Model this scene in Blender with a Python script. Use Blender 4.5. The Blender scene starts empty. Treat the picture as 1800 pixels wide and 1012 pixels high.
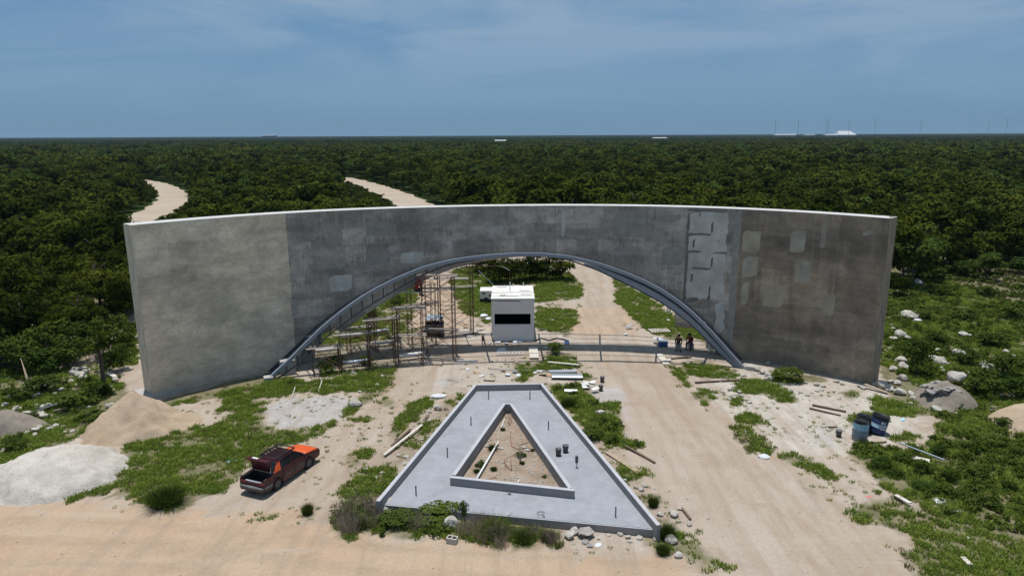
import bpy, bmesh, math, random
import numpy as np
from mathutils import Vector, Matrix

# ---------------------------------------------------------------- camera, sky, sun, exposure
scene = bpy.context.scene
CAM_H = 16.5
PITCH, ROLL, FOC, CX, CY = math.radians(12.6), math.radians(0.25), 1200.0, 900.0, 506.0
_r = np.array([1.0, 0, 0]); _f = np.array([0, math.cos(PITCH), -math.sin(PITCH)]); _u = np.array([0, math.sin(PITCH), math.cos(PITCH)])
CR = _r * math.cos(ROLL) - _u * math.sin(ROLL)
CU = _r * math.sin(ROLL) + _u * math.cos(ROLL)
CF = _f
CAM = np.array([0, 0, CAM_H])
cam = bpy.data.cameras.new("camera"); camo = bpy.data.objects.new("camera", cam)
scene.collection.objects.link(camo)
M = Matrix(((CR[0], CU[0], -CF[0], 0), (CR[1], CU[1], -CF[1], 0), (CR[2], CU[2], -CF[2], CAM_H), (0, 0, 0, 1)))
camo.matrix_world = M
cam.sensor_width = 36; cam.lens = 36 * FOC / 1800; cam.clip_end = 40000; cam.clip_start = 0.5
scene.camera = camo

SUN_TO = Vector((-0.05, 0.115, 0.99)).normalized()      # direction towards the sun: nearly overhead, a little behind the wall
world = bpy.data.worlds.new("World"); scene.world = world; world.use_nodes = True
wn = world.node_tree.nodes; wl = world.node_tree.links; wn.clear()
wo = wn.new("ShaderNodeOutputWorld"); bg = wn.new("ShaderNodeBackground")
sky = wn.new("ShaderNodeTexSky"); sky.sky_type = 'NISHITA'; sky.sun_disc = False
sky.sun_elevation = math.asin(SUN_TO.z); sky.sun_rotation = math.atan2(SUN_TO.x, SUN_TO.y) % (2 * math.pi)
sky.altitude = 10; sky.air_density = 1.0; sky.dust_density = 1.0; sky.ozone_density = 2.5
tc = wn.new("ShaderNodeTexCoord")
mp = wn.new("ShaderNodeMapping"); mp.inputs['Scale'].default_value = (1.3, 1.3, 7.5)
mp.inputs['Rotation'].default_value = (0.10, 0.12, 0.3)
n1 = wn.new("ShaderNodeTexNoise"); n1.inputs['Scale'].default_value = 1.7; n1.inputs['Detail'].default_value = 7; n1.inputs['Roughness'].default_value = 0.56; n1.inputs['Distortion'].default_value = 0.6
rp = wn.new("ShaderNodeValToRGB"); rp.color_ramp.elements[0].position = 0.38; rp.color_ramp.elements[1].position = 0.58
sep = wn.new("ShaderNodeSeparateXYZ")
hr = wn.new("ShaderNodeMapRange"); hr.inputs['From Min'].default_value = 0.02; hr.inputs['From Max'].default_value = 0.2
mm = wn.new("ShaderNodeMath"); mm.operation = 'MULTIPLY'
mm2 = wn.new("ShaderNodeMath"); mm2.operation = 'MULTIPLY'; mm2.inputs[1].default_value = 0.85
SKYTINT = wn.new("ShaderNodeMix"); SKYTINT.data_type = 'RGBA'; SKYTINT.blend_type = 'MULTIPLY'; SKYTINT.inputs[0].default_value = 1.0
SKYTINT.inputs[7].default_value = (0.38, 0.58, 0.80, 1)     # thin grey veil over the whole sky
mix = wn.new("ShaderNodeMix"); mix.data_type = 'RGBA'
mix.inputs[7].default_value = (2.85, 3.85, 4.9, 1)             # cirrus veil colour (before strength)
wl.new(tc.outputs['Generated'], mp.inputs['Vector']); wl.new(mp.outputs[0], n1.inputs['Vector'])
wl.new(n1.outputs['Fac'], rp.inputs[0]); wl.new(tc.outputs['Generated'], sep.inputs[0])
wl.new(sep.outputs['Z'], hr.inputs['Value']); wl.new(rp.outputs[0], mm.inputs[0]); wl.new(hr.outputs[0], mm.inputs[1])
wl.new(mm.outputs[0], mm2.inputs[0]); wl.new(mm2.outputs[0], mix.inputs[0])
VEIL = wn.new("ShaderNodeMix"); VEIL.data_type = 'RGBA'; VEIL.inputs[0].default_value = 0.72; VEIL.inputs[7].default_value = (1.42, 2.56, 3.95, 1)   # even thin overcast
wl.new(sky.outputs[0], SKYTINT.inputs[6]); wl.new(SKYTINT.outputs[2], VEIL.inputs[6]); wl.new(VEIL.outputs[2], mix.inputs[6])
wl.new(mix.outputs[2], bg.inputs['Color']); bg.inputs['Strength'].default_value = 0.115
wl.new(bg.outputs[0], wo.inputs['Surface'])

sl = bpy.data.lights.new("sun", 'SUN'); sl.energy = 4.6; sl.angle = math.radians(0.5); sl.color = (1.0, 0.965, 0.92)
so = bpy.data.objects.new("sun", sl); scene.collection.objects.link(so)
so.rotation_euler = (-SUN_TO).to_track_quat('-Z', 'Y').to_euler()
so.location = (0, 0, 60)
scene.view_settings.view_transform = 'Standard'; scene.view_settings.look = 'None'
scene.view_settings.gamma = 1; scene.view_settings.use_curve_mapping = False
scene.view_settings.exposure = 0.0
scene.cycles.max_bounces = 5; scene.cycles.diffuse_bounces = 3; scene.cycles.glossy_bounces = 2
scene.cycles.transparent_max_bounces = 4; scene.cycles.transmission_bounces = 3; scene.cycles.volume_bounces = 0
scene.cycles.caustics_reflective = False; scene.cycles.caustics_refractive = False

# ---------------------------------------------------------------- surveying helpers (photo pixel <-> place on the ground)
def ray(u, v):
    return CR * (u - CX) / FOC + CU * (CY - v) / FOC + CF
def gp(u, v, z=0.0):
    d = ray(u, v); t = (z - CAM_H) / d[2]; p = CAM + d * t
    return np.array([p[0], p[1], z])
def zs(x, y, v):
    k = (CY - v) / FOC
    return CAM_H + (k * (x * CF[0] + y * CF[1]) - x * CU[0] - y * CU[1]) / (CU[2] - k * CF[2])
def proj(P):
    d = np.asarray(P, float) - CAM
    c = d @ CF
    c = np.where(c < 0.1, 0.1, c)
    return CX + FOC * (d @ CR) / c, CY - FOC * (d @ CU) / c
def inpoly(U, V, poly):
    ins = np.zeros(U.shape, bool); n = len(poly)
    for i in range(n):
        x0, y0 = poly[i]; x1, y1 = poly[(i + 1) % n]
        if y0 == y1: continue
        c = ((y0 > V) != (y1 > V)) & (U < (x1 - x0) * (V - y0) / (y1 - y0) + x0)
        ins ^= c
    return ins
_hash = np.random.RandomState(3).rand(256, 256)
def vnoise(x, y):
    xi = np.floor(x).astype(int); yi = np.floor(y).astype(int); fx = x - xi; fy = y - yi
    fx = fx * fx * (3 - 2 * fx); fy = fy * fy * (3 - 2 * fy)
    h = lambda a, b: _hash[a & 255, b & 255]
    return (h(xi, yi) * (1 - fx) + h(xi + 1, yi) * fx) * (1 - fy) + (h(xi, yi + 1) * (1 - fx) + h(xi + 1, yi + 1) * fx) * fy
def fbm(x, y, o=4):
    s = 0; a = 0.5; t = 0
    for i in range(o):
        s = s + a * vnoise(x * 2 ** i + 17.3 * i, y * 2 ** i + 5.1 * i); t += a; a *= 0.55
    return s / t

rnd = random.Random(11); npr = np.random.RandomState(8)
COL = scene.collection
HID = bpy.data.collections.new("instance_shapes")        # shapes used only by the scatter node groups

# ---------------------------------------------------------------- object helpers
def tag(o, label=None, cat=None, group=None, kind=None):
    if label: o["label"] = label
    if cat: o["category"] = cat
    if group: o["group"] = group
    if kind: o["kind"] = kind
    return o
def empty(name, loc=(0, 0, 0), rz=0.0):
    o = bpy.data.objects.new(name, None); COL.objects.link(o)
    o.location = loc; o.rotation_euler = (0, 0, rz); o.empty_display_size = 0.2
    return o
def place(name, me, parent=None, loc=(0, 0, 0), rot=(0, 0, 0), sc=(1, 1, 1)):
    o = bpy.data.objects.new(name, me); COL.objects.link(o)
    if parent: o.parent = parent
    o.location = loc; o.rotation_euler = rot; o.scale = sc if hasattr(sc, '__len__') else (sc,) * 3
    return o
def kids(o): return list(o.children)
def copy_tree(o, parent=None):
    c = o.copy(); COL.objects.link(c)
    if parent: c.parent = parent
    for ch in kids(o):
        if ch is not c: copy_tree(ch, c)
    return c

class MB:
    def __init__(s): s.v = []; s.f = []; s.m = []; s.uv = None
    def add(s, vs, fs, mi=0):
        b = len(s.v); s.v += [tuple(map(float, p)) for p in vs]
        s.f += [tuple(b + i for i in f) for f in fs]; s.m += [mi] * len(fs); return s
    def box(s, c, size, rot=None, mi=0, taper=1.0):
        sx, sy, sz = [d / 2 for d in size]
        R = rot if rot is not None else Matrix.Identity(3)
        if isinstance(R, (int, float)): R = Matrix.Rotation(R, 3, 'Z')
        vs = []
        for z in (-1, 1):
            t = taper if z > 0 else 1.0
            for x, y in ((-1, -1), (1, -1), (1, 1), (-1, 1)):
                p = R @ Vector((x * sx * t, y * sy * t, z * sz)); vs.append((p.x + c[0], p.y + c[1], p.z + c[2]))
        return s.add(vs, [(3, 2, 1, 0), (4, 5, 6, 7), (0, 1, 5, 4), (1, 2, 6, 5), (2, 3, 7, 6), (3, 0, 4, 7)], mi)
    def bar(s, a, b, w, h, mi=0, up=(0, 0, 1)):
        a = Vector(a); b = Vector(b); d = (b - a)
        L = d.length
        if L < 1e-6: return s
        d /= L; up = Vector(up)
        if abs(d.dot(up)) > 0.98: up = Vector((0, 1, 0))
        x = d.cross(up).normalized(); z = x.cross(d).normalized()
        R = Matrix((x, d, z)).transposed()
        return s.box((a + b) / 2, (w, L, h), R, mi)
    def tube(s, pts, rad, n=6, mi=0, cap=True):
        pts = [Vector(p) for p in pts]; m = len(pts)
        rad = rad if hasattr(rad, '__len__') else [rad] * m
        vs = []; prev = None
        for i, p in enumerate(pts):
            d = (pts[min(i + 1, m - 1)] - pts[max(i - 1, 0)]).normalized()
            ref = Vector((0, 0, 1)) if abs(d.z) < 0.95 else Vector((1, 0, 0))
            if prev is not None:
                x = (prev - d * prev.dot(d))
                x = x.normalized() if x.length > 1e-6 else d.cross(ref).normalized()
            else: x = d.cross(ref).normalized()
            prev = x; y = d.cross(x)
            for k in range(n):
                a = 2 * math.pi * k / n
                vs.append(p + (x * math.cos(a) + y * math.sin(a)) * rad[i])
        fs = [(i * n + k, i * n + (k + 1) % n, (i + 1) * n + (k + 1) % n, (i + 1) * n + k) for i in range(m - 1) for k in range(n)]
        if cap: fs += [tuple(range(n - 1, -1, -1)), tuple((m - 1) * n + k for k in range(n))]
        return s.add(vs, fs, mi)
    def lathe(s, prof, n=16, c=(0, 0, 0), R=None, mi=0):
        R = R or Matrix.Identity(3); vs = []
        for r, z in prof:
            for k in range(n):
                a = 2 * math.pi * k / n
                p = R @ Vector((r * math.cos(a), r * math.sin(a), z)); vs.append((p.x + c[0], p.y + c[1], p.z + c[2]))
        m = len(prof)
        fs = [(i * n + k, i * n + (k + 1) % n, (i + 1) * n + (k + 1) % n, (i + 1) * n + k) for i in range(m - 1) for k in range(n)]
        return s.add(vs, fs, mi)
    def prism(s, poly, z0, z1, mi=0):
        n = len(poly)
        a = sum(poly[i][0] * poly[(i + 1) % n][1] - poly[(i + 1) % n][0] * poly[i][1] for i in range(n))
        if a < 0: poly = poly[::-1]
        vs = [(p[0], p[1], z0) for p in poly] + [(p[0], p[1], z1) for p in poly]
        fs = [tuple(range(n - 1, -1, -1)), tuple(range(n, 2 * n))] + [(i, (i + 1) % n, n + (i + 1) % n, n + i) for i in range(n)]
        return s.add(vs, fs, mi)
    def mesh(s, name, mats, smooth=False, off=(0, 0, 0)):
        me = bpy.data.meshes.new(name)
        me.from_pydata([(v[0] - off[0], v[1] - off[1], v[2] - off[2]) for v in s.v], [], s.f)
        mats = mats if isinstance(mats, (list, tuple)) else [mats]
        for m in mats: me.materials.append(m)
        me.polygons.foreach_set("material_index", s.m)
        if smooth: me.polygons.foreach_set("use_smooth", [True] * len(s.f))
        me.update(); return me
    def build(s, name, mats, parent=None, smooth=False, off=(0, 0, 0), loc=(0, 0, 0), bevel=0):
        o = place(name, s.mesh(name, mats, smooth, off), parent, loc)
        if bevel:
            b = o.modifiers.new("bevel", 'BEVEL'); b.width = bevel; b.segments = 2; b.limit_method = 'ANGLE'
        return o

# ---------------------------------------------------------------- materials
def newmat(name):
    m = bpy.data.materials.new(name); m.use_nodes = True
    nt = m.node_tree; b = nt.nodes["Principled BSDF"]
    return m, nt, b
def ramp(nt, src, stops):
    r = nt.nodes.new("ShaderNodeValToRGB"); el = r.color_ramp.elements
    while len(el) < len(stops): el.new(0.5)
    for e, (p, c) in zip(el, stops): e.position = p; e.color = (c[0], c[1], c[2], 1)
    nt.links.new(src, r.inputs[0]); return r.outputs[0]
def noise_tex(nt, vec, scale, detail=4, rough=0.55, dist=0.0):
    n = nt.nodes.new("ShaderNodeTexNoise"); n.inputs['Scale'].default_value = scale; n.inputs['Detail'].default_value = detail
    n.inputs['Roughness'].default_value = rough; n.inputs['Distortion'].default_value = dist
    if vec is not None: nt.links.new(vec, n.inputs['Vector'])
    return n.outputs['Fac']
def mixc(nt, fac, a, b, mode='MIX'):
    m = nt.nodes.new("ShaderNodeMix"); m.data_type = 'RGBA'; m.blend_type = mode
    for sock, val in ((m.inputs[0], fac), (m.inputs[6], a), (m.inputs[7], b)):
        if hasattr(val, 'is_linked') or hasattr(val, 'links'): nt.links.new(val, sock)
        elif hasattr(val, '__len__'): sock.default_value = (val[0], val[1], val[2], 1)
        else: sock.default_value = val
    return m.outputs[2]
def mapr(nt, src, a, b, c=0.0, d=1.0):
    m = nt.nodes.new("ShaderNodeMapRange"); m.inputs[1].default_value = a; m.inputs[2].default_value = b; m.inputs[3].default_value = c; m.inputs[4].default_value = d
    nt.links.new(src, m.inputs[0]); return m.outputs[0]
def bump(nt, b, h, strength=0.4, dist=0.03):
    n = nt.nodes.new("ShaderNodeBump"); n.inputs['Strength'].default_value = strength; n.inputs['Distance'].default_value = dist
    nt.links.new(h, n.inputs['Height']); nt.links.new(n.outputs[0], b.inputs['Normal'])
def coords(nt, kind='Object', scale=None):
    t = nt.nodes.new("ShaderNodeTexCoord"); o = t.outputs[kind]
    if scale:
        m = nt.nodes.new("ShaderNodeMapping"); m.inputs['Scale'].default_value = scale; nt.links.new(o, m.inputs['Vector']); o = m.outputs[0]
    return o
def worldpos(nt, scale=None):
    g = nt.nodes.new("ShaderNodeNewGeometry"); o = g.outputs['Position']
    if scale:
        m = nt.nodes.new("ShaderNodeMapping"); m.inputs['Scale'].default_value = scale; nt.links.new(o, m.inputs['Vector']); o = m.outputs[0]
    return o
def attr(nt, name):
    a = nt.nodes.new("ShaderNodeAttribute"); a.attribute_name = name; return a.outputs['Fac']
def simple(name, col, rough=0.7, metal=0.0, var=0.25, scale=6.0, bmp=0.0, spec=0.4, dirt=None):
    m, nt, b = newmat(name)
    v = coords(nt); n = noise_tex(nt, v, scale, 5, 0.6)
    c = ramp(nt, n, [(0.25, [x * (1 - var) for x in col]), (0.75, [min(1, x * (1 + var)) for x in col])])
    if dirt:
        n2 = noise_tex(nt, v, scale * 0.35, 6, 0.65)
        c = mixc(nt, mapr(nt, n2, 0.5, 0.68), c, dirt)
    nt.links.new(c, b.inputs['Base Color']); b.inputs['Roughness'].default_value = rough; b.inputs['Metallic'].default_value = metal
    b.inputs['Specular IOR Level'].default_value = spec
    if bmp: bump(nt, b, noise_tex(nt, v, scale * 5, 4), bmp, 0.02)
    return m

MT = {}
def M_(k): return MT[k]
MT['steel'] = simple("painted_steel", (0.22, 0.25, 0.30), 0.5, 0.15, 0.12, 2.0)
MT['steel_dark'] = simple("dark_steel", (0.05, 0.055, 0.07), 0.6, 0.3, 0.2, 3.0)
MT['rust'] = simple("rusty_pipe", (0.13, 0.065, 0.045), 0.8, 0.2, 0.45, 4.0, dirt=(0.22, 0.15, 0.11))
MT['wood'] = simple("weathered_wood", (0.32, 0.25, 0.18), 0.85, 0, 0.3, 5.0)
MT['wood_dark'] = simple("dark_timber", (0.12, 0.08, 0.06), 0.85, 0, 0.35, 5.0)
MT['board'] = simple("scaffold_board", (0.30, 0.27, 0.235), 0.85, 0, 0.25, 3.0)
MT['wood_pale'] = simple("pale_board", (0.5, 0.46, 0.4), 0.85, 0, 0.18, 4.0)
MT['white'] = simple("white_plaster", (0.62, 0.60, 0.575), 0.85, 0, 0.08, 3.0)
MT['plastic_white'] = simple("white_plastic", (0.7, 0.7, 0.68), 0.4, 0, 0.1, 8.0)
MT['booth'] = simple("booth_render", (0.800, 0.725, 0.665), 0.9, 0, 0.06, 1.1, 0.15, dirt=(0.700, 0.647, 0.608))
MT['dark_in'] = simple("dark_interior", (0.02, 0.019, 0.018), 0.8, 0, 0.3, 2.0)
MT['zinc'] = simple("galvanised_sheet", (0.42, 0.46, 0.5), 0.45, 0.5, 0.15, 2.0)
MT['bucket'] = simple("grey_bucket_plastic", (0.09, 0.09, 0.10), 0.6, 0, 0.25, 6.0, dirt=(0.25, 0.24, 0.23))
MT['drum_grey'] = simple("dusty_drum", (0.2, 0.23, 0.26), 0.7, 0, 0.2, 3.0, dirt=(0.34, 0.32, 0.29))
MT['drum_blue'] = simple("navy_drum", (0.02, 0.035, 0.11), 0.5, 0, 0.25, 4.0)
MT['drum_black'] = simple("black_drum", (0.018, 0.02, 0.022), 0.6, 0, 0.4, 4.0)
MT['pale_blue'] = simple("pale_blue_paint", (0.30, 0.45, 0.55), 0.6, 0, 0.15, 6.0)
MT['bag'] = simple("white_sack", (0.52, 0.53, 0.555), 0.7, 0, 0.2, 7.0)
MT['cardboard'] = simple("cardboard", (0.35, 0.24, 0.15), 0.9, 0, 0.2, 4.0)
MT['blue_tarp'] = simple("blue_plastic", (0.03, 0.08, 0.25), 0.5, 0, 0.3, 6.0)
MT['lightblue'] = simple("light_blue_plastic", (0.35, 0.6, 0.75), 0.5, 0, 0.2, 6.0)
MT['pink'] = simple("faded_red_plastic", (0.55, 0.16, 0.14), 0.5, 0, 0.2, 6.0)
MT['conduit'] = simple("orange_conduit", (0.26, 0.07, 0.03), 0.6, 0, 0.2, 6.0)
MT['black'] = simple("black_rubber", (0.015, 0.015, 0.016), 0.7, 0, 0.3, 8.0)
MT['black_metal'] = simple("black_metal", (0.012, 0.012, 0.014), 0.45, 0.2, 0.3, 8.0)
MT['block'] = simple("concrete_block", (0.42, 0.39, 0.35), 0.95, 0, 0.15, 9.0, 0.3)
MT['stone'] = None
def stone_mat(name, c0, c1):
    m, nt, b = newmat(name); v = coords(nt)
    n = noise_tex(nt, v, 2.2, 6, 0.65); oi = nt.nodes.new("ShaderNodeObjectInfo")
    c = ramp(nt, n, [(0.3, c0), (0.62, c1)])
    c = mixc(nt, mapr(nt, oi.outputs['Random'], 0, 1, 0.0, 0.35), c, (0.30, 0.26, 0.22))
    nt.links.new(c, b.inputs['Base Color']); b.inputs['Roughness'].default_value = 0.95; b.inputs['Specular IOR Level'].default_value = 0.2
    bump(nt, b, noise_tex(nt, v, 9, 5), 0.6, 0.05); return m
MT['stone'] = stone_mat("white_limestone", (0.26, 0.235, 0.20), (0.50, 0.475, 0.43))
MT['stone_grey'] = stone_mat("grey_rubble", (0.16, 0.15, 0.14), (0.36, 0.34, 0.32))
MT['maroon'] = simple("maroon_car_paint", (0.055, 0.007, 0.013), 0.32, 0.1, 0.25, 2.0, spec=0.5)
MT['orange'] = simple("orange_car_paint", (0.56, 0.085, 0.018), 0.45, 0.0, 0.12, 2.0)
MT['grey_plastic'] = simple("faded_bumper", (0.10, 0.10, 0.10), 0.7, 0, 0.3, 4.0)
MT['alloy'] = simple("dull_wheel_rim", (0.12, 0.12, 0.12), 0.5, 0.4, 0.25, 9.0)
MT['taillight'] = simple("red_lens", (0.12, 0.008, 0.012), 0.25, 0, 0.2, 9.0)
def glass_mat():
    m, nt, b = newmat("dark_window_glass"); b.inputs['Base Color'].default_value = (0.012, 0.014, 0.016, 1); b.inputs['Roughness'].default_value = 0.08
    return m
MT['glass'] = glass_mat()
def cloth(name, c): return simple(name, c, 0.9, 0, 0.2, 14.0, spec=0.1)
MT['skin'] = simple("skin", (0.20, 0.10, 0.065), 0.6, 0, 0.1, 8.0)
MT['hair'] = simple("black_hair", (0.012, 0.010, 0.009), 0.7, 0, 0.2, 20.0)
for k, c in (('red_cloth', (0.38, 0.035, 0.03)), ('grey_cloth', (0.34, 0.33, 0.35)), ('dark_cloth', (0.035, 0.035, 0.045)), ('maroon_cloth', (0.16, 0.03, 0.03)),
             ('navy_cloth', (0.03, 0.04, 0.08)), ('tan_cloth', (0.30, 0.23, 0.15)), ('brown_cloth', (0.09, 0.05, 0.035))): MT[k] = cloth(k, c)

def concrete(name, base, warm, dark, cell=None, streak=0.5, patch=0.5, hatch=0.6):
    """Board-marked concrete: UV runs in metres along and up the wall."""
    m, nt, b = newmat(name)
    uv = nt.nodes.new("ShaderNodeUVMap"); uv.uv_map = "UVMap"; v = uv.outputs[0]
    def sc(s):
        mpn = nt.nodes.new("ShaderNodeMapping"); mpn.inputs['Scale'].default_value = s; nt.links.new(v, mpn.inputs['Vector']); return mpn.outputs[0]
    n_big = noise_tex(nt, sc((0.22, 0.26, 1)), 1.0, 5, 0.6, 0.4)
    c = ramp(nt, n_big, [(0.38, dark), (0.49, base), (0.62, warm)])
    if cell:
        bt = nt.nodes.new("ShaderNodeTexBrick"); bt.inputs['Scale'].default_value = 1.0; bt.inputs['Brick Width'].default_value = cell[0]; bt.inputs['Row Height'].default_value = cell[1]
        bt.inputs['Mortar Size'].default_value = 0.012; bt.inputs['Mortar Smooth'].default_value = 0.3; bt.offset = 0.37; bt.squash = 0.7; bt.squash_frequency = 3
        bt.inputs['Color1'].default_value = (0.66, 0.66, 0.67, 1); bt.inputs['Color2'].default_value = (1.16, 1.16, 1.18, 1); bt.inputs['Mortar'].default_value = (0.7, 0.7, 0.7, 1)
        d = nt.nodes.new("ShaderNodeMix"); d.data_type = 'VECTOR'; nz = nt.nodes.new("ShaderNodeTexNoise"); nz.inputs['Scale'].default_value = 1.3; nz.inputs['Detail'].default_value = 5
        nt.links.new(v, nz.inputs['Vector'])
        vm = nt.nodes.new("ShaderNodeVectorMath"); vm.operation = 'MULTIPLY_ADD'; vm.inputs[1].default_value = (0.28, 0.28, 0); nt.links.new(nz.outputs['Color'], vm.inputs[0]); nt.links.new(v, vm.inputs[2])
        nt.links.new(vm.outputs[0], bt.inputs['Vector'])
        c = mixc(nt, patch, c, mixc(nt, 1.0, c, bt.outputs['Color'], 'MULTIPLY'))
        # hatched trowel marks in some cells
        hm = noise_tex(nt, sc((9.0, 0.7, 1)), 1.0, 4, 0.6); hz = noise_tex(nt, sc((0.5, 0.9, 1)), 1.0, 4, 0.6, 0.5)
        k = nt.nodes.new("ShaderNodeMath"); k.operation = 'MULTIPLY'
        nt.links.new(mapr(nt, hm, 0.46, 0.60), k.inputs[0]); nt.links.new(mapr(nt, hz, 0.46, 0.58, 0, hatch), k.inputs[1])
        c = mixc(nt, k.outputs[0], c, [x * 0.55 for x in dark])
    st = noise_tex(nt, sc((1.6, 0.10, 1)), 1.0, 5, 0.62)
    c = mixc(nt, mapr(nt, st, 0.52, 0.72, 0, streak), c, [x * 0.75 for x in dark])
    st2 = noise_tex(nt, sc((2.3, 0.14, 1)), 1.0, 4, 0.6)
    c = mixc(nt, mapr(nt, st2, 0.60, 0.78, 0, streak * 0.7), c, [min(1, x * 1.35) for x in base])
    blot = noise_tex(nt, sc((0.5, 0.55, 1)), 1.0, 9, 0.75, 0.8)
    c = mixc(nt, mapr(nt, blot, 0.50, 0.66, 0, 0.6), c, [x * 0.72 for x in dark])
    fine = noise_tex(nt, sc((6, 6, 1)), 1.0, 6, 0.7)
    c = mixc(nt, 1.0, c, ramp(nt, fine, [(0.28, (0.88,) * 3), (0.72, (1.10,) * 3)]), 'MULTIPLY')
    rough_ = noise_tex(nt, sc((0.55, 0.8, 1)), 1.0, 12, 0.78, 0.5)
    c = mixc(nt, 1.0, c, ramp(nt, rough_, [(0.34, (0.70,) * 3), (0.50, (0.98, 0.98, 0.98)), (0.64, (1.22, 1.22, 1.24))]), 'MULTIPLY')
    band = noise_tex(nt, sc((0.09, 0.75, 1)), 1.0, 5, 0.6, 0.3)
    c = mixc(nt, 1.0, c, ramp(nt, band, [(0.36, (0.84, 0.84, 0.85)), (0.62, (1.12, 1.11, 1.09))]), 'MULTIPLY')
    nt.links.new(c, b.inputs['Base Color']); b.inputs['Roughness'].default_value = 0.92; b.inputs['Specular IOR Level'].default_value = 0.25
    bump(nt, b, fine, 0.25, 0.02)
    return m
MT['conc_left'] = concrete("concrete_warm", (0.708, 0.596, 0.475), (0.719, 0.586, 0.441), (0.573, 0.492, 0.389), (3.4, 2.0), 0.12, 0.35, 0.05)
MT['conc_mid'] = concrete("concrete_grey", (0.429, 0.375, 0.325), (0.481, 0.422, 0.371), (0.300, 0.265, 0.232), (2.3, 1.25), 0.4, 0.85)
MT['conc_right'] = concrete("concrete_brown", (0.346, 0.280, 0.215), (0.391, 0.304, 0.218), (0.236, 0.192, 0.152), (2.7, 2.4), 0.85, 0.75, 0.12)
MT['conc_top'] = simple("bare_concrete_top", (0.46, 0.45, 0.44), 0.9, 0, 0.12, 1.5)
MT['conc_foot'] = simple("concrete_footing", (0.36, 0.34, 0.32), 0.95, 0, 0.15, 2.5, 0.2)
MT['patch_light'] = simple("light_mortar", (0.50, 0.475, 0.44), 0.92, 0, 0.28, 0.9, 0.2, dirt=(0.33, 0.31, 0.29))
MT['patch_dark'] = simple("damp_mortar", (0.287, 0.265, 0.236), 0.92, 0, 0.22, 1.6, 0.2)
MT['patch_mid'] = simple("pale_mortar", (0.346, 0.312, 0.252), 0.92, 0, 0.30, 0.9, 0.2, dirt=(0.256, 0.233, 0.198))
MT['patch_seam'] = simple("damp_seam_mortar", (0.17, 0.155, 0.14), 0.92, 0, 0.22, 1.6, 0.2)
MT['patch_warm'] = simple("buff_mortar", (0.381, 0.329, 0.241), 0.92, 0, 0.28, 0.9, 0.2, dirt=(0.275, 0.244, 0.190))
MT['slab'] = simple("fresh_screed", (0.265, 0.277, 0.30), 0.85, 0, 0.11, 2.2, 0.25, dirt=(0.225, 0.232, 0.25))
MT['rim'] = simple("shaded_rim_side", (0.26, 0.245, 0.24), 0.9, 0, 0.12, 1.5, 0.1)  # rim sides: darker copy, shade of the unlit faces put into the colour
MT['rim_top'] = simple("sunlit_rim_top", (0.38, 0.38, 0.40), 0.9, 0, 0.10, 1.5)  # same rim, top face paler with the overhead sunlight put into the colour

def leaf_mat(name, dark, light, trans=0.22, seedv=0.0):
    m = bpy.data.materials.new(name); m.use_nodes = True; nt = m.node_tree; nt.nodes.clear()
    out = nt.nodes.new("ShaderNodeOutputMaterial")
    oi = nt.nodes.new("ShaderNodeObjectInfo")
    v = coords(nt); n = noise_tex(nt, v, 0.9, 3, 0.6)
    a = nt.nodes.new("ShaderNodeMath"); a.operation = 'MULTIPLY_ADD'; a.inputs[1].default_value = 0.62; nt.links.new(oi.outputs['Random'], a.inputs[0])
    mm = nt.nodes.new("ShaderNodeMath"); mm.operation = 'MULTIPLY'; mm.inputs[1].default_value = 0.5; nt.links.new(n, mm.inputs[0]); nt.links.new(mm.outputs[0], a.inputs[2])
    c = ramp(nt, a.outputs[0], [(0.12, dark), (0.55, [(p + q) / 2 for p, q in zip(dark, light)]), (0.95, light)])
    d = nt.nodes.new("ShaderNodeBsdfDiffuse"); t = nt.nodes.new("ShaderNodeBsdfTranslucent"); mx = nt.nodes.new("ShaderNodeMixShader"); mx.inputs[0].default_value = trans
    nt.links.new(c, d.inputs[0]); nt.links.new(c, t.inputs[0]); nt.links.new(d.outputs[0], mx.inputs[1]); nt.links.new(t.outputs[0], mx.inputs[2])
    nt.links.new(mx.outputs[0], out.inputs[0]); return m
MT['leaf'] = leaf_mat("tree_leaves", (0.006, 0.015, 0.002), (0.086, 0.101, 0.015))
MT['leaf_light'] = leaf_mat("pale_green_leaves", (0.035, 0.060, 0.012), (0.085, 0.125, 0.026))
MT['leaf_shrub'] = leaf_mat("shrub_leaves", (0.023, 0.048, 0.010), (0.090, 0.120, 0.023))
MT['grass'] = leaf_mat("grass_blades", (0.123, 0.214, 0.030), (0.312, 0.345, 0.072), 0.3)
MT['weed'] = leaf_mat("weed_leaves", (0.033, 0.060, 0.010), (0.107, 0.131, 0.026), 0.22)
MT['seed'] = leaf_mat("purple_seed_heads", (0.24, 0.17, 0.15), (0.38, 0.30, 0.25), 0.2)
MT['dry'] = leaf_mat("dry_grass", (0.16, 0.13, 0.06), (0.25, 0.21, 0.11), 0.2)
MT['bark'] = simple("grey_bark", (0.075, 0.06, 0.048), 0.95, 0, 0.3, 3.0)
# ================================================================= GROUND
CLEAR = [(-1500, 2500), (-1500, 650), (0, 648), (70, 650), (130, 640), (175, 612), (205, 585), (225, 555), (300, 520), (560, 478), (700, 455), (735, 440), (775, 415), (835, 425), (850, 440), (1010, 440), (1090, 452), (1200, 472), (1500, 500), (1590, 506), (1640, 484), (1700, 472), (1760, 470), (3000, 470), (3000, 2500)]
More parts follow.
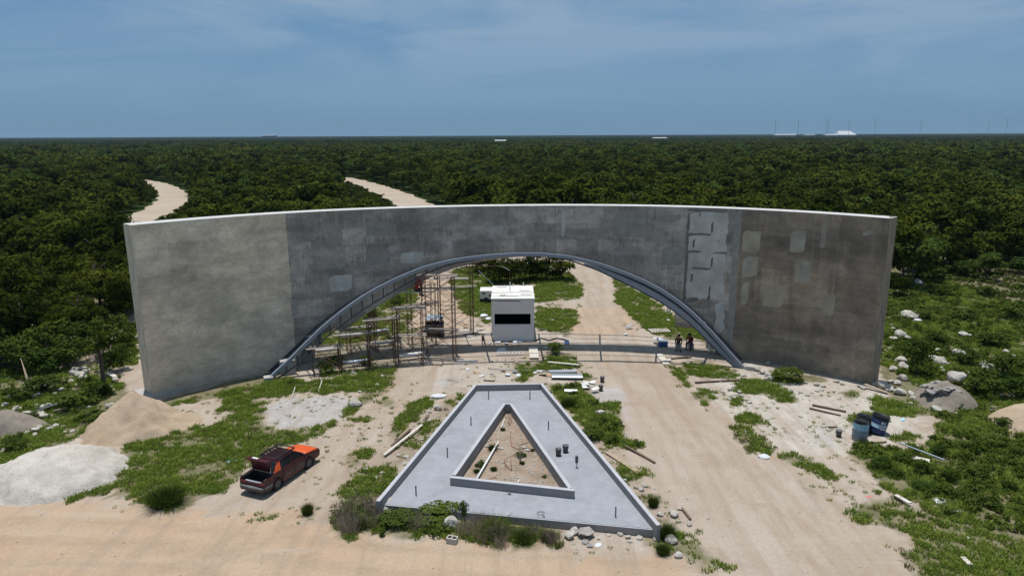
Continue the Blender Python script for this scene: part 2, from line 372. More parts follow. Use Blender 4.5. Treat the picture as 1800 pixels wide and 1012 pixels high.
# areas surveyed from the photo (pixel outlines of ground that lies flat at z = 0)
GRASS = [
 ([(117,878),(143,840),(213,815),(222,792),(240,775),(287,764),(333,754),(393,741),(420,717),(433,700),(467,713),(463,745),(487,758),(560,751),(590,738),(598,745),(560,765),(520,783),(470,788),(450,796),(437,815),(425,828),(410,838),(395,862),(345,868),(335,893),(310,896),(265,883),(225,874),(165,869),(130,880)], 1.0),
 ([(268,707),(330,692),(400,672),(440,662),(480,655),(520,668),(560,672),(600,662),(640,655),(690,646),(694,658),(672,690),(640,712),(615,728),(603,727),(625,705),(640,692),(600,687),(565,690),(545,685),(500,697),(450,700),(435,704),(420,717),(395,722),(400,705),(370,697),(330,708),(290,715)], 0.95),
 ([(0,842),(40,815),(75,792),(120,777),(185,745),(182,725),(120,728),(90,742),(60,762),(0,775)], 1.0),
 ([(-300,640),(0,646),(60,650),(110,650),(160,640),(190,650),(182,725),(120,730),(90,745),(60,765),(0,775),(-300,800)], 0.75),
 ([(60,680),(100,665),(160,655),(240,640),(244,560),(200,600),(190,650),(225,688),(200,720),(180,735),(120,730),(100,700)], 0.9),
 ([(-40,836),(25,836),(34,848),(12,863),(-40,866)], 1.0),
 ([(355,850),(400,835),(414,838),(397,865),(360,866)], 0.9),
 ([(452,905),(488,905),(486,909),(452,909)], 0.8),
 ([(662,705),(682,697),(698,706),(688,716),(672,714)], 0.75), ([(618,735),(645,731),(662,736),(640,743)], 0.6), ([(704,730),(722,708),(745,700),(764,712),(748,722),(735,740),(712,745),(700,752),(692,745)], 0.85),
 ([(685,757),(700,738),(715,744),(705,770),(690,775)], 0.7), ([(740,748),(752,742),(762,752),(750,762)], 0.9), ([(690,800),(740,760),(790,705),(818,690),(810,705),(760,770),(700,815)], 0.35),
 ([(615,803),(640,786),(655,792),(642,803),(625,820),(612,830)], 0.7), ([(600,735),(620,745),(660,780),(640,775)], 0.15),
 ([(590,866),(612,846),(640,828),(690,824),(696,840),(672,868),(650,885),(630,895),(612,885)], 0.95),
 ([(585,908),(605,895),(650,890),(700,885),(760,880),(820,878),(860,890),(930,905),(985,925),(986,958),(940,962),(880,962),(800,945),(700,938),(610,937),(580,932)], 1.0),
 ([(958,672),(1030,680),(1045,700),(1050,712),(1088,705),(1092,745),(1095,770),(1130,780),(1128,784),(1080,785),(1062,782),(1040,762),(1010,730),(985,702)], 1.0),
 ([(1080,812),(1125,824),(1134,834),(1112,850),(1095,845)], 0.7), ([(1128,872),(1150,866),(1166,880),(1160,892),(1138,894)], 1.0),
 ([(1115,930),(1150,915),(1190,925),(1200,950),(1230,965),(1270,985),(1230,990),(1190,980),(1145,970)], 0.8), ([(1195,950),(1230,940),(1240,960),(1215,968)], 0.7), ([(1220,995),(1270,980),(1280,990),(1240,1004)], 0.6),
 ([(940,540),(1010,545),(1017,560),(1000,592),(975,585),(942,578)], 0.85),
 ([(795,475),(830,468),(930,480),(1000,480),(1023,500),(1020,525),(940,532),(940,500),(866,500),(862,570),(838,560),(815,552),(800,522),(793,500)], 0.95),
 ([(1078,488),(1110,505),(1140,522),(1165,542),(1192,565),(1208,580),(1212,597),(1180,598),(1130,577),(1108,555),(1085,532)], 0.95),
 ([(1170,520),(1260,560),(1300,620),(1250,610),(1205,585)], 0.9),
 ([(915,648),(950,635),(968,622),(1000,620),(1012,632),(1020,645),(1000,648),(960,652),(935,662),(925,672),(908,668)], 0.85), ([(1015,660),(1032,654),(1046,664),(1030,672)], 0.95), ([(900,640),(930,636),(940,642),(905,650)], 0.7),
 ([(1195,640),(1230,632),(1262,640),(1290,650),(1294,662),(1280,668),(1230,664),(1205,655)], 1.0), ([(1180,642),(1197,655),(1216,676),(1210,682),(1195,668)], 0.9),
 ([(1290,674),(1310,664),(1350,668),(1388,690),(1402,706),(1370,708),(1340,692),(1300,690)], 1.0), ([(1352,652),(1380,645),(1408,658),(1450,662),(1452,670),(1395,672),(1360,672)], 1.0),
 ([(1214,692),(1240,684),(1260,690),(1245,712),(1228,706)], 0.75), ([(1275,700),(1300,698),(1310,712),(1290,714)], 0.8),
 ([(1295,733),(1318,725),(1346,740),(1332,748),(1300,742)], 0.8), ([(1284,752),(1305,748),(1330,765),(1362,785),(1350,796),(1322,792),(1300,772)], 0.6), ([(1365,800),(1395,797),(1430,812),(1462,830),(1476,846),(1450,840),(1420,826),(1385,816)], 0.75),
 ([(1400,842),(1425,845),(1440,862),(1415,862)], 0.4), ([(1478,690),(1500,685),(1518,692),(1505,702),(1488,698)], 0.95),
 ([(1530,698),(1600,698),(1642,715),(1646,730),(1580,733),(1540,722)], 1.0), ([(1486,742),(1520,725),(1550,720),(1560,737),(1540,748),(1495,750)], 0.9), ([(1567,768),(1585,758),(1606,766),(1600,776),(1575,776)], 1.0),
 ([(1500,788),(1522,780),(1560,790),(1600,792),(1640,775),(1660,745),(1700,730),(1860,730),(1860,960),(1740,930),(1680,925),(1650,908),(1610,880),(1560,865),(1540,842),(1515,822)], 0.95),
 ([(1490,905),(1510,882),(1560,885),(1577,905),(1592,935),(1560,925),(1520,920)], 0.85), ([(1545,870),(1600,890),(1650,915),(1660,940),(1625,960),(1590,930)], 0.5), ([(1600,940),(1690,912),(1860,960),(1860,1060),(1640,1060),(1600,985)], 0.75),
 ([(1550,500),(1640,470),(1860,470),(1860,735),(1700,732),(1660,742),(1640,715),(1560,690),(1545,640)], 0.98),
 ([(600,520),(700,478),(730,500),(735,540),(700,600),(640,620),(560,640),(540,610)], 0.6), ([(640,600),(735,575),(760,600),(700,640),(640,655),(560,665)], 0.35),
 ([(1700,440),(1860,440),(1860,480),(1640,475)], 1.0), ([(-700,640),(-40,640),(-40,1010),(-700,1010)], 0.8),
]
WHITE = [([(1230,670),(1320,640),(1480,680),(1560,690),(1640,740),(1560,790),(1500,800),(1420,800),(1340,780),(1290,730),(1220,690)], 1.0), ([(1320,648),(1560,670),(1560,690),(1320,690)], 0.9),
 ([(190,742),(120,772),(60,800),(120,800),(215,770)], 0.7), ([(240,690),(300,690),(460,650),(470,640),(250,680)], 0.9), ([(990,930),(1160,940),(1150,965),(985,950)], 0.45), ([(0,640),(170,640),(200,690),(120,700),(0,720)], 0.5),
 ([(1000,590),(1200,600),(1230,640),(1180,640),(1000,605)], 0.3), ([(480,640),(690,600),(690,650),(560,660)], 0.7), ([(940,575),(1000,585),(1000,600),(940,600)], 0.8), ([(800,575),(866,575),(866,600),(820,600)], 0.7), ([(760,640),(1000,640),(1000,672),(760,690)], 0.45)]
BROWN = [([(615, 800), (690, 790), (740, 740), (800, 690), (832, 676), (800, 730), (740, 800), (690, 850), (640, 880), (590, 930), (570, 900)], 0.8), ([(960, 676), (1000, 700), (1060, 780), (1120, 850), (1200, 940), (1150, 945), (1080, 850), (1000, 740)], 0.7), ([(580, 920), (985, 955), (1000, 930), (600, 890)], 0.6), ([(1560, 860), (1700, 900), (1860, 960), (1860, 1060), (1680, 1060)], 0.7), ([(880, 600), (1010, 605), (1020, 650), (900, 655)], 0.6), ([(0, 640), (200, 640), (230, 700), (120, 760), (0, 800)], 0.7), ([(400, 690), (480, 690), (460, 770), (380, 740)], 0.5), ([(560, 640), (690, 610), (720, 640), (600, 662)], 0.6), ([(-100, 780), (0, 770), (60, 765), (20, 800), (-100, 830)], 0.5)]
GREY = [([(448,716),(520,699),(600,696),(622,706),(602,735),(560,748),(490,752),(470,735)], 1.0), ([(1010,690),(1060,680),(1095,684),(1102,705),(1052,714),(1015,710)], 0.9), ([(758,676),(795,660),(818,668),(785,682)], 0.9), ([(1425,750),(1480,745),(1490,775),(1450,790),(1420,770)], 0.45),
 ([(1085,715),(1110,715),(1105,740),(1092,740)], 0.5), ([(655,805),(695,800),(700,822),(670,822)], 0.7), ([(840,840),(1000,855),(1000,830),(930,810)], 0.0)]
ORANGE = [([(-400,868),(140,882),(340,900),(560,905),(590,935),(900,965),(1200,990),(1300,1060),(1300,1300),(-400,1300)], 1.0), ([(1000,540),(1110,540),(1130,590),(1000,590)], 0.7), ([(720,480),(800,480),(830,570),(720,600)], 0.8), ([(900,790),(1000,860),(815,840),(860,740)], 0.5)]

def mask_at(X, Y, areas, warp=0.45, samples=3, seed=1):
    rs = np.random.RandomState(seed); out = np.zeros(X.shape)
    for k in range(samples):
        wx = (fbm(X * 0.9 + 31 * k, Y * 0.9, 4) - 0.5) * 2.4 * warp + (fbm(X * 3.3 + 7, Y * 3.3 + 90 + 5 * k, 3) - 0.5) * 1.6 * warp
        wy = (fbm(X * 0.9 + 80, Y * 0.9 + 13 * k, 4) - 0.5) * 3.2 * warp + (fbm(X * 3.3 + 57, Y * 3.3 + 20, 3) - 0.5) * 2.0 * warp
        U, V = proj(np.stack([X + wx, Y + wy, np.zeros_like(X)], -1))
        m = np.zeros(X.shape)
        for poly, w in areas:
            if w > 0: m = np.maximum(m, inpoly(U, V, poly) * w)
        out += m
    return out / samples

# piles of loose material (centre x, centre y, half axes, turn, height)
def pile_h(X, Y, humps, nz=0.05):
    z = np.full(X.shape, -1.0)
    for cx, cy, rx, ry, a, h, p in humps:
        c, s = math.cos(a), math.sin(a); dx, dy = X - cx, Y - cy
        q = np.sqrt(((dx * c + dy * s) / rx) ** 2 + ((-dx * s + dy * c) / ry) ** 2)
        q = q + (fbm(X * 0.7 + cx, Y * 0.7, 4) - 0.5) * 0.34 + (fbm(X * 2.6 + cx, Y * 2.6, 3) - 0.5) * 0.10
        hh = h * np.where(q < 1, (1 - q) ** p, -(q - 1) * 0.8)
        z = np.maximum(z, hh)
    return z + (fbm(X * 2.8, Y * 2.8 + 9, 4) - 0.5) * nz * 3.4 * (z > -0.05)

def grid_mesh(name, xs, ys, zf, mats, attrs=None, keep=None):
    X, Y = np.meshgrid(xs, ys); Z = zf(X, Y)
    nx, ny = len(xs), len(ys)
    idx = np.arange(nx * ny).reshape(ny, nx)
    q = np.stack([idx[:-1, :-1], idx[:-1, 1:], idx[1:, 1:], idx[1:, :-1]], -1).reshape(-1, 4)
    if keep is not None: q = q[keep(Z)]
    V = np.stack([X, Y, Z], -1).reshape(-1, 3)
    used = np.unique(q); remap = np.full(len(V), -1); remap[used] = np.arange(len(used))
    q = remap[q]; V = V[used]
    me = bpy.data.meshes.new(name); me.vertices.add(len(V)); me.vertices.foreach_set("co", V.astype(np.float32).ravel())
    me.loops.add(len(q) * 4); me.loops.foreach_set("vertex_index", q.astype(np.int32).ravel())
    me.polygons.add(len(q)); me.polygons.foreach_set("loop_start", np.arange(0, len(q) * 4, 4, dtype=np.int32))
    me.polygons.foreach_set("use_smooth", np.ones(len(q), bool))
    for m in mats: me.materials.append(m)
    for k, fn in (attrs or {}).items():
        a = me.attributes.new(k, 'FLOAT', 'POINT'); a.data.foreach_set("value", fn(V[:, 0], V[:, 1]).astype(np.float32))
    me.update(calc_edges=True); me.validate(); return me

def ground_material():
    m, nt, b = newmat("site_ground"); p = worldpos(nt)
    big = noise_tex(nt, p, 0.16, 6, 0.6, 0.3); med = noise_tex(nt, p, 0.9, 6, 0.65); fine = noise_tex(nt, p, 6.0, 5, 0.7)
    sand = ramp(nt, big, [(0.30, (0.328, 0.264, 0.204)), (0.5, (0.360, 0.300, 0.244)), (0.7, (0.380, 0.336, 0.284))])
    org = ramp(nt, big, [(0.30, (0.376, 0.260, 0.172)), (0.7, (0.408, 0.308, 0.220))])
    c = mixc(nt, attr(nt, "orange"), sand, org)
    wht = ramp(nt, med, [(0.3, (0.352, 0.308, 0.260)), (0.7, (0.480, 0.448, 0.400))])
    c = mixc(nt, attr(nt, "white"), c, wht)
    gry = ramp(nt, med, [(0.3, (0.288, 0.268, 0.256)), (0.7, (0.424, 0.408, 0.392))])
    c = mixc(nt, attr(nt, "grey"), c, gry)
    brn = ramp(nt, med, [(0.35, (0.188, 0.140, 0.100)), (0.65, (0.336, 0.272, 0.212))])
    c = mixc(nt, attr(nt, "brown"), c, brn)
    # wheel tracks along the haul roads, scuffs and darker damp blotches
    tr = noise_tex(nt, worldpos(nt, (1.5, 0.10, 1)), 1.0, 4, 0.6, 0.25); c = mixc(nt, mapr(nt, tr, 0.47, 0.62, 0, 0.5), c, (0.288, 0.220, 0.164))
    tr2 = noise_tex(nt, worldpos(nt, (0.12, 1.1, 1)), 1.0, 4, 0.6, 0.25); c = mixc(nt, mapr(nt, tr2, 0.52, 0.72, 0, 0.35), c, (0.416, 0.356, 0.296))
    bl = noise_tex(nt, p, 0.45, 7, 0.7, 0.7); c = mixc(nt, mapr(nt, bl, 0.52, 0.66, 0, 0.42), c, (0.248, 0.188, 0.140))
    trk = nt.nodes.new('ShaderNodeMath'); trk.operation = 'MULTIPLY'; nt.links.new(attr(nt, 'track'), trk.inputs[0]); nt.links.new(mapr(nt, med, 0.3, 0.6, 0.2, 0.75), trk.inputs[1])
    c = mixc(nt, trk.outputs[0], c, (0.30, 0.225, 0.16))
    sp = noise_tex(nt, p, 14.0, 3, 0.7); c = mixc(nt, mapr(nt, sp, 0.60, 0.70, 0, 0.55), c, (0.176, 0.136, 0.096))
    soil = ramp(nt, med, [(0.35, (0.080, 0.084, 0.032)), (0.65, (0.176, 0.152, 0.088))])
    c = mixc(nt, mapr(nt, attr(nt, "grass"), 0.1, 0.8, 0, 0.9), c, soil)
    c = mixc(nt, 1.0, c, ramp(nt, fine, [(0.25, (0.86,) * 3), (0.75, (1.10,) * 3)]), 'MULTIPLY')
    nt.links.new(c, b.inputs['Base Color']); b.inputs['Roughness'].default_value = 0.97; b.inputs['Specular IOR Level'].default_value = 0.15
    n = nt.nodes.new("ShaderNodeMath"); n.operation = 'ADD'; nt.links.new(fine, n.inputs[0]); nt.links.new(med, n.inputs[1])
    bump(nt, b, n.outputs[0], 0.5, 0.07); return m
MT['ground'] = ground_material()
TRACKS = [[(1035, 470), (1052, 560), (1090, 640), (1165, 720), (1310, 850), (1490, 1012)], [(1060, 470), (1075, 560), (1130, 640), (1230, 720), (1400, 850), (1600, 1012)], [(785, 600), (745, 650), (655, 730), (545, 850), (440, 945), (300, 1010)], [(-300, 925), (200, 935), (700, 985), (1200, 1015)], [(-300, 960), (300, 975), (800, 1040)], [(770, 470), (765, 540), (790, 620)]]
def track_at(X, Y):
    out = np.zeros(X.shape)
    wx = X + (fbm(X * 0.3, Y * 0.3, 3) - 0.5) * 1.0
    for tr in TRACKS:
        P = [gp(u, v)[:2] for u, v in tr]; best = np.full(X.shape, 1e9)
        for a, b_ in zip(P[:-1], P[1:]):
            d = b_ - a; t = np.clip(((wx - a[0]) * d[0] + (Y - a[1]) * d[1]) / (d @ d), 0, 1); best = np.minimum(best, np.hypot(wx - a[0] - t * d[0], Y - a[1] - t * d[1]))
        out = np.maximum(out, np.exp(-((best - 0.75) / 0.20) ** 2))
    return out
GX = np.arange(-62, 62.01, 0.3); GY = np.arange(12, 104.01, 0.3)
gz = lambda X, Y: (fbm(X * 0.5, Y * 0.5, 4) - 0.5) * 0.10
gme = grid_mesh("ground", GX, GY, lambda X, Y: gz(X, Y), [MT['ground']], {
    "grass": lambda X, Y: np.maximum(mask_at(X, Y, GRASS), mask_at(X, Y, [(CLEAR, 1.0)]) < 0.5), "white": lambda X, Y: mask_at(X, Y, WHITE, 0.8),
    "track": track_at, "brown": lambda X, Y: mask_at(X, Y, BROWN, 1.0), "grey": lambda X, Y: mask_at(X, Y, GREY, 0.35), "orange": lambda X, Y: mask_at(X, Y, ORANGE, 0.9)})
tag(place("ground", gme), kind="structure")
# forest floor out to the horizon, a little below the building site
m, nt, b = newmat("forest_floor"); p = worldpos(nt)
c = ramp(nt, noise_tex(nt, p, 0.06, 6, 0.65), [(0.35, (0.018, 0.030, 0.010)), (0.65, (0.045, 0.065, 0.02))])
nt.links.new(c, b.inputs['Base Color']); b.inputs['Roughness'].default_value = 1.0; b.inputs['Specular IOR Level'].default_value = 0.0
MT['floor'] = m
mb = MB(); S = 15000
mb.add([(-S, -60, -0.12), (S, -60, -0.12), (S, S, -0.12), (-S, S, -0.12)], [(0, 1, 2, 3)])
tag(mb.build("forest_ground", MT['floor']), kind="structure")
m, nt, b = newmat("dirt_road"); p = worldpos(nt)
c = ramp(nt, noise_tex(nt, p, 0.12, 6, 0.62), [(0.3, (0.320, 0.256, 0.192)), (0.7, (0.384, 0.320, 0.248))])
nt.links.new(c, b.inputs['Base Color']); b.inputs['Roughness'].default_value = 1.0; MT['road'] = m
def road(pts, widths):
    mb = MB(); n = len(pts)
    pts = [np.array(p, float) for p in pts]
    # smooth subdivision
    P, Wd = [], []
    for i in range(n - 1):
        p0, p1, p2, p3 = pts[max(i - 1, 0)], pts[i], pts[i + 1], pts[min(i + 2, n - 1)]
        for k in range(8):
            t = k / 8; P.append(0.5 * (2 * p1 + (p2 - p0) * t + (2 * p0 - 5 * p1 + 4 * p2 - p3) * t * t + (3 * p1 - p0 - 3 * p2 + p3) * t ** 3)); Wd.append(widths[i] * (1 - t) + widths[i + 1] * t)
    P.append(pts[-1]); Wd.append(widths[-1]); vs = []
    for i, q in enumerate(P):
        d = P[min(i + 1, len(P) - 1)] - P[max(i - 1, 0)]; d = d / np.linalg.norm(d); nn = np.array([-d[1], d[0]]); w = Wd[i] / 2
        vs += [(*(q + nn * w * (1 + 0.15 * math.sin(i * 1.7))), -0.03), (*(q - nn * w * (1 + 0.15 * math.sin(i * 2.3))), -0.03)]
    mb.add(vs, [(2 * i, 2 * i + 1, 2 * i + 3, 2 * i + 2) for i in range(len(P) - 1)])
    return tag(mb.build("dirt_road", MT['road']), kind="structure"), P, Wd
G2 = lambda u, v: tuple(gp(u, v)[:2])
R1 = road([G2(180, 402), G2(245, 385), G2(292, 362), G2(305, 345), G2(288, 328), G2(258, 319), G2(205, 311)], [7, 7.5, 8, 8, 7, 6, 5])
R2 = road([G2(765, 466), G2(768, 430), G2(752, 385), G2(722, 356), G2(668, 332), G2(615, 316), G2(560, 306)], [8, 8, 8.5, 9, 9, 8, 7])

# ================================================================= THE CURVED WALL
HW = 11.22
_top = [(230, 396), (495, 375), (630, 369), (800, 363.5), (960, 361), (1130, 363), (1290, 367), (1440, 375), (1565, 384)]
_tp = np.array([gp(u, v, HW)[:2] for u, v in _top]); WP = np.polyfit(_tp[:, 0], _tp[:, 1], 4)
XL, XR = _tp[0, 0], _tp[-1, 0]
_xx = np.linspace(XL, XR, 400); _yy = np.polyval(WP, _xx)
_ss = np.concatenate([[0], np.cumsum(np.hypot(np.diff(_xx), np.diff(_yy)))]); WLEN = _ss[-1]
def wall_at(s):
    x = np.interp(s, _ss, _xx); y = np.polyval(WP, x); t = np.array([1, np.polyval(np.polyder(WP), x)]); t /= np.linalg.norm(t)
    return np.array([x, y]), np.array([t[1], -t[0]])            # point on the front face, normal towards the viewer
def surf_hit(u, v, dist=lambda s: 0.0):
    """where the line of sight meets the vertical surface standing dist(s) metres in front of the wall"""
    d = ray(u, v); best = None
    S_ = np.linspace(0, WLEN, 300); P = []
    for s in S_:
        p, n = wall_at(s); P.append(p + n * dist(s))
    P = np.array(P); a = np.arctan2(P[:, 0], P[:, 1]); t = math.atan2(d[0], d[1])
    s = np.interp(t, a, S_); p = np.array([np.interp(s, S_, P[:, 0]), np.interp(s, S_, P[:, 1])])
    k = np.hypot(*p) / math.hypot(d[0], d[1]); return s, CAM_H + d[2] * k
WT = 1.3
# front edge of the steel arch: pixel trace -> (s, z)
FEET = ((472, 666), (1318, 657))
def off_front(s):
    q = (s / WLEN - 0.5) / 0.36
    return 2.05 + 0.85 * max(0.0, 1 - q * q)
_arch = [(472, 667), (490, 650), (510, 632), (540, 602), (570, 573), (600, 549), (630, 527), (660, 509), (700, 489), (740, 472.5), (780, 461.5), (820, 454.5), (860, 450), (900, 447.5), (950, 447), (1000, 452), (1050, 463.5), (1100, 481), (1130, 493.5), (1160, 509), (1190, 528.5), (1220, 553), (1250, 584), (1280, 618), (1300, 640), (1318, 657)]
AS = np.array([surf_hit(u, v, off_front) for u, v in _arch])
def arch_z(s): return float(np.interp(s, AS[:, 0], AS[:, 1]))
S0, S1 = AS[0, 0], AS[-1, 0]
def arch_pt(s, d, rear=False):
    """a point on the flared soffit; d metres in front of the front face (or behind the rear face)"""
    p, n = wall_at(s); of = off_front(s); z = arch_z(s) - 0.5 * (1 - min(1, d / of))
    q = p + n * d if not rear else p - n * (WT + d)
    return np.array([q[0], q[1], z])
# underside of the wall
steps = []
for u, v in [(497, 646), (530, 641), (530.5, 615), (566, 611), (566.5, 588), (590, 577)]: steps.append(surf_hit(u, v))
stepsR = []
for u, v in [(1186, 543), (1187, 573), (1216, 577), (1216.5, 558), (1240, 570), (1241, 612), (1270, 617), (1270.5, 633), (1300, 640)]: stepsR.append(surf_hit(u, v))
UND = np.array([surf_hit(u, v) for u, v in [(590, 577), (600, 585), (640, 554), (680, 528), (720, 506), (760, 486), (800, 471), (850, 459), (900, 452), (950, 450), (1000, 455), (1050, 468), (1100, 489), (1150, 519), (1186, 543)]])
def wall_under(s):
    if s <= steps[0][0] or s >= stepsR[-1][0]: return -0.3
    if s < steps[-1][0]: return float(np.interp(s, [a for a, _ in steps], [max(0.05, z) for _, z in steps]))
    if s > stepsR[0][0]: return float(np.interp(s, [a for a, _ in stepsR], [max(0.05, z) for _, z in stepsR]))
    return min(arch_z(s) - 0.5, float(np.interp(s, UND[:, 0], UND[:, 1])))
sA, sB = surf_hit(507, 450)[0], surf_hit(1288, 450)[0]
brk = sorted(set([0, WLEN, sA, sB] + [a for a, _ in steps] + [a for a, _ in stepsR] + [steps[0][0] - 1e-4, stepsR[-1][0] + 1e-4] + list(np.linspace(0, WLEN, 110))))
wall = empty("gateway_wall", (0, 52, 0))
tag(wall, "tall curved bare concrete gateway wall pierced by a wide arch", "gateway wall")
def wall_panel(name, a, b, mat, label):
    cols = [s for s in brk if a - 1e-9 <= s <= b + 1e-9]
    mb = MB(); R = 8; uv = []
    for s in cols:
        p, n = wall_at(s); z0 = wall_under(s)
        for k in range(R + 1):
            z = z0 + (HW - z0) * k / R; mb.v.append((p[0], p[1], z)); uv.append((s, z))
        q = p - n * WT
        for k in range(R + 1):
            z = z0 + (HW - z0) * k / R; mb.v.append((q[0], q[1], z)); uv.append((s + 40, z))
    st = 2 * (R + 1)
    for i in range(len(cols) - 1):
        o = i * st
        for k in range(R):
            mb.f.append((o + k, o + st + k, o + st + k + 1, o + k + 1)); mb.m.append(0)
            h = o + R + 1
            mb.f.append((h + k, h + k + 1, h + st + k + 1, h + st + k)); mb.m.append(0)
        mb.f.append((o + R, o + st + R, o + st + 2 * R + 1, o + 2 * R + 1)); mb.m.append(1)
        mb.f.append((o, o + R + 1, o + st + R + 1, o + st)); mb.m.append(0)
    if abs(a) < 1e-6:
        for k in range(R): mb.f.append((k, k + 1, R + 1 + k + 1, R + 1 + k)); mb.m.append(0)
    if abs(b - WLEN) < 1e-6:
        o = (len(cols) - 1) * st
        for k in range(R): mb.f.append((o + k, o + R + 1 + k, o + R + 1 + k + 1, o + k + 1)); mb.m.append(0)
    o = mb.build(name, [mat, MT['conc_top']], wall, off=(0, 52, 0))
    ul = o.data.uv_layers.new(name="UVMap")
    li = np.zeros(len(o.data.loops), np.int32); o.data.loops.foreach_get("vertex_index", li)
    ul.data.foreach_set("uv", np.array(uv, np.float32)[li].ravel())
    o["label"] = label; return o
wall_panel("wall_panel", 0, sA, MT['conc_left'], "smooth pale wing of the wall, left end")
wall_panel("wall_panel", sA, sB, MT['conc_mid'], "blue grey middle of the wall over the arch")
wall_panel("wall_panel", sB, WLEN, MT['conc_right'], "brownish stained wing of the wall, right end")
def wall_patch(u0, v0, u1, v1, mat, t=0.012, wob=0.10, name="mortar_patch"):
    a = surf_hit(u0, (v0 + v1) / 2)[0]; b = surf_hit(u1, (v0 + v1) / 2)[0]; zt = surf_hit((u0 + u1) / 2, v0)[1]; zb = surf_hit((u0 + u1) / 2, v1)[1]
    n_ = max(2, int((b - a) / 0.35)); nz_ = max(2, int((zt - zb) / 0.35)); mb = MB(); vs = []
    j = lambda: rnd.uniform(-wob, wob)
    for i in range(n_ + 1):
        for k in range(nz_ + 1):
            s = a + (b - a) * i / n_; z = zb + (zt - zb) * k / nz_
            if i in (0, n_): s += j()
            if k in (0, nz_): z += j()
            z = min(z, HW - 0.02)
            p, n = wall_at(s); ed = -0.004 if (i in (0, n_) or k in (0, nz_)) else t
            vs.append((*(p + n * ed), z))
    w = nz_ + 1
    mb.add(vs, [(i * w + k, (i + 1) * w + k, (i + 1) * w + k + 1, i * w + k + 1) for i in range(n_) for k in range(nz_)])
    return mb.build(name, mat, wall, smooth=False, off=(0, 52, 0))
L_, D_, W_ = MT['patch_light'], MT['patch_dark'], MT['patch_warm']
wall_patch(1206, 371, 1278, 527, L_)
wall_patch(1254, 527, 1276, 590, L_)
for q in [(1227, 372, 1233, 386), (1247, 384, 1257, 416), (1205, 407, 1256, 417), (1214, 415, 1225, 440), (1205, 437, 1238, 447), (1248, 440, 1279, 449), (1246, 446, 1256, 477), (1210, 467, 1255, 477), (1210, 475, 1222, 501), (1242, 498, 1252, 530), (1204, 372, 1210, 532), (1206, 366, 1280, 373), (1262, 404, 1275, 408), (1260, 419, 1267, 427), (1206, 522, 1230, 532)]:
    wall_patch(*q, MT['patch_seam'], 0.022, 0.07)
wall_patch(1281, 366, 1298, 640, D_, 0.010, 0.10)
for q, mm_ in [((1301, 402, 1341, 446), W_), ((1337, 497, 1381, 543), W_), ((1439, 514, 1472, 558), W_), ((1302, 448, 1335, 490), MT['patch_mid']), ((1393, 455, 1430, 500), MT['patch_mid']), ((1384, 402, 1420, 447), MT['patch_mid']), ((1440, 384, 1456, 440), MT['patch_mid']), ((1300, 492, 1318, 540), MT['patch_mid']),
              ((1075, 368, 1140, 420), D_), ((1150, 372, 1200, 396), D_), ((985, 366, 996, 420), MT['patch_light']), ((1074, 430, 1130, 446), D_), ((1160, 430, 1203, 470), D_),
              ((888, 396, 912, 418), D_), ((857, 393, 888, 416), L_), ((985, 398, 1072, 418), D_), ((700, 440, 745, 466), L_), ((640, 392, 700, 418), D_), ((575, 480, 622, 515), L_), ((519, 405, 560, 430), D_), ((540, 460, 610, 476), D_), ((640, 440, 690, 470), D_), ((770, 372, 812, 395), D_), ((508, 520, 527, 560), D_),
              ((1512, 400, 1540, 418), MT['patch_mid'])]:
    wall_patch(*q, mm_, 0.006, 0.045)
for u, v, r_ in [(1178, 434, 3), (579, 436, 4)]: wall_patch(u - r_, v - r_, u + r_, v + r_, D_, 0.01, 0.05)
# footing that shows at the left end
p0, n0 = wall_at(0.0); p1, n1 = wall_at(2.6)
mb = MB(); t0 = np.array([-n0[1], n0[0]])
poly = [p0 - t0 * 0.55 + n0 * 0.35, p0 + t0 * 1.9 + n0 * 0.28, p0 + t0 * 1.9 - n0 * 1.7, p0 - t0 * 0.55 - n0 * 1.7]
mb.prism([tuple(q) for q in poly], -0.1, 0.24); mb.build("footing", MT['conc_foot'], wall, off=(0, 52, 0), bevel=0.02)
# rusty bar ends on the top right corner
mb = MB(); pe, ne = wall_at(WLEN - 0.1)
for k in range(4):
    q = pe - ne * (0.2 + 0.28 * k); mb.tube([(q[0], q[1], HW - 0.02), (q[0] + 0.03, q[1], HW + 0.12 + 0.05 * (k % 2))], 0.025, 5)
mb.build("starter_bars", MT['rust'], wall, off=(0, 52, 0))

# ================================================================= STEEL ARCH FRAME
arch = empty("steel_arch_frame", (0, 50, 0))
tag(arch, "flared grey steel frame lining the arch on both faces of the wall", "steel frame")
AO = (0, 50, 0)
NS = 64; SS = np.linspace(S0, S1, NS)
def rail(dfn, w, h, mat, rear=False, dz=0.0, a=0, b=NS, name="rail"):
    mb = MB(); vs = []
    for s in SS[a:b]:
        d = dfn(s); p = arch_pt(s, d, rear); p[2] = p[2] + dz
        q = arch_pt(s, d + 0.05, rear); t = (arch_pt(s + 0.1, d, rear) - arch_pt(s - 0.1, d, rear)); t /= np.linalg.norm(t)
        nn = q - p; nn[2] = 0; nn /= np.linalg.norm(nn); up = np.cross(nn, t); up *= np.sign(up[2]) or 1
        if abs(up[2]) < 0.05: up = np.array([0, 0, 1.0])
        for sx, sy in ((-1, -1), (1, -1), (1, 1), (-1, 1)): vs.append(p + nn * sx * w / 2 + up * sy * h / 2)
    m_ = b - a
    fs = [(4 * i + k, 4 * i + (k + 1) % 4, 4 * i + 4 + (k + 1) % 4, 4 * i + 4 + k) for i in range(m_ - 1) for k in range(4)] + [(3, 2, 1, 0), (4 * m_ - 4, 4 * m_ - 3, 4 * m_ - 2, 4 * m_ - 1)]
    return mb.add(vs, fs).build(name, mat, arch, off=AO)
rail(lambda s: off_front(s), 0.20, 0.24, MT['steel'], name="front_rail")
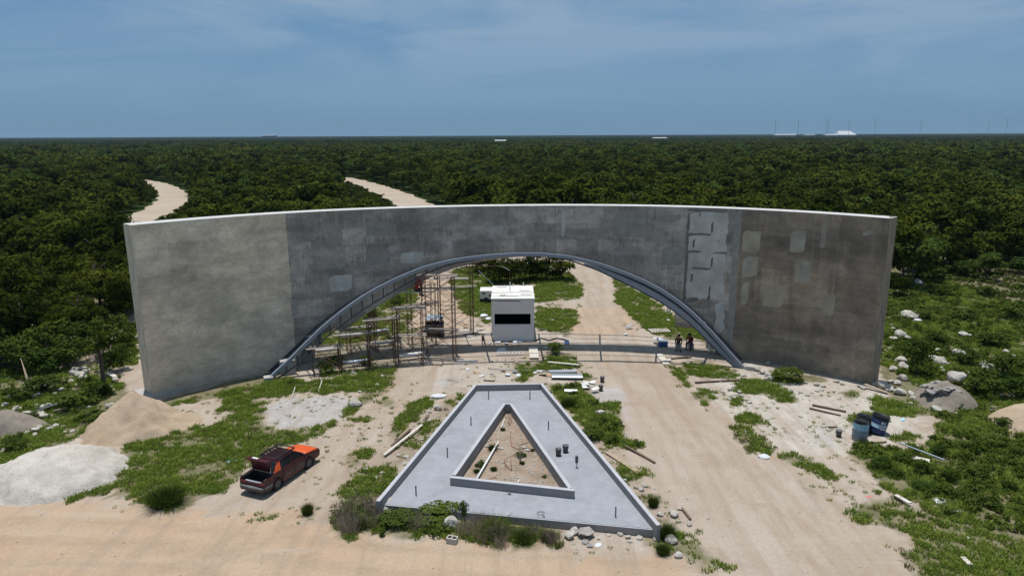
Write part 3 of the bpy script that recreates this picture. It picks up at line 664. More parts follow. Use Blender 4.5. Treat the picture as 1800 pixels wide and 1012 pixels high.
SM, SHF = (S0 + S1) / 2, (S1 - S0) / 2
def sst(x, a, b): t = min(1.0, max(0.0, (x - a) / (b - a))); return t * t * (3 - 2 * t)
def fasc(s): q = abs(s - SM) / SHF; return 0.80 * sst(q, 0.12, 0.62) * (1 - 0.55 * sst(q, 0.84, 1.0)) + 0.10
def front_pt(s, drop): p = arch_pt(s, off_front(s)); p[2] -= drop; return p
def strip(d0, d1, t, mat, a, b, name, inset=0.0):
    mb = MB(); vs = []
    for s in SS[a:b]:
        h = fasc(s); _, n = wall_at(s)
        for dd, ii in ((d0(h), inset), (d1(h), inset), (d1(h), inset + t), (d0(h), inset + t)): p = front_pt(s, dd); vs.append((p[0] - n[0] * ii, p[1] - n[1] * ii, p[2]))
    m_ = b - a; fs = [(4 * i + k, 4 * i + (k + 1) % 4, 4 * i + 4 + (k + 1) % 4, 4 * i + 4 + k) for i in range(m_ - 1) for k in range(4)] + [(3, 2, 1, 0), (4 * m_ - 4, 4 * m_ - 3, 4 * m_ - 2, 4 * m_ - 1)]
    return mb.add(vs, fs).build(name, mat, arch, off=AO)
strip(lambda h: h - 0.05, lambda h: h + 0.05, 0.1, MT['steel_dark'], 0, NS, "lower_rail")
rail(lambda s: off_front(s) * 0.5, 0.09, 0.10, MT['steel_dark'], name="middle_rail")
rail(lambda s: 0.16, 0.14, 0.14, MT['steel_dark'], dz=-0.08, name="wall_rail")
rail(lambda s: 0.3, 0.14, 0.14, MT['steel_dark'], True, name="wall_rail")
rail(lambda s: off_front(s) * 0.55, 0.09, 0.10, MT['steel'], True, name="middle_rail")
rail(lambda s: off_front(s), 0.14, 0.2, MT['steel'], True, name="rear_rail")
# sheet channel fixed under the right half
i0 = int(np.searchsorted(SS, surf_hit(1015, 454, off_front)[0]))
strip(lambda h: 0.16, lambda h: max(0.18, h * 0.42), 0.04, MT["steel_dark"], i0, NS, "fascia_web", 0.10)
strip(lambda h: max(0.2, h * 0.42), lambda h: h - 0.02, 0.06, MT["steel"], i0, NS, "fascia_sheet", 0.02)
# rungs of the open ladder on the left, front and rear
def rung_mesh(s, d0, d1, rear, w, mat):
    mb = MB(); a = arch_pt(s, d0, rear); b = arch_pt(s, d1, rear); mb.bar(a, b, w, w); o = mb.build("rung", mat, arch, off=AO); return o
sl_ = surf_hit(770, 464, off_front)[0]
s = S0 + 0.5
while s < sl_:
    MB().bar(front_pt(s, 0.08), front_pt(s, fasc(s)), 0.07, 0.07, up=(0, 1, 0)).build("rung", MT['steel_dark'], arch, off=AO)
    rung_mesh(s, off_front(s) - 0.1, off_front(s) * 0.5, False, 0.085, MT['steel_dark']); rung_mesh(s, off_front(s) * 0.55, off_front(s) - 0.1, True, 0.085, MT['steel_dark']); s += 0.85
s = S1 - 0.5
while s > surf_hit(1180, 520, off_front)[0]:
    rung_mesh(s, off_front(s) * 0.55, off_front(s) - 0.1, True, 0.085, MT['steel_dark']); s -= 1.7
for x in (-15.2, -11.4, -7.0, -2.4, 1.9, 6.6, 11.0, 14.8):
    sc_ = float(np.interp(x, _xx, _ss))
    for rear in (False, True):
        mb = MB(); mb.bar(arch_pt(sc_, off_front(sc_) - 0.1, rear) + np.array([0, 0, 0.0]), arch_pt(sc_, 0.05, rear) + np.array([0, 0, -0.05]), 0.13, 0.14); mb.build("cross_beam", MT['steel'], arch, off=AO)
# concrete feet of the frame
for s in (S0, S1):
    for rear in (False, True):
        p = arch_pt(s, off_front(s), rear); ft = MB(); ft.box((p[0], p[1], 0.05), (0.62, 0.6, 0.5), Matrix.Rotation(0.4 if s == S0 else -0.4, 3, 'Z')); ft.build("foot_block", MT['conc_foot'], arch, off=AO, bevel=0.03)
for u, v in ((506, 656), (541, 632)):
    p = gp(u, v); ft = MB(); ft.box((p[0], p[1], 0.5), (1.0, 0.8, 1.1), 0.5); ft.build("foot_block", MT['conc_foot'], arch, off=AO, bevel=0.03)
for u, v, vb in ((1243, 590, 612), (1248, 590, 618), (1256, 600, 619), (1190, 548, 557), (1178, 543, 552), (1174, 541, 548)):     # thin hanging posts
    s_, z_ = surf_hit(u, v, lambda q: 1.0); p, n = wall_at(s_); p = p + n * 1.0; zb = surf_hit(u, vb, lambda q: 1.0)[1]
    MB().bar((p[0], p[1], z_ + 0.3), (p[0], p[1], zb), 0.09, 0.09).build("post", MT['zinc'], arch, off=AO)

# ================================================================= GUARD BOOTH
bl, br_ = gp(864.5, 598), gp(939, 599.5)
bx0, bx1, by0 = bl[0], br_[0], (bl[1] + br_[1]) / 2
bz = zs((bx0 + bx1) / 2, by0, 527)
by1 = gp(900, 504.5, bz)[1]
bw, bd = bx1 - bx0, by1 - by0
booth = empty("guard_booth", ((bx0 + bx1) / 2, by0, 0)); tag(booth, "plain grey boxy guard booth with one wide dark window opening", "guard booth")
xw0 = (870 - 902) / (939 - 864.5) * bw + 0.0; xw1 = (933 - 902) / (939 - 864.5) * bw
zw0, zw1 = zs(0, by0, 571), zs(0, by0, 551.5)
T = 0.15
mb = MB(); hw = bw / 2
mb.box(((-hw + xw0) / 2, T / 2, bz / 2), (xw0 + hw, T, bz)); mb.box(((hw + xw1) / 2, T / 2, bz / 2), (hw - xw1, T, bz))
mb.box(((xw0 + xw1) / 2, T / 2, zw0 / 2), (xw1 - xw0, T, zw0)); mb.box(((xw0 + xw1) / 2, T / 2, (zw1 + bz) / 2), (xw1 - xw0, T, bz - zw1))
mb.build("front_wall", MT['booth'], booth)
MB().box((-hw + T / 2, bd / 2 + T / 2, bz / 2), (T, bd - T, bz)).build("side_wall", MT['booth'], booth)
MB().box((hw - T / 2, bd / 2 + T / 2, bz / 2), (T, bd - T, bz)).build("side_wall", MT['booth'], booth)
MB().box((0, bd - T / 2, bz / 2), (bw - 2 * T, T, bz)).build("rear_wall", MT['booth'], booth)
rf = MB().box((0, bd / 2, bz + 0.05), (bw + 0.06, bd + 0.06, 0.14)).build("roof", MT['white'], booth)
def on_roof(u, v): q = gp(u, v, bz + 0.12); return q[0] - (bx0 + bx1) / 2, q[1] - by0
for (u, v, w, d) in ((884, 519, 0.5, 0.5), (900, 520.5, 1.0, 0.2), (922, 511, 0.9, 0.12), (882, 505, 0.9, 0.12), (925, 518, 0.9, 0.06)):
    x, y = on_roof(u, v); MB().box((x, y, bz + 0.15), (w, d, 0.06)).build("loose_board", MT['wood_pale'] if w < 0.6 else MT['white'], rf)
for (u, v, h) in ((896.5, 511, 0.75), (902, 502.8, 0.2), (920, 502.5, 0.3)):
    x, y = on_roof(u, v); MB().tube([(x, y, bz + 0.1), (x, y, bz + 0.12 + h)], 0.045, 6).build("vent_pipe", MT['plastic_white'], rf)
mb = MB(); mb.bar((-hw + 0.02, -0.02, bz - 0.04), (hw * 0.35, -0.02, bz - 0.12), 0.03, 0.05); mb.build("edge_stain_strip", MT['wood_dark'], booth)
mb = MB(); mb.box(((xw0 + xw1) / 2, T / 2, zw0 + 0.02), (xw1 - xw0 - 0.01, T + 0.04, 0.05)); mb.build("window_sill", MT['booth'], booth)
MB().box((0, bd - T - 0.16, bz * 0.5), (bw - 2 * T - 0.04, 0.03, bz - 0.3)).build("rear_shade_panel", MT['dark_in'], booth)  # added near-black panel: the dim interior's shade put into its colour
for sg in (-1, 1): MB().box((sg * (hw - T - 0.03), bd / 2, bz * 0.5), (0.03, bd - 3 * T, bz - 0.3)).build("side_shade_panel", MT['dark_in'], booth)  # near-black side panels, likewise added to paint the shade behind the window
MB().box((0, bd / 2, 0.06), (bw - 2 * T - 0.02, bd - 2 * T - 0.02, 0.1)).build("floor", MT['dark_in'], booth)  # floor coloured near-black as well, painted as shaded interior
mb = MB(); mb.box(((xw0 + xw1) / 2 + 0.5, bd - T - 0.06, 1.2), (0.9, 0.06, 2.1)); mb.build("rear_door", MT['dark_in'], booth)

# ================================================================= LETTER-SHAPED PLANTER
ZF, ZR = 0.36, 0.74
def S2(u, v, z): return gp(u, v, z)[:2]
slab = empty("letter_planter", (*gp(900, 800)[:2], 0)); tag(slab, "large grey concrete planter laid out flat as a letter A", "planter")
so_ = tuple(slab.location)
TL, TR = S2(834, 675.5, ZR), S2(953.5, 673.5, ZR); BL = S2(661, 880, ZR); BR = S2(1161, 922, ZR)
BLf, BRf = S2(663, 884, ZF), S2(1152, 929, ZF)
aT0, aT1 = S2(884.5, 708.5, ZR), S2(900, 708.5, ZR); aL, aR = S2(791, 839.5, ZR), S2(1009.5, 863, ZR)
# deck: ring between the outer outline and the inner triangle, built as four pieces meeting end to end
inner = [aT0, aT1, aR, aL]; outer = [TL, TR, BRf, BLf]
cI = sum(np.array(p) for p in inner) / 4
inn = [tuple(cI + (np.array(p) - cI) * 0.975) for p in inner]
mb = MB(); vs = [(*p, ZF) for p in outer] + [(*p, ZF) for p in inn] + [(*p, -0.1) for p in outer] + [(*p, -0.1) for p in inn]
fs = [(i, 4 + i, 4 + (i + 1) % 4, (i + 1) % 4) for i in range(4)] + [(8 + i, i, (i + 1) % 4, 8 + (i + 1) % 4) for i in range(4)]
fs = [tuple(reversed(f)) for f in fs]
mb.add(vs, fs).build("deck", MT['slab'], slab, off=so_)
def rim_wall(a, b, t, side, name, z1=ZR, z0=-0.05, ea=0, eb=0):
    a = np.array(a); b = np.array(b); d = (b - a) / np.linalg.norm(b - a); n = np.array([-d[1], d[0]]) * side
    a = a - d * ea; b = b + d * eb
    mb = MB(); mb.prism([tuple(a), tuple(b), tuple(b + n * t), tuple(a + n * t)], z0, z1 - 0.012, 0)
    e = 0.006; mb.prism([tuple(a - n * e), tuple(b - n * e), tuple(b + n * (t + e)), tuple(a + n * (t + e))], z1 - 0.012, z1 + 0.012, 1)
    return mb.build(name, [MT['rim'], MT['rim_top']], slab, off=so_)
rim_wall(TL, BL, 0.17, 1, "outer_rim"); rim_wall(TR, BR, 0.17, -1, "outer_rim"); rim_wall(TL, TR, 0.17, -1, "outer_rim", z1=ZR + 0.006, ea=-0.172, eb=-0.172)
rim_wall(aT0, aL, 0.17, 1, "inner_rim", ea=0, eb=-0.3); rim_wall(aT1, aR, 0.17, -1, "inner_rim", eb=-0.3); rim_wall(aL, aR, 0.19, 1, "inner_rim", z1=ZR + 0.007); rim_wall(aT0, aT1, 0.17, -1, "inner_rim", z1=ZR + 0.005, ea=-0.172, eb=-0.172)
# front face of the deck: added strip, the face's shade put into its darker colour
rim_wall(BLf, BRf, 0.05, -1, "front_edge", z1=ZF - 0.03)
# stub pipes standing on the deck
for u, v0, v1 in ((859, 687, 701.5), (931.5, 687, 701.5), (828, 732, 747), (964, 740, 755), (786.5, 786, 803), (731.5, 853, 870.5), (1082, 890, 908)):
    x, y = S2(u, v1, ZF); zt = zs(x, y, v0); MB().tube([(x, y, ZF - 0.02), (x, y, zt)], 0.032, 7).build("stub_pipe", MT['bucket'], slab, off=so_)
x, y = S2(1013.5, 821, ZF); mb = MB(); mb.tube([(x, y, ZF), (x, y, ZF + 0.3)], 0.03, 7); mb.build("stub_pipe", MT['zinc'], slab, off=so_)
MB().tube([(x, y, ZF + 0.26), (x, y, ZF + 0.62)], 0.075, 8).build("pipe_sleeve", MT['bucket'], slab, off=so_)
x, y = S2(895.5, 868, ZF); mb = MB(); mb.lathe([(0.001, ZF + 0.012), (0.09, ZF + 0.012), (0.09, ZF - 0.01)], 12, (x, y, 0)); mb.build("drain_cover", MT['steel_dark'], slab, off=so_)
# earth inside the counter of the letter
m, nt, b = newmat("planter_earth"); p = worldpos(nt)
c = ramp(nt, noise_tex(nt, p, 0.8, 6, 0.65), [(0.3, (0.17, 0.125, 0.09)), (0.52, (0.27, 0.20, 0.145)), (0.72, (0.29, 0.255, 0.22))])
c = mixc(nt, mapr(nt, noise_tex(nt, p, 11, 3, 0.7), 0.6, 0.7, 0, 0.6), c, (0.60, 0.56, 0.5)); nt.links.new(c, b.inputs['Base Color']); b.inputs['Roughness'].default_value = 1
bump(nt, b, noise_tex(nt, p, 5, 5), 0.7, 0.08)
mb = MB(); q = [tuple(cI + (np.array(p) - cI) * 0.97) for p in inner]; mb.add([(*p, 0.16) for p in q], [(3, 2, 1, 0)]); mb.build("planter_soil", m, slab, off=so_)

# ================================================================= PILES AND DISTANT BUILDINGS
def pile(name, humps, mat, label, pad=0.4):
    x0 = min(h[0] - max(h[2], h[3]) - pad for h in humps); x1 = max(h[0] + max(h[2], h[3]) + pad for h in humps)
    y0 = min(h[1] - max(h[2], h[3]) - pad for h in humps); y1 = max(h[1] + max(h[2], h[3]) + pad for h in humps)
    me = grid_mesh(name, np.arange(x0, x1, 0.14), np.arange(y0, y1, 0.14), lambda X, Y: pile_h(X, Y, humps) - 0.02, [mat], keep=lambda Z: (Z[:-1, :-1] > -0.15).ravel())
    return tag(place(name, me), label, "pile")
def loose_mat(name, a, b_, speck):
    m, nt, b = newmat(name); p = worldpos(nt)
    c = ramp(nt, noise_tex(nt, p, 0.7, 6, 0.65), [(0.3, a), (0.7, b_)])
    c = mixc(nt, mapr(nt, noise_tex(nt, p, 12, 4, 0.75), 0.52, 0.66, 0, 0.6), c, speck)
    c = mixc(nt, mapr(nt, noise_tex(nt, p, 1.1, 6, 0.7, 0.6), 0.52, 0.66, 0, 0.45), c, [x * 0.72 for x in a])
    nt.links.new(c, b.inputs['Base Color']); b.inputs['Roughness'].default_value = 1; b.inputs['Specular IOR Level'].default_value = 0.1
    bump(nt, b, noise_tex(nt, p, 9, 5, 0.7), 0.8, 0.06); return m
MT['sascab'] = loose_mat("tan_sand", (0.376, 0.280, 0.192), (0.432, 0.344, 0.256), (0.320, 0.224, 0.144))
MT['gravel'] = loose_mat("pale_gravel", (0.390, 0.354, 0.312), (0.547, 0.505, 0.452), (0.234, 0.208, 0.181))
MT['dirtpile'] = loose_mat("grey_spoil", (0.160, 0.136, 0.112), (0.288, 0.248, 0.208), (0.160, 0.136, 0.112))
a = gp(240, 750); b2 = gp(296, 742)
pile("sand_pile", [(a[0], a[1], 2.7, 2.6, 0.2, 2.15, 0.9), (b2[0], b2[1], 1.9, 1.5, 0.0, 0.8, 0.9), (gp(205, 765)[0], gp(205, 765)[1], 1.7, 1.2, 0, 0.5, 1.0)], MT['sascab'], "tan sand heap by the left end of the wall")
a = gp(95, 836); b2 = gp(165, 826)
pile("gravel_pile", [(a[0], a[1], 3.3, 2.7, 0.1, 1.45, 0.62), (b2[0], b2[1], 1.7, 1.8, 0, 0.95, 0.7), (gp(30, 850)[0], gp(30, 850)[1], 2.8, 2.0, 0, 0.6, 0.9)], MT['gravel'], "whitish gravel heap beside the foreground road")
a = gp(1664, 704); a2 = gp(1650, 706); pile("spoil_pile", [(a[0], a[1] + 0.2, 1.5, 1.9, 0.2, 1.35, 0.65), (a2[0], a2[1], 1.5, 1.9, 0, 0.9, 0.8)], MT['dirtpile'], "grey spoil heap with broken concrete in the weeds")
a = gp(1800, 742); pile("spoil_pile", [(a[0], a[1], 2.2, 1.6, 0.2, 1.3, 0.8)], MT['sascab'], "pale spoil mound at the right edge of the picture")
a = gp(12, 752); pile("spoil_pile", [(a[0], a[1], 2.2, 1.3, 0.2, 1.2, 0.8)], MT['dirtpile'], "brown spoil mound in the rubble at the left edge")

MT['far_white'] = simple("far_white_sheet", (0.42, 0.43, 0.44), 0.6, 0, 0.05, 0.02); MT['far_grey'] = simple("far_grey_wall", (0.17, 0.20, 0.24), 0.9, 0, 0.1, 0.02)
def far_block(name, u0, u1, D, h, d, mat, label, roofh=0.0, slope=0.0):
    k = D * 1.0
    x0 = gp(u0, 300)[0] / gp(u0, 300)[1] * k; x1 = gp(u1, 300)[0] / gp(u1, 300)[1] * k
    e = empty(name, ((x0 + x1) / 2, k, 0)); tag(e, label, "building")
    w = (x1 - x0)
    MB().box((0, d / 2, h / 2), (w, d, h)).build("wall", mat, e)
    rb = MB(); rb.add([(-w / 2 - 1, -1, h), (w / 2 + 1, -1, h), (w / 2 + 1 - slope, d + 1, h), (-w / 2 - 1 + slope, d + 1, h), (-w / 2 - 1 + slope, d / 2, h + roofh + 0.4), (w / 2 + 1 - slope, d / 2, h + roofh + 0.4)], [(0, 1, 5, 4), (3, 4, 5, 2), (0, 4, 3), (1, 2, 5), (0, 3, 2, 1)])
    rb.build("roof", MT['far_white'], e); return e
far_block("warehouse", 1469, 1499, 2300, 13, 60, MT['far_white'], "large white warehouse with a pitched roof on the horizon", 12, 8)
far_block("long_shed", 1446, 1470, 2300, 12.5, 30, MT['far_white'], "low white shed joined left of the big warehouse", 2)
far_block("long_shed", 1358, 1395, 2400, 13.5, 30, MT['far_white'], "long low white shed left of the warehouse", 2)
far_block("long_shed", 1410, 1428, 2450, 13.5, 30, MT['far_white'], "short white shed between two masts on the horizon", 1)
far_block("long_shed", 1147, 1170, 1500, 9.2, 25, MT['far_white'], "white shed on the horizon right of centre", 1)
far_block("long_shed", 871, 889, 1100, 8.0, 18, MT['far_white'], "white shed on the horizon above the booth", 1)
far_block("office_block", 466, 486, 2600, 19, 30, MT['far_grey'], "hazy grey building on the horizon above the left wing", 1)
for i, (u, v0) in enumerate(((1357, 211), (1396.5, 212), (1445, 210), (1449, 210), (1485, 214), (1530, 210), (1609, 211), (1727, 212), (1758, 207), (1795, 210))):
    D = 2000 + 60 * i; xx = gp(u, 300)[0] / gp(u, 300)[1] * D; h = zs(xx, D, v0)
    e = empty("lattice_mast", (xx, D, 0)); tag(e, "thin tall mast standing on the hazy right horizon", "mast", "thin masts along the right horizon")
    mb = MB()
    for k in range(3): mb.tube([(0.9 * math.cos(k * 2.1), 0.9 * math.sin(k * 2.1), 0), (0.35 * math.cos(k * 2.1), 0.35 * math.sin(k * 2.1), h)], 0.16, 3)
    for k in range(10): mb.bar((-0.6, 0.5, h * k / 10), (0.6, -0.4, h * (k + 0.5) / 10), 0.12, 0.12)
    mb.build("mast_frame", MT['far_grey'], e); MB().tube([(0, 0, h), (0, 0, h + 4)], 0.15, 4).build("antenna", MT['far_grey'], e)
# ================================================================= VEGETATION
def quads_mesh(name, C, N, size, mat, rs, aspect=1.0, mi=None, extra=None):
    """leaf faces: centres C, facing N, one four-cornered folded leaf each"""
    n = len(C); N = N / np.maximum(np.linalg.norm(N, axis=1, keepdims=True), 1e-6)
    r = rs.normal(size=(n, 3)); T = np.cross(N, r); T /= np.maximum(np.linalg.norm(T, axis=1, keepdims=True), 1e-6); B = np.cross(N, T)
    s = (size * rs.uniform(0.65, 1.35, n))[:, None] / 2
    V = np.stack([C - T * s, C - B * s * aspect + N * s * 0.25, C + T * s, C + B * s * aspect + N * s * 0.25], 1).reshape(-1, 3)
    F = np.arange(4 * n).reshape(-1, 4)
    me = bpy.data.meshes.new(name); me.vertices.add(4 * n); me.vertices.foreach_set("co", V.astype(np.float32).ravel())
    me.loops.add(4 * n); me.loops.foreach_set("vertex_index", F.astype(np.int32).ravel())
    me.polygons.add(n); me.polygons.foreach_set("loop_start", np.arange(0, 4 * n, 4, dtype=np.int32))
    me.materials.append(mat); me.update(calc_edges=True); me.validate(); return me
def crown_points(rs, n, R, z0, z1, nb=14, flat=0.75, shell=0.35):
    """points on the skins of many overlapping leaf clumps"""
    cs = []
    while len(cs) < nb:
        p = rs.uniform(-1, 1, 3)
        if np.linalg.norm(p) < 1 and p[2] > -0.75: cs.append(p)
    cs = np.array(cs); cs[:, :2] *= R * 0.72; cs[:, 2] = (z0 + z1) / 2 + cs[:, 2] * (z1 - z0) * 0.36
    br = R * rs.uniform(0.24, 0.46, nb)
    k = rs.choice(nb, n, p=br ** 2 / (br ** 2).sum())
    d = rs.normal(size=(n, 3)); d /= np.linalg.norm(d, axis=1, keepdims=True); d[:, 2] = np.where(d[:, 2] < -0.35, -d[:, 2], d[:, 2])
    rad = br[k] * (1 - shell * rs.rand(n) ** 1.6) * rs.uniform(0.9, 1.18, n)
    C = cs[k] + d * rad[:, None] * np.array([1, 1, flat])
    N = d * 1.0 + rs.normal(size=(n, 3)) * 0.55 + np.array([0, 0, 0.35])
    return C, N
def crown_mesh(name, seed, n, size, R=2.5, z0=1.3, z1=6.0, nb=16, mat=None, flat=0.75):
    rs = np.random.RandomState(seed); C, N = crown_points(rs, n, R, z0, z1, nb, flat)
    return quads_mesh(name, C, N, size, mat or MT['leaf'], rs, 0.62)
def trunk_mesh(name, seed, h=4.6, r=0.13):
    rs = random.Random(seed); mb = MB(); x = y = 0; pts = []
    for i in range(6): pts.append((x, y, -0.2 + (h + 0.2) * i / 5)); x += rs.uniform(-0.18, 0.18); y += rs.uniform(-0.18, 0.18)
    mb.tube(pts, [r * (1 - 0.13 * i) for i in range(6)], 6)
    for k in range(5):
        i = rs.randint(2, 4); a = rs.uniform(0, 6.28); p = Vector(pts[i]); L = rs.uniform(0.6, 1.1)
        q = p + Vector((math.cos(a) * L * 0.6, math.sin(a) * L * 0.6, L * 0.6)); e = q + Vector((math.cos(a) * L * 0.5, math.sin(a) * L * 0.5, L * 0.55))
        mb.tube([p, q, e], [r * 0.5, r * 0.35, r * 0.15], 4)
    return mb.mesh(name, MT['bark'], True)
CROWN_NEAR = [crown_mesh("crown_near", 100 + i, 3600, 0.30, R=[2.4, 2.8, 2.2, 2.6][i], z1=[6.0, 5.6, 6.6, 6.2][i], z0=-0.7, nb=26) for i in range(4)]
CROWN_MID = [crown_mesh("crown_mid", 200 + i, 1300, 0.46, R=[2.5, 2.8, 2.2, 2.6, 2.4, 3.0][i], z1=[6.0, 5.5, 6.6, 5.8, 6.3, 5.6][i], z0=0.2, nb=17) for i in range(6)]
TRUNKS = [trunk_mesh("trunk_shape", 300 + i) for i in range(4)]
# --- instancing node group
def scatter(name, pts, rot, scl, protos, kind="stuff", label=None, cat=None, seed=0, idx=None):
    pts = np.asarray(pts, np.float32); n = len(pts)
    c = bpy.data.collections.new(name + "_shapes")
    for o in protos: c.objects.link(o)
    me = bpy.data.meshes.new(name); me.vertices.add(n); me.vertices.foreach_set("co", pts.ravel())
    if idx is None: idx = np.random.RandomState(seed).randint(0, len(protos), n)
    a = me.attributes.new("pick", 'INT', 'POINT'); a.data.foreach_set("value", np.asarray(idx, np.int32))
    a = me.attributes.new("turn", 'FLOAT_VECTOR', 'POINT'); r3 = np.zeros((n, 3), np.float32)
    if np.ndim(rot) == 1: r3[:, 2] = rot
    else: r3[:] = rot
    a.data.foreach_set("vector", r3.ravel())
    a = me.attributes.new("size", 'FLOAT_VECTOR', 'POINT'); s3 = np.ones((n, 3), np.float32); s3 *= np.asarray(scl, np.float32).reshape(n, -1); a.data.foreach_set("vector", s3.ravel())
    me.update()
    o = place(name, me)
    ng = bpy.data.node_groups.new(name + "_scatter", 'GeometryNodeTree')
    ng.interface.new_socket("Geometry", in_out='INPUT', socket_type='NodeSocketGeometry'); ng.interface.new_socket("Geometry", in_out='OUTPUT', socket_type='NodeSocketGeometry')
    gi = ng.nodes.new("NodeGroupInput"); go = ng.nodes.new("NodeGroupOutput"); ip = ng.nodes.new("GeometryNodeInstanceOnPoints")
    ci = ng.nodes.new("GeometryNodeCollectionInfo"); ci.inputs[0].default_value = c; ci.inputs[1].default_value = True; ci.inputs[2].default_value = True
    def at(nm, t):
        q = ng.nodes.new("GeometryNodeInputNamedAttribute"); q.data_type = t; q.inputs[0].default_value = nm; return [s for s in q.outputs if s.enabled and s.name == "Attribute"][0]
    ip.inputs['Pick Instance'].default_value = True
    ng.links.new(gi.outputs[0], ip.inputs['Points']); ng.links.new(ci.outputs[0], ip.inputs['Instance'])
    ng.links.new(at("pick", 'INT'), ip.inputs['Instance Index'])
    e2r = ng.nodes.new("FunctionNodeEulerToRotation"); ng.links.new(at("turn", 'FLOAT_VECTOR'), e2r.inputs[0]); ng.links.new(e2r.outputs[0], ip.inputs['Rotation'])
    ng.links.new(at("size", 'FLOAT_VECTOR'), ip.inputs['Scale']); ng.links.new(ip.outputs[0], go.inputs[0])
    md = o.modifiers.new("scatter", 'NODES'); md.node_group = ng
    tag(o, label, cat, None, kind); return o
def proto(name, me): return bpy.data.objects.new(name, me)

VIS = [[(246, 317), (262, 320), (300, 325), (330, 343), (324, 361), (298, 375), (279, 387), (231, 390), (227, 381), (265, 372), (284, 352), (276, 336), (250, 326)],
       [(606, 322), (622, 311), (660, 321), (700, 331), (757, 357), (698, 359), (690, 351), (650, 346), (606, 332)]]
WALLPX = [(216, 394), (495, 374), (960, 359), (1290, 364), (1578, 380), (1550, 640), (246, 660)]
rs = np.random.RandomState(21)
def jgrid(d0, d1, sp):
    n = int(d1 * 2.2 / sp); X, Y = np.meshgrid(np.arange(-n // 2, n // 2 + 1) * sp, np.arange(8, d1, sp))
    X = X + rs.uniform(-0.42, 0.42, X.shape) * sp; Y = Y + rs.uniform(-0.42, 0.42, X.shape) * sp
    X, Y = X.ravel(), Y.ravel(); D = np.hypot(X, Y); k = (D >= d0) & (D < d1) & (np.abs(X) < 0.86 * Y + 8)
    return X[k], Y[k]
def forest_ok(X, Y, hgt, R):
    z = np.zeros_like(X); U, V = proj(np.stack([X, Y, z], -1)); ok = ~inpoly(U, V, CLEAR)
    for vis in VIS:
        for fz in (0.0, 0.35, 0.7, 1.0):
            for dx in (-0.9, 0, 0.9):
                w = R * dx * (1.0 if fz in (0.35, 0.7) else 0.4)
                U, V = proj(np.stack([X + w, Y, hgt * fz], -1)); ok &= ~inpoly(U, V, vis)
    return ok
def wallgap(X, Y):
    xx = np.clip(X, XL, XR); yw = np.polyval(WP, xx); return (Y > yw + WT + 2.8) | (Y < yw - 3) | (X < XL - 3) | (X > XR + 3)
def road_ok(X, Y, marg):
    ok = np.ones(X.shape, bool)
    for _, P, Wd in (R1, R2):
        for q, w in zip(P, Wd): ok &= np.hypot(X - q[0], Y - q[1]) > w / 2 + marg
    return ok
X, Y = jgrid(20, 340, 3.3)
hn = fbm(X * 0.035, Y * 0.035, 3); SC = (0.50 + 0.95 * hn) * rs.uniform(0.68, 1.38, len(X))
okf = forest_ok(X, Y, 6 * SC, 2.4 * SC); U0, V0 = proj(np.stack([X, Y, 0 * X], -1)); low = ~okf & ~inpoly(U0, V0, CLEAR) & road_ok(X, Y, 0.6) & wallgap(X, Y); XL_, YL_ = X[low], Y[low]
k = okf & wallgap(X, Y) & road_ok(X, Y, 1.2); X, Y, SC = X[k], Y[k], SC[k]
U, V = proj(np.stack([X, Y, 5 * SC], -1)); Ul, Vl = proj(np.stack([X, Y, 1.5 * SC], -1))
vis = (U > -60) & (U < 1860) & (Vl > 200) & ~(inpoly(U, V, WALLPX) & (V > 372))
D = np.hypot(X, Y); order = np.argsort(np.where(vis, D, 1e9))
near = order[:262]; isn = np.zeros(len(X), bool); isn[near] = True
def add_tree(name, x, y, s, cm, tm, label, group, mat=None, sx=1.0, rz=None):
    e = empty(name, (x, y, 0), rnd.uniform(0, 6.28) if rz is None else rz); e.scale = (s * sx, s * sx, s)
    tag(e, label, "tree", group); place("trunk", tm, e); place("crown", cm, e); return e
for i in near:
    cm = CROWN_NEAR[rnd.randrange(4)] if D[i] < 82 else CROWN_MID[rnd.randrange(6)]
    u = U[i]
    size = "tall" if SC[i] > 1.12 else "low" if SC[i] < 0.88 else "middling"
    row = "in the front row of the forest" if D[i] < 75 else "in the near rows of the forest" if D[i] < 115 else "a few rows into the forest" if D[i] < 160 else "deeper in the forest"
    ZN = ((90, "at the far left edge"), (230, "left of the wall"), (420, "above the wall's left end"), (640, "between the two dirt roads"), (860, "above the arch's left shoulder"), (1050, "above the arch's crown"), (1290, "above the arch's right shoulder"), (1560, "above the wall's right wing"), (1690, "right of the wall"), (9999, "at the far right edge"))
    zone = next(z_ for lim, z_ in ZN if u < lim); lab = f"{size} dark bushy tree {row} {zone}"
    g = "forest trees left of the wall" if u < 230 else "forest trees right of the wall" if u > 1560 else "forest trees behind the wall"
    add_tree("forest_tree", X[i], Y[i], float(SC[i]) * (1.12 if D[i] < 60 else 1.0), cm, TRUNKS[rnd.randrange(4)], lab, g, sx=rnd.uniform(0.9, 1.15))
tree_protos = []
for i, me in enumerate([crown_mesh("crown_far", 400 + i, 620, 0.62, R=[2.6, 2.9, 2.3, 2.7, 2.5, 2.2, 2.4][i], z1=[6.0, 5.5, 6.6, 5.8, 6.2, 5.6, 5.4][i], z0=1.0, nb=13, mat=MT["leaf_light"] if i == 5 else None) for i in range(7)]): tree_protos.append(proto("far_tree_shape", me))
tree_protos2 = [proto('scrub_shape', crown_mesh('scrub', 470 + i, 420, 0.9, R=3.4, z0=-1.5, z1=5.0, nb=12)) for i in range(2)]
o = ~isn
P = np.stack([X[o], Y[o], np.zeros(o.sum())], -1)
scatter("forest_trees", P, rs.uniform(0, 6.28, len(P)), SC[o], tree_protos, seed=2)
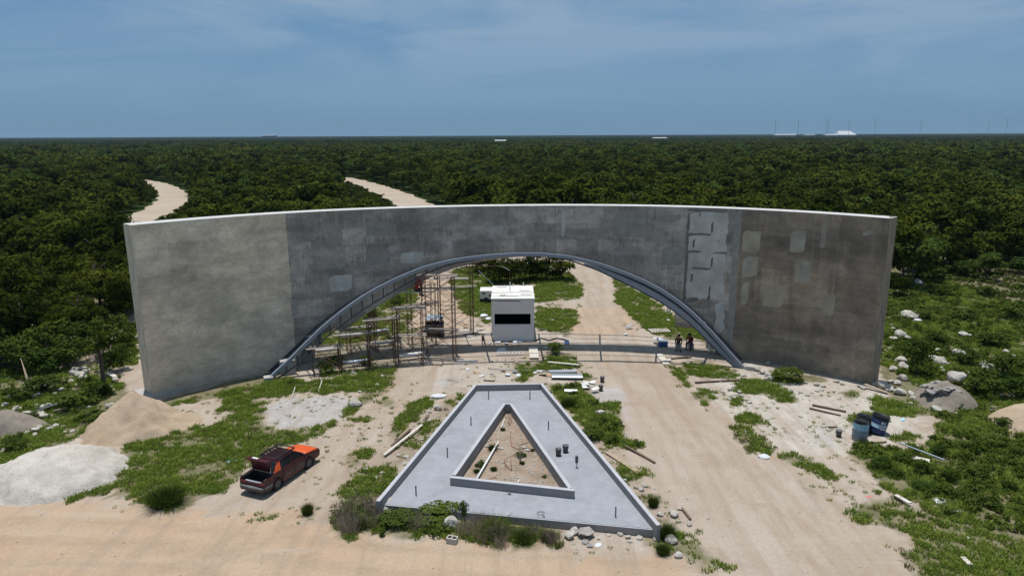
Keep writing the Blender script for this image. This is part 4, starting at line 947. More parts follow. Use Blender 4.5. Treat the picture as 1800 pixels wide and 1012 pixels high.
jx = np.concatenate([XL_ + rs.uniform(-1.6, 1.6, len(XL_)) for _ in range(5)]); jy = np.concatenate([YL_ + rs.uniform(-1.6, 1.6, len(YL_)) for _ in range(5)]); kk = road_ok(jx, jy, 0.3); jx, jy = jx[kk], jy[kk]
scatter("roadside_scrub", np.stack([jx, jy, np.full(len(jx), -0.15)], -1), rs.uniform(0, 6.28, len(jx)), rs.uniform(0.12, 0.24, len(jx)), tree_protos2, seed=22)
X, Y = jgrid(340, 950, 4.6); hn = fbm(X * 0.03, Y * 0.03, 3); SC2 = (0.55 + 0.9 * hn) * rs.uniform(0.7, 1.4, len(X)); k = forest_ok(X, Y, 6 * SC2, 2.4 * SC2); X, Y, SC2 = X[k], Y[k], SC2[k]
mid_protos = [proto("middle_tree_shape", crown_mesh("crown_middle", 500 + i, 200, 1.15, R=3.0, z1=[6.2, 5.6, 6.6, 6.0, 5.8][i], z0=1.5, nb=10, mat=MT['leaf_light'] if i == 4 else None)) for i in range(5)]
scatter("middle_forest", np.stack([X, Y, np.zeros(len(X))], -1), rs.uniform(0, 6.28, len(X)), SC2, mid_protos, seed=3)
def canopy_patch(seed, W=24.0, n=26):
    rs_ = np.random.RandomState(seed); Cs, Ns = [], []
    for k in range(n):
        c, nn = crown_points(rs_, 46, rs_.uniform(2.4, 4.2), 1.5, rs_.uniform(4.6, 7.4), 5); c[:, :2] += rs_.uniform(-W / 2, W / 2, 2); Cs.append(c); Ns.append(nn)
    return quads_mesh("canopy_patch", np.concatenate(Cs), np.concatenate(Ns), 2.1, MT['leaf'], rs_, 0.8)
X, Y = jgrid(930, 4200, 21.0); hn = fbm(X * 0.006, Y * 0.006, 3); SC3 = (0.7 + 0.6 * hn) * rs.uniform(0.85, 1.2, len(X))
scatter("distant_forest", np.stack([X, Y, np.zeros(len(X))], -1), rs.uniform(0, 6.28, len(X)), np.stack([np.ones(len(X)), np.ones(len(X)), SC3], -1), [proto("canopy_patch_shape", canopy_patch(600 + i)) for i in range(3)], seed=4)
X, Y = jgrid(4200, 9000, 62.0); SC3 = rs.uniform(0.9, 1.5, len(X))
scatter("horizon_forest", np.stack([X, Y, np.zeros(len(X))], -1), rs.uniform(0, 6.28, len(X)), np.stack([np.ones(len(X)) * 3.0, np.ones(len(X)) * 3.0, SC3 * 1.25], -1), [proto("horizon_patch_shape", canopy_patch(650))], seed=5)

# --- single trees one can tell apart
LIGHTC = [crown_mesh("crown_light", 700 + i, 2600, 0.34, R=[2.7, 2.3][i], z0=1.2, z1=[5.8, 5.0][i], nb=16, mat=MT['leaf_light']) for i in range(2)]
def tree_px(u, v, vt, cm, label, group=None, tm=0, name="tree", sx=1.0, hm=6.4, cat_light=False):
    p = gp(u, v); h = zs(p[0], p[1], vt); return add_tree(name, p[0], p[1], h / hm, cm, TRUNKS[tm], label, group, sx=sx)
tree_px(1603, 507, 400, LIGHTC[0], "light green tree just right of the wall's right end", tm=1, hm=6.2)
tree_px(1575, 520, 465, CROWN_NEAR[1], "dark bush tree hugging the wall's right edge", tm=2, sx=1.1)
tree_px(1735, 492, 440, LIGHTC[1], "pale leafy low tree at the edge of the right field", tm=3, hm=5.4, sx=1.2)
tree_px(1680, 480, 420, CROWN_NEAR[2], "dark tree between two pale trees at the right field edge", tm=1)
for i, (u, v, vt, s) in enumerate(((878, 497, 452, 1.2), (905, 496, 446, 1.0), (932, 493, 450, 1.1), (962, 492, 455, 1.15), (988, 492, 466, 1.0), (850, 478, 446, 1.2), (820, 470, 440, 1.0))):
    tree_px(u, v, min(vt, 440), (CROWN_NEAR + CROWN_MID)[i], "dark tree of the clump behind the booth", "trees behind the booth", tm=i % 4, sx=s * 1.25)
# thin sapling by the left end of the wall
p = gp(184, 690); h = zs(p[0], p[1], 588)
e = empty("sapling", (p[0], p[1], 0)); tag(e, "thin dark sapling with a bare trunk left of the wall", "tree")
mb = MB(); mb.tube([(0, 0, -0.1), (0.05, 0, h * 0.35), (-0.02, 0.05, h * 0.7), (0.04, 0, h)], [0.17, 0.13, 0.09, 0.05], 6); mb.tube([(0, 0, h * 0.5), (0.3, 0, h * 0.75)], [0.04, 0.02], 4); mb.tube([(0, 0, h * 0.6), (-0.35, 0.1, h * 0.9)], [0.04, 0.02], 4); mb.build("trunk", MT['bark'], e, True)
rs_ = np.random.RandomState(5); C, N = crown_points(rs_, 700, 0.8, h * 0.55, h + 0.8, 8); place("crown", quads_mesh("sapling_leaves", C, N, 0.22, MT['leaf'], rs_, 0.6), e)
# pale dead branches leaning in the forest edge
for i, (u0, v0, u1, v1) in enumerate(((20, 655, 50, 700), (30, 640, 52, 690), (90, 600, 115, 655))):
    a = gp(u1, v1 - 6); hh = zs(a[0] - 1.5, a[1] + 1.2, v0)
    mb = MB(); q = gp(u0, v0, max(0.5, 1.6)); mb.tube([(0, 0, 0), ((q[0] - a[0]) * 0.4, 0.5, 0.6), ((q[0] - a[0]), 0.9, 1.9)], [0.05, 0.04, 0.02], 5)
    o_ = mb.build("dead_branch", MT['wood'], None, True, loc=(a[0], a[1], 0)); tag(o_, ("pale bare branch leaning out of the forest at far left", "second pale bare branch leaning out of the left forest", "pale bare stick under the trees left of the rubble")[i], "branch", "bare branches at the forest edge")

# --- shrubs
def shrub_mesh(name, seed, n, size, mat, R=0.5, h=0.8, nb=9):
    rs_ = np.random.RandomState(seed); C, N = crown_points(rs_, n, R, 0.0, h, nb, 0.9); C[:, 2] = np.abs(C[:, 2]); return quads_mesh(name, C, N, size, mat, rs_, 0.55)
SHR = [shrub_mesh("shrub_shape", 800 + i, 900, 0.085, MT['leaf_shrub'], 0.5, [0.75, 0.9, 0.65, 0.8][i], 11) for i in range(4)]
def grassbush_mesh(name, seed, n, h, R, mat, w=0.025, lean=0.6):
    rs_ = np.random.RandomState(seed); mb_v, mb_f = [], []
    a = rs_.uniform(0, 6.28, n); r = R * np.sqrt(rs_.rand(n)) * 0.7; bx, by = r * np.cos(a), r * np.sin(a)
    L = h * rs_.uniform(0.5, 1.1, n); la = a + rs_.normal(0, 0.9, n); ln = lean * rs_.uniform(0.1, 1, n) * (0.3 + r / max(R, 1e-3)); ta = rs_.uniform(0, 6.28, n)
    V = []
    for i in range(n):
        wx, wy = w * math.cos(ta[i]) / 2, w * math.sin(ta[i]) / 2; lx, ly = math.cos(la[i]) * ln[i] * L[i], math.sin(la[i]) * ln[i] * L[i]
        V += [(bx[i] - wx, by[i] - wy, 0), (bx[i] + wx, by[i] + wy, 0), (bx[i] + lx * 0.45 + wx * 0.8, by[i] + ly * 0.45 + wy * 0.8, L[i] * 0.6), (bx[i] + lx * 0.45 - wx * 0.8, by[i] + ly * 0.45 - wy * 0.8, L[i] * 0.6), (bx[i] + lx, by[i] + ly, L[i] * (1 - 0.25 * ln[i]))]
    F = []
    for i in range(n): F += [(5 * i, 5 * i + 1, 5 * i + 2, 5 * i + 3), (5 * i + 3, 5 * i + 2, 5 * i + 4)]
    me = bpy.data.meshes.new(name); me.from_pydata(V, [], F); me.materials.append(mat); me.update(); return me
GBUSH = [grassbush_mesh("grass_bush_shape", 820 + i, 1500, 0.75, 0.34, MT['weed'], 0.012, 0.75) for i in range(3)]
SEEDB = grassbush_mesh("seed_grass_shape", 830, 90, 0.9, 0.5, MT['seed'], 0.012, 0.7)
def shrub(u, v, wpx, hpx, me, name, label, cat="shrub", group=None, stem=True):
    p = gp(u, v); dpt = (p - CAM) @ CF; k = dpt / FOC; w = wpx * k; h = hpx * k / 0.93
    e = empty(name, (p[0], p[1], -0.02), rnd.uniform(0, 6.28)); tag(e, label, cat, group); f = place("foliage", me, e); g_ = 0.85 if me in GBUSH else 1.0; f.scale = (w * g_, w * g_, h / (0.85 if me not in GBUSH else 0.95))
    if stem:
        mb = MB()
        for q in range(4): a = q * 1.6; mb.tube([(0, 0, -0.02), (math.cos(a) * w * 0.2, math.sin(a) * w * 0.2, h * 0.6)], [0.02, 0.008], 4)
        mb.build("stem", MT['bark'], e)
    return e
shrub(292, 884, 104, 34, GBUSH[0], "grass_bush", "big dark bushy grass clump in the left lawn beside the road", "shrub")
shrub(541, 903, 34, 24, GBUSH[1], "grass_bush", "round dark tuft standing alone on the sandy track", "shrub")
shrub(1148, 890, 30, 24, GBUSH[2], "grass_bush", "dark grass clump beside the right rim of the planter", "shrub")
shrub(1172, 945, 50, 30, GBUSH[0], "grass_bush", "dark clump at the front right corner of the planter", "shrub")
shrub(1165, 972, 40, 20, GBUSH[2], "grass_bush", "lower dark clump in front of the planter's right corner", "shrub")
shrub(1382, 668, 60, 26, SHR[0], "shrub", "green shrub at the foot of the wall's right wing", "shrub")
shrub(1610, 660, 54, 66, SHR[1], "shrub", "dark upright shrub among white rocks right of the wall", "shrub")
shrub(765, 908, 110, 26, SHR[2], "shrub", "leafy green bush in front of the planter's front edge", "shrub")
shrub(815, 910, 24, 34, SHR[3], "shrub", "tall leafy sprig rising over the planter's front edge", "shrub")
shrub(700, 915, 80, 22, SHR[0], "shrub", "leafy bush before the planter's front left corner", "shrub")
shrub(632, 925, 60, 24, GBUSH[1], "grass_bush", "weedy clump at the left end of the strip before the planter", "shrub")
shrub(870, 938, 90, 26, GBUSH[2], "grass_bush", "dark weedy clump behind the grey block", "shrub")
shrub(920, 950, 56, 24, GBUSH[0], "grass_bush", "round dark clump right of the block on the road edge", "shrub")
shrub(962, 948, 40, 20, GBUSH[1], "grass_bush", "small dark clump at the right end of the strip before the planter", "shrub")
shrub(975, 622, 40, 22, SHR[3], "shrub", "small bright shrub in the rubbish right of the booth", "shrub")
shrub(1045, 768, 50, 20, SHR[1], "shrub", "leafy clump outside the planter's right rim", "shrub"); shrub(1000, 714, 46, 18, GBUSH[2], "grass_bush", "thick grass outside the planter's upper right rim", "shrub")
for i, (u, v) in enumerate(((1545, 822), (1590, 812), (1575, 835), (1620, 830), (1630, 860), (1665, 845), (1690, 875), (1720, 840), (1740, 890), (1770, 860), (1790, 900), (1700, 790), (1740, 780), (1785, 800), (1765, 750), (1650, 800))):
    shrub(u, v, rnd.uniform(30, 56), rnd.uniform(14, 26), SHR[i % 4], "shrub", "low dark shrub in the weedy thicket right of the drums", "shrub", "low shrubs of the right thicket")
for i, (u, v, w, h) in enumerate(((1720, 690, 90, 44), (1760, 660, 80, 40), (1790, 700, 80, 46), (1700, 640, 60, 30), (1750, 610, 60, 28), (1640, 600, 46, 22), (1700, 560, 50, 24), (1780, 560, 60, 30), (1620, 560, 40, 20), (1660, 520, 40, 18), (1740, 520, 50, 22), (1600, 620, 40, 24))):
    shrub(u, v, w, h, SHR[i % 4], "shrub", "dark leafy shrub in the overgrown field right of the wall", "shrub", "shrubs of the right field")
for i, (u, v, w, h) in enumerate(((70, 690, 70, 30), (130, 715, 90, 34), (170, 700, 60, 30), (30, 705, 60, 26), (215, 650, 50, 40), (160, 735, 60, 22), (225, 610, 40, 40), (20, 790, 60, 22), (195, 660, 46, 46))):
    shrub(u, v, w, h, SHR[(i + 1) % 4], "shrub", "low green shrub in the rubble left of the wall", "shrub", "shrubs left of the wall")
for i, (u, v, w, h) in enumerate(((512, 674, 30, 10), (590, 640, 44, 16), (640, 640, 40, 14), (575, 655, 44, 18), (690, 600, 34, 14), (700, 540, 34, 22), (715, 500, 30, 20), (655, 560, 40, 18), (625, 590, 40, 14))):
    shrub(u, v, w, h, SHR[(i + 2) % 4], "shrub", "ragged weed clump growing under the scaffolding", "shrub", "weeds under the scaffolding")

for i, (u, v, w, h) in enumerate(((-10, 652, 90, 60), (35, 656, 80, 56), (80, 655, 70, 50), (120, 648, 70, 52), (155, 636, 60, 50), (190, 622, 60, 60), (215, 600, 60, 60), (10, 640, 90, 70), (60, 640, 90, 70), (105, 636, 80, 66), (150, 618, 70, 64), (1640, 498, 60, 30), (1690, 486, 60, 30), (1740, 482, 70, 30), (1790, 480, 70, 30))):
    shrub(u, v, w, h, SHR[i % 4], "understory_bush", "dark bush filling the foot of the forest edge, " + ("left of the wall" if u < 900 else "behind the right field"), "shrub", "bushes along the forest edge")
# --- grass and ground cover
TUFT = [proto("tuft_shape", grassbush_mesh("tuft", 840 + i, 26, [0.20, 0.15, 0.25][i], 0.22, MT['grass'], 0.034, 1.1)) for i in range(3)]
WEEDP = [proto("weed_shape", shrub_mesh("weed_clump", 850 + i, 70, 0.13, MT['weed'], 0.34, [0.34, 0.45, 0.28][i], 5)) for i in range(3)]
SEEDP = [proto("seed_shape", SEEDB)]
DRYP = [proto("dry_shape", grassbush_mesh("dry_tuft", 860, 24, 0.22, 0.22, MT['dry'], 0.03, 1.1))]
def sample_ground(n, x0, x1, y0, y1):
    X = rs.uniform(x0, x1, n); Y = rs.uniform(y0, y1, n); U, V = proj(np.stack([X, Y, np.zeros(n)], -1)); k = (U > -120) & (U < 1920) & (V < 1100); return X[k], Y[k]
def outside_planter(X, Y, grow=0.25):
    c = sum(np.array(p) for p in outer) / 4; pl = [tuple(c + (np.array(p) - c) * (1 + grow / 6)) for p in outer]; return ~inpoly(X, Y, pl)
X, Y = sample_ground(420000, -50, 50, 20, 100); g = mask_at(X, Y, GRASS, samples=1, seed=4)
dn = fbm(X * 0.8, Y * 0.8, 4); k = (rs.rand(len(X)) < np.clip(g * 1.25 * np.clip((dn - 0.30) * 4.5, 0.08, 1), 0, 1) ** 1.2 * np.clip(1.25 - Y / 130, 0.3, 1)) & outside_planter(X, Y) & wallgap(X, Y); k |= False
X, Y = X[k], Y[k]; n = len(X)
scatter("grass", np.stack([X, Y, gz(X, Y) - 0.02], -1), rs.uniform(0, 6.28, n), rs.uniform(0.6, 1.35, n) * (0.75 + 0.5 * fbm(X * 0.3, Y * 0.3, 3)), TUFT, seed=6)
SPARSE = [([(560, 760), (690, 650), (840, 650), (832, 680), (660, 885), (590, 930), (470, 930), (560, 830)], 0.10), ([(1180, 650), (1300, 690), (1560, 690), (1560, 800), (1500, 900), (1480, 860), (1350, 800), (1280, 740), (1200, 700)], 0.10), ([(950, 670), (1100, 780), (1240, 960), (1150, 950), (1000, 740)], 0.16), ([(1380, 800), (1520, 800), (1600, 900), (1700, 1012), (1600, 1012), (1480, 900)], 0.16), ([(560, 930), (1200, 950), (1280, 1000), (1000, 965), (560, 945)], 0.12), ([(240, 700), (480, 650), (700, 640), (600, 760), (430, 840), (260, 780)], 0.16), ([(840, 600), (1030, 600), (1040, 660), (840, 670)], 0.14), ([(600, 560), (860, 560), (860, 640), (600, 650)], 0.05), ([(940, 530), (1030, 530), (1000, 600), (940, 600)], 0.2), ([(1080, 500), (1200, 560), (1230, 640), (1100, 600)], 0.12), ([(0, 860), (130, 872), (480, 900), (480, 915), (0, 885)], 0.06)]
X, Y = sample_ground(150000, -50, 50, 20, 95); g = mask_at(X, Y, SPARSE, samples=1, seed=14); k = (rs.rand(len(X)) < g * 2.2 * (fbm(X * 1.3 + 40, Y * 1.3, 4) > 0.53)) & outside_planter(X, Y) & wallgap(X, Y); X, Y = X[k], Y[k]; n = len(X)
scatter("sparse_grass", np.stack([X, Y, gz(X, Y) - 0.02], -1), rs.uniform(0, 6.28, n), rs.uniform(0.25, 0.8, n), TUFT, seed=16)
WEEDS = [([(1500, 788), (1522, 780), (1560, 790), (1600, 792), (1640, 775), (1660, 745), (1700, 730), (1860, 730), (1860, 960), (1740, 930), (1680, 925), (1650, 908), (1610, 880), (1560, 865), (1540, 842), (1515, 822)], 1.0), ([(1550, 500), (1640, 470), (1860, 470), (1860, 735), (1700, 732), (1660, 742), (1640, 715), (1560, 690), (1545, 640)], 0.9),
         (GRASS[3][0], 0.5), (GRASS[4][0], 0.8), (GRASS[17][0], 0.8), (GRASS[18][0], 0.7), ([(1690, 440), (1860, 440), (1860, 480), (1640, 478)], 0.9), ([(800, 475), (1000, 478), (1010, 500), (860, 500)], 0.8), ([(265, 840), (330, 840), (340, 890), (250, 880)], 0.5)]
X, Y = sample_ground(110000, -50, 60, 20, 104); g = mask_at(X, Y, WEEDS, samples=1, seed=5); k = (rs.rand(len(X)) < g * np.clip((fbm(X * 0.55, Y * 0.55, 4) - 0.38) * 4.5, 0.03, 1) * np.clip(1.3 - Y / 110, 0.35, 1)) & outside_planter(X, Y, 0.4) & wallgap(X, Y)
X, Y = X[k], Y[k]; n = len(X); scatter("ground_weeds", np.stack([X, Y, gz(X, Y) - 0.02], -1), rs.uniform(0, 6.28, n), rs.uniform(0.4, 1.35, n), WEEDP, seed=7)
FR = [(GRASS[17][0], 1.0), ([(820, 880), (940, 905), (960, 940), (840, 930)], 1.0)]
X, Y = sample_ground(7000, -16, 12, 22, 32); g = mask_at(X, Y, FR, samples=1); k = (rs.rand(len(X)) < g * 0.13) & outside_planter(X, Y, 0.2); X, Y = X[k], Y[k]; n = len(X)
scatter("seed_grass", np.stack([X, Y, np.zeros(n)], -1), rs.uniform(0, 6.28, n), rs.uniform(0.5, 0.9, n), SEEDP, seed=8)
DRY = [([(1615, 486), (1660, 478), (1830, 474), (1830, 508), (1650, 502)], 0.75), (GRASS[0][0], 0.10), (GRASS[1][0], 0.10), (GRASS[16][0], 0.12), (GRASS[17][0], 0.12), (GRASS[18][0], 0.08), ([(1500, 850), (1860, 900), (1860, 1060), (1600, 1060)], 0.15), ([(1284, 752), (1305, 748), (1330, 765), (1362, 785), (1350, 796), (1322, 792), (1300, 772)], 0.7), ([(430, 745), (520, 760), (500, 800), (440, 800)], 0.4), ([(580, 880), (620, 880), (640, 910), (580, 920)], 0.6), ([(1480, 880), (1660, 930), (1700, 1012), (1620, 1012)], 0.3), ([(940, 540), (1010, 545), (1000, 592), (942, 578)], 0.3), ([(690, 700), (800, 700), (700, 800)], 0.3)]
X, Y = sample_ground(90000, -42, 72, 20, 92); g = mask_at(X, Y, DRY, samples=1); k = (rs.rand(len(X)) < g * 0.4) & outside_planter(X, Y); X, Y = X[k], Y[k]; n = len(X)
scatter("dry_grass", np.stack([X, Y, np.zeros(n)], -1), rs.uniform(0, 6.28, n), rs.uniform(0.6, 1.2, n), DRYP, seed=9)
# soil weeds inside the letter
for i, (u, v, w) in enumerate(((866, 790, 22), (884, 756, 12), (845, 818, 24), (838, 830, 16), (868, 826, 16), (915, 802, 24), (918, 815, 12), (936, 792, 10), (957, 838, 12))):
    p = gp(u, v, 0.16); dp = (p - CAM) @ CF / FOC; o_ = place("grass_tuft", [GBUSH[0], GBUSH[1], SHR[2]][i % 3], None, (p[0], p[1], 0.15), (0, 0, i)); o_.scale = (w * dp, w * dp, w * dp * 0.55)
    tag(o_, "scruffy weed tuft growing in the earth inside the letter's triangle", "weed", "weeds inside the letter")
# ================================================================= STONES AND RUBBLE
def rock_mesh(name, seed, mat, sub=2, squash=0.7):
    rs_ = random.Random(seed); bm = bmesh.new(); bmesh.ops.create_icosphere(bm, subdivisions=sub, radius=0.5)
    from mathutils import noise as mn
    o = Vector((seed * 3.1, seed * 1.7, 0.3)); cuts = [Vector((rs_.uniform(-1, 1), rs_.uniform(-1, 1), rs_.uniform(-0.6, 1))).normalized() for _ in range(6)]
    for v in bm.verts:
        p = v.co.copy()
        for c in cuts:
            d = p.dot(c)
            if d > 0.34: p -= c * (d - 0.34) * 0.85
        p *= 1 + 0.30 * mn.noise(p * 2.4 + o) + 0.12 * mn.noise(p * 6 + o); p.z *= squash; v.co = p
    me = bpy.data.meshes.new(name); bm.to_mesh(me); bm.free(); me.materials.append(mat); me.update(); return me
ROCK = [rock_mesh("rock_shape", 10 + i, MT['stone'], 2, [0.75, 0.6, 0.85, 0.65, 0.7][i]) for i in range(5)]
RUB = [rock_mesh("rubble_shape", 30 + i, MT['stone_grey'], 1, 0.65) for i in range(3)]
CHIP = [proto("chip_shape", rock_mesh("chip", 50 + i, MT['stone'], 1, 0.55)) for i in range(3)] + [proto("chip_grey_shape", rock_mesh("chip_grey", 60, MT['stone_grey'], 1, 0.5))]
def pxm(u, v, z=0.0):
    p = gp(u, v, z); return p, float((p - CAM) @ CF / FOC)
def rock(u, v, w, label, group=None, me=None, h=None, sx=1.0, zup=0.0):
    p, k = pxm(u, v, zup); s = w * k * 1.15; o = place("rock", me or ROCK[rnd.randrange(5)], None, (p[0], p[1], s * 0.26 + zup), (rnd.uniform(-.3, .3), rnd.uniform(-.3, .3), rnd.uniform(0, 6.28)), (s * sx, s, s * (h or 0.9)))
    tag(o, label, "rock", group); return o
rock(791, 925, 27, "big rough white boulder in the weeds behind the grey block", h=1.15)
rock(1179, 952, 20, "pale rounded rock in front of the planter's right corner")
rock(1186, 907, 15, "white rock beside the planter's right rim near the front"); rock(1192, 978, 14, "pale rock low down right of the front clump")
rock(1212, 922, 9, "small flat white stone on the track right of the planter"); rock(1000, 945, 17, "pinkish rock at the foot of the planter's front edge"); rock(1010, 936, 16, "pale rock against the planter's front edge")
rock(1030, 942, 30, "broad grey lump of concrete at the planter's front edge", me=RUB[0], h=0.5); rock(1090, 940, 9, "left white stone of the heap at the planter's front edge"); rock(1104, 945, 9, "right white stone of the heap at the planter's front edge")
rock(682, 895, 26, "long buff stone at the planter's front left corner", sx=1.4, h=0.6); rock(656, 890, 10, "small buff stone left of the planter's front left corner")
rock(1678, 668, 28, "white sack-like boulder on top of the grey spoil heap", sx=1.2, h=0.75, zup=1.0)
for u, v, w in ((1639, 633, 13), (1653, 639, 15), (1684, 627, 18), (1694, 632, 15), (1649, 619, 10), (1768, 620, 8), (1737, 651, 15), (1728, 645, 10), (1725, 653, 8), (1755, 661, 8), (1581, 592, 16), (1595, 596, 9), (1571, 599, 12), (1584, 638, 15), (1588, 647, 13), (1571, 651, 11), (1586, 668, 13), (1578, 675, 10), (1565, 673, 9), (1580, 692, 15), (1562, 686, 12), (1602, 695, 10), (1605, 701, 8), (1570, 579, 6), (1693, 592, 14), (1702, 592, 8), (1728, 638, 7), (1782, 628, 6), (1745, 725, 9), (1755, 770, 12), (1560, 740, 8), (1552, 682, 18), (1540, 678, 10), (1646, 722, 13), (1660, 715, 10), (1615, 500, 12), (1600, 560, 20)):
    rock(u, v, w * 1.25, "white limestone rock among the green weeds right of the wall", "white rocks right of the wall")
for u, v, w in ((140, 661, 16), (147, 666, 14), (128, 657, 12), (152, 655, 12), (133, 652, 12), (145, 650, 12), (110, 687, 12), (173, 688, 11), (190, 716, 11), (80, 720, 20), (71, 731, 12), (80, 735, 16), (48, 729, 14), (28, 719, 11), (62, 758, 14), (61, 766, 9), (86, 756, 9), (98, 750, 10), (70, 752, 10), (48, 762, 9), (26, 724, 10), (125, 672, 9), (34, 777, 10), (5, 794, 10), (17, 700, 10), (8, 715, 12), (110, 705, 6), (196, 712, 8), (203, 668, 10), (180, 643, 9), (196, 655, 12)):
    rock(u, v, w, "pale rock in the rubble left of the wall", "rocks left of the wall")
for u, v, w in ((1331, 651, 12), (1340, 656, 10), (1350, 661, 12), (1322, 645, 9), (1350, 640, 8), (1352, 668, 13), (1435, 677, 9), (1447, 680, 8), (1470, 672, 9), (1480, 676, 8), (1510, 680, 8), (1300, 690, 8), (1283, 686, 9), (1270, 690, 8), (1290, 700, 7), (1517, 683, 10)):
    rock(u, v, w, "pale broken stone along the foot of the wall's right wing", "stones at the right wing's foot")
for u, v, w in ((643, 826, 9), (660, 842, 9), (672, 832, 8), (700, 801, 7), (640, 770, 6), (663, 678, 7), (672, 662, 6), (633, 690, 7), (625, 713, 20), (770, 720, 14), (1027, 742, 7), (1035, 735, 6), (1055, 728, 14), (1046, 790, 7), (1098, 845, 8), (1118, 858, 9), (1128, 862, 9), (1133, 855, 8), (1180, 900, 10), (1160, 905, 10), (1210, 640, 9), (1235, 640, 8)):
    rock(u, v, w, "loose stone on the sandy ground around the planter", "loose stones around the planter")
# chips and crumbs of stone nobody would count
CH = [([(0, 640), (170, 640), (210, 690), (200, 760), (0, 790)], 1.0), ([(1240, 660), (1340, 636), (1560, 672), (1560, 700), (1300, 700), (1230, 690)], 0.5), ([(1255, 672), (1310, 678), (1330, 705), (1270, 712)], 1.0), ([(1560, 560), (1640, 620), (1790, 640), (1760, 700), (1600, 700), (1550, 690)], 0.7), ([(1560, 640), (1620, 640), (1640, 720), (1550, 700)], 1.0), ([(1565, 497), (1642, 505), (1640, 522), (1565, 518)], 1.0), ([(980, 925), (1160, 935), (1160, 955), (990, 955)], 0.6),
      ([(700, 760), (830, 670), (800, 740), (690, 860), (640, 880)], 0.5), ([(815, 845), (888, 720), (1000, 858)], 0.7), ([(1130, 850), (1150, 850), (1230, 930), (1180, 940)], 0.5), ([(860, 590), (1010, 600), (1010, 650), (840, 640)], 0.5), ([(800, 560), (866, 570), (866, 600), (800, 600)], 0.6), ([(1625, 690), (1680, 680), (1690, 730), (1640, 735)], 1.0), ([(1640, 880), (1790, 900), (1760, 940), (1650, 910)], 0.35), ([(480, 640), (640, 620), (690, 650), (560, 662)], 0.3), ([(250, 670), (470, 650), (400, 690), (260, 700)], 0.3)]
X, Y = sample_ground(110000, -50, 50, 20, 95); g = mask_at(X, Y, CH, samples=1, seed=9); base = 0.05 + 0 * g; k = rs.rand(len(X)) < np.maximum(g * 0.5 * (fbm(X, Y, 3) > 0.42), base); k &= outside_planter(X, Y, 0.1) & wallgap(X, Y)
X, Y = X[k], Y[k]; n = len(X); S3 = np.where(g[k] > 0.05, 0.06 + 0.36 * rs.rand(n) ** 3.0, 0.035 + 0.11 * rs.rand(n) ** 4.0)
scatter("stone_chips", np.stack([X, Y, gz(X, Y) + S3 * 0.1], -1), rs.uniform(0, 6.28, n), S3, CHIP, seed=10)
X, Y = rs.uniform(-6, 5, 9000), rs.uniform(26, 46, 9000); k = inpoly(X, Y, [tuple(cI + (np.array(p) - cI) * 0.93) for p in inner]); X, Y = X[k], Y[k]; X, Y = X[:520], Y[:520]; n = len(X)
scatter("planter_stones", np.stack([X, Y, np.full(n, 0.17)], -1), rs.uniform(0, 6.28, n), 0.04 + 0.16 * rs.rand(n) ** 3, CHIP, seed=12)
# broken concrete slabs on the spoil heap
p, k = pxm(1652, 684, 0.85); e = empty("rubble_heap", (p[0], p[1], 0.72)); tag(e, "jumbled grey concrete fragments on the spoil heap right of the wall", "rubble")
for i in range(26):
    o_ = place("fragment", RUB[i % 3], e, (rnd.uniform(-1.0, 1.1), rnd.uniform(-0.7, 0.9), rnd.uniform(-0.1, 0.35)), (rnd.uniform(-.6, .6), rnd.uniform(-.6, .6), rnd.uniform(0, 6.28)), tuple(rnd.uniform(0.35, 0.8) * q for q in (1.2, 1, 0.6)))

# ================================================================= SMALL THINGS ON SITE
def plank(u0, v0, u1, v1, w, t, mat, label, z0=0.06, z1=0.06, name="plank", group=None, cat="plank"):
    a = gp(u0, v0, z0); b = gp(u1, v1, z1); c = (a + b) / 2
    mb = MB(); mb.bar(a - c, b - c, w, t); o = mb.build(name, mat, None, loc=tuple(c), bevel=0.006); tag(o, label, cat, group); return o
plank(675, 799, 742, 746, 0.16, 0.05, MT['wood_pale'], "long pale plank leaning down the bank left of the planter", 0.15, 0.22)
plank(688, 783, 722, 753, 0.14, 0.05, MT['wood_dark'], "short dark plank beside the long pale one left of the planter", 0.12, 0.18); plank(700, 770, 719, 752, 0.10, 0.05, MT['wood'], "thin stick above the two planks left of the planter", 0.12, 0.2)
plank(1067, 794, 1124, 831, 0.28, 0.06, MT['wood'], "wide brown board on the ground outside the right rim"); plank(1097, 782, 1151, 813, 0.12, 0.10, MT['wood_dark'], "dark beam lying on the track right of the planter")
plank(1222, 672, 1298, 668, 0.14, 0.12, MT['wood_dark'], "dark beam lying by the grass near the arch's right foot"); plank(1428, 711, 1487, 723, 0.12, 0.08, MT['wood_dark'], "upper of two brown poles on the white sand", cat="pole"); plank(1423, 717, 1478, 730, 0.10, 0.08, MT['wood_dark'], "lower of two brown poles on the white sand", cat="pole")
plank(1520, 675, 1560, 690, 0.26, 0.06, MT['wood'], "grey brown board at the foot of the wall's right end", 0.25, 0.1); plank(1456, 750, 1472, 750, 0.1, 0.06, MT['wood_dark'], "short stick on the sand behind the small bucket")
plank(1528, 777, 1558, 775, 0.12, 0.08, MT['wood'], "short pale plank in front of the drums"); plank(1578, 777, 1660, 808, 0.09, 0.06, MT['zinc'], "long pale pipe in the weeds right of the drums", 0.25, 0.35, "pipe", None, "pipe"); plank(1602, 803, 1634, 810, 0.4, 0.05, MT['wood_pale'], "wide pale board in the thicket right of the drums", 0.3, 0.3)
plank(1574, 869, 1600, 884, 0.22, 0.05, MT['wood_pale'], "pale splintered board in the lower right weeds", 0.15, 0.15); plank(1692, 978, 1706, 992, 0.2, 0.05, MT['wood_pale'], "small grey board in the bottom right weeds", 0.15, 0.15)
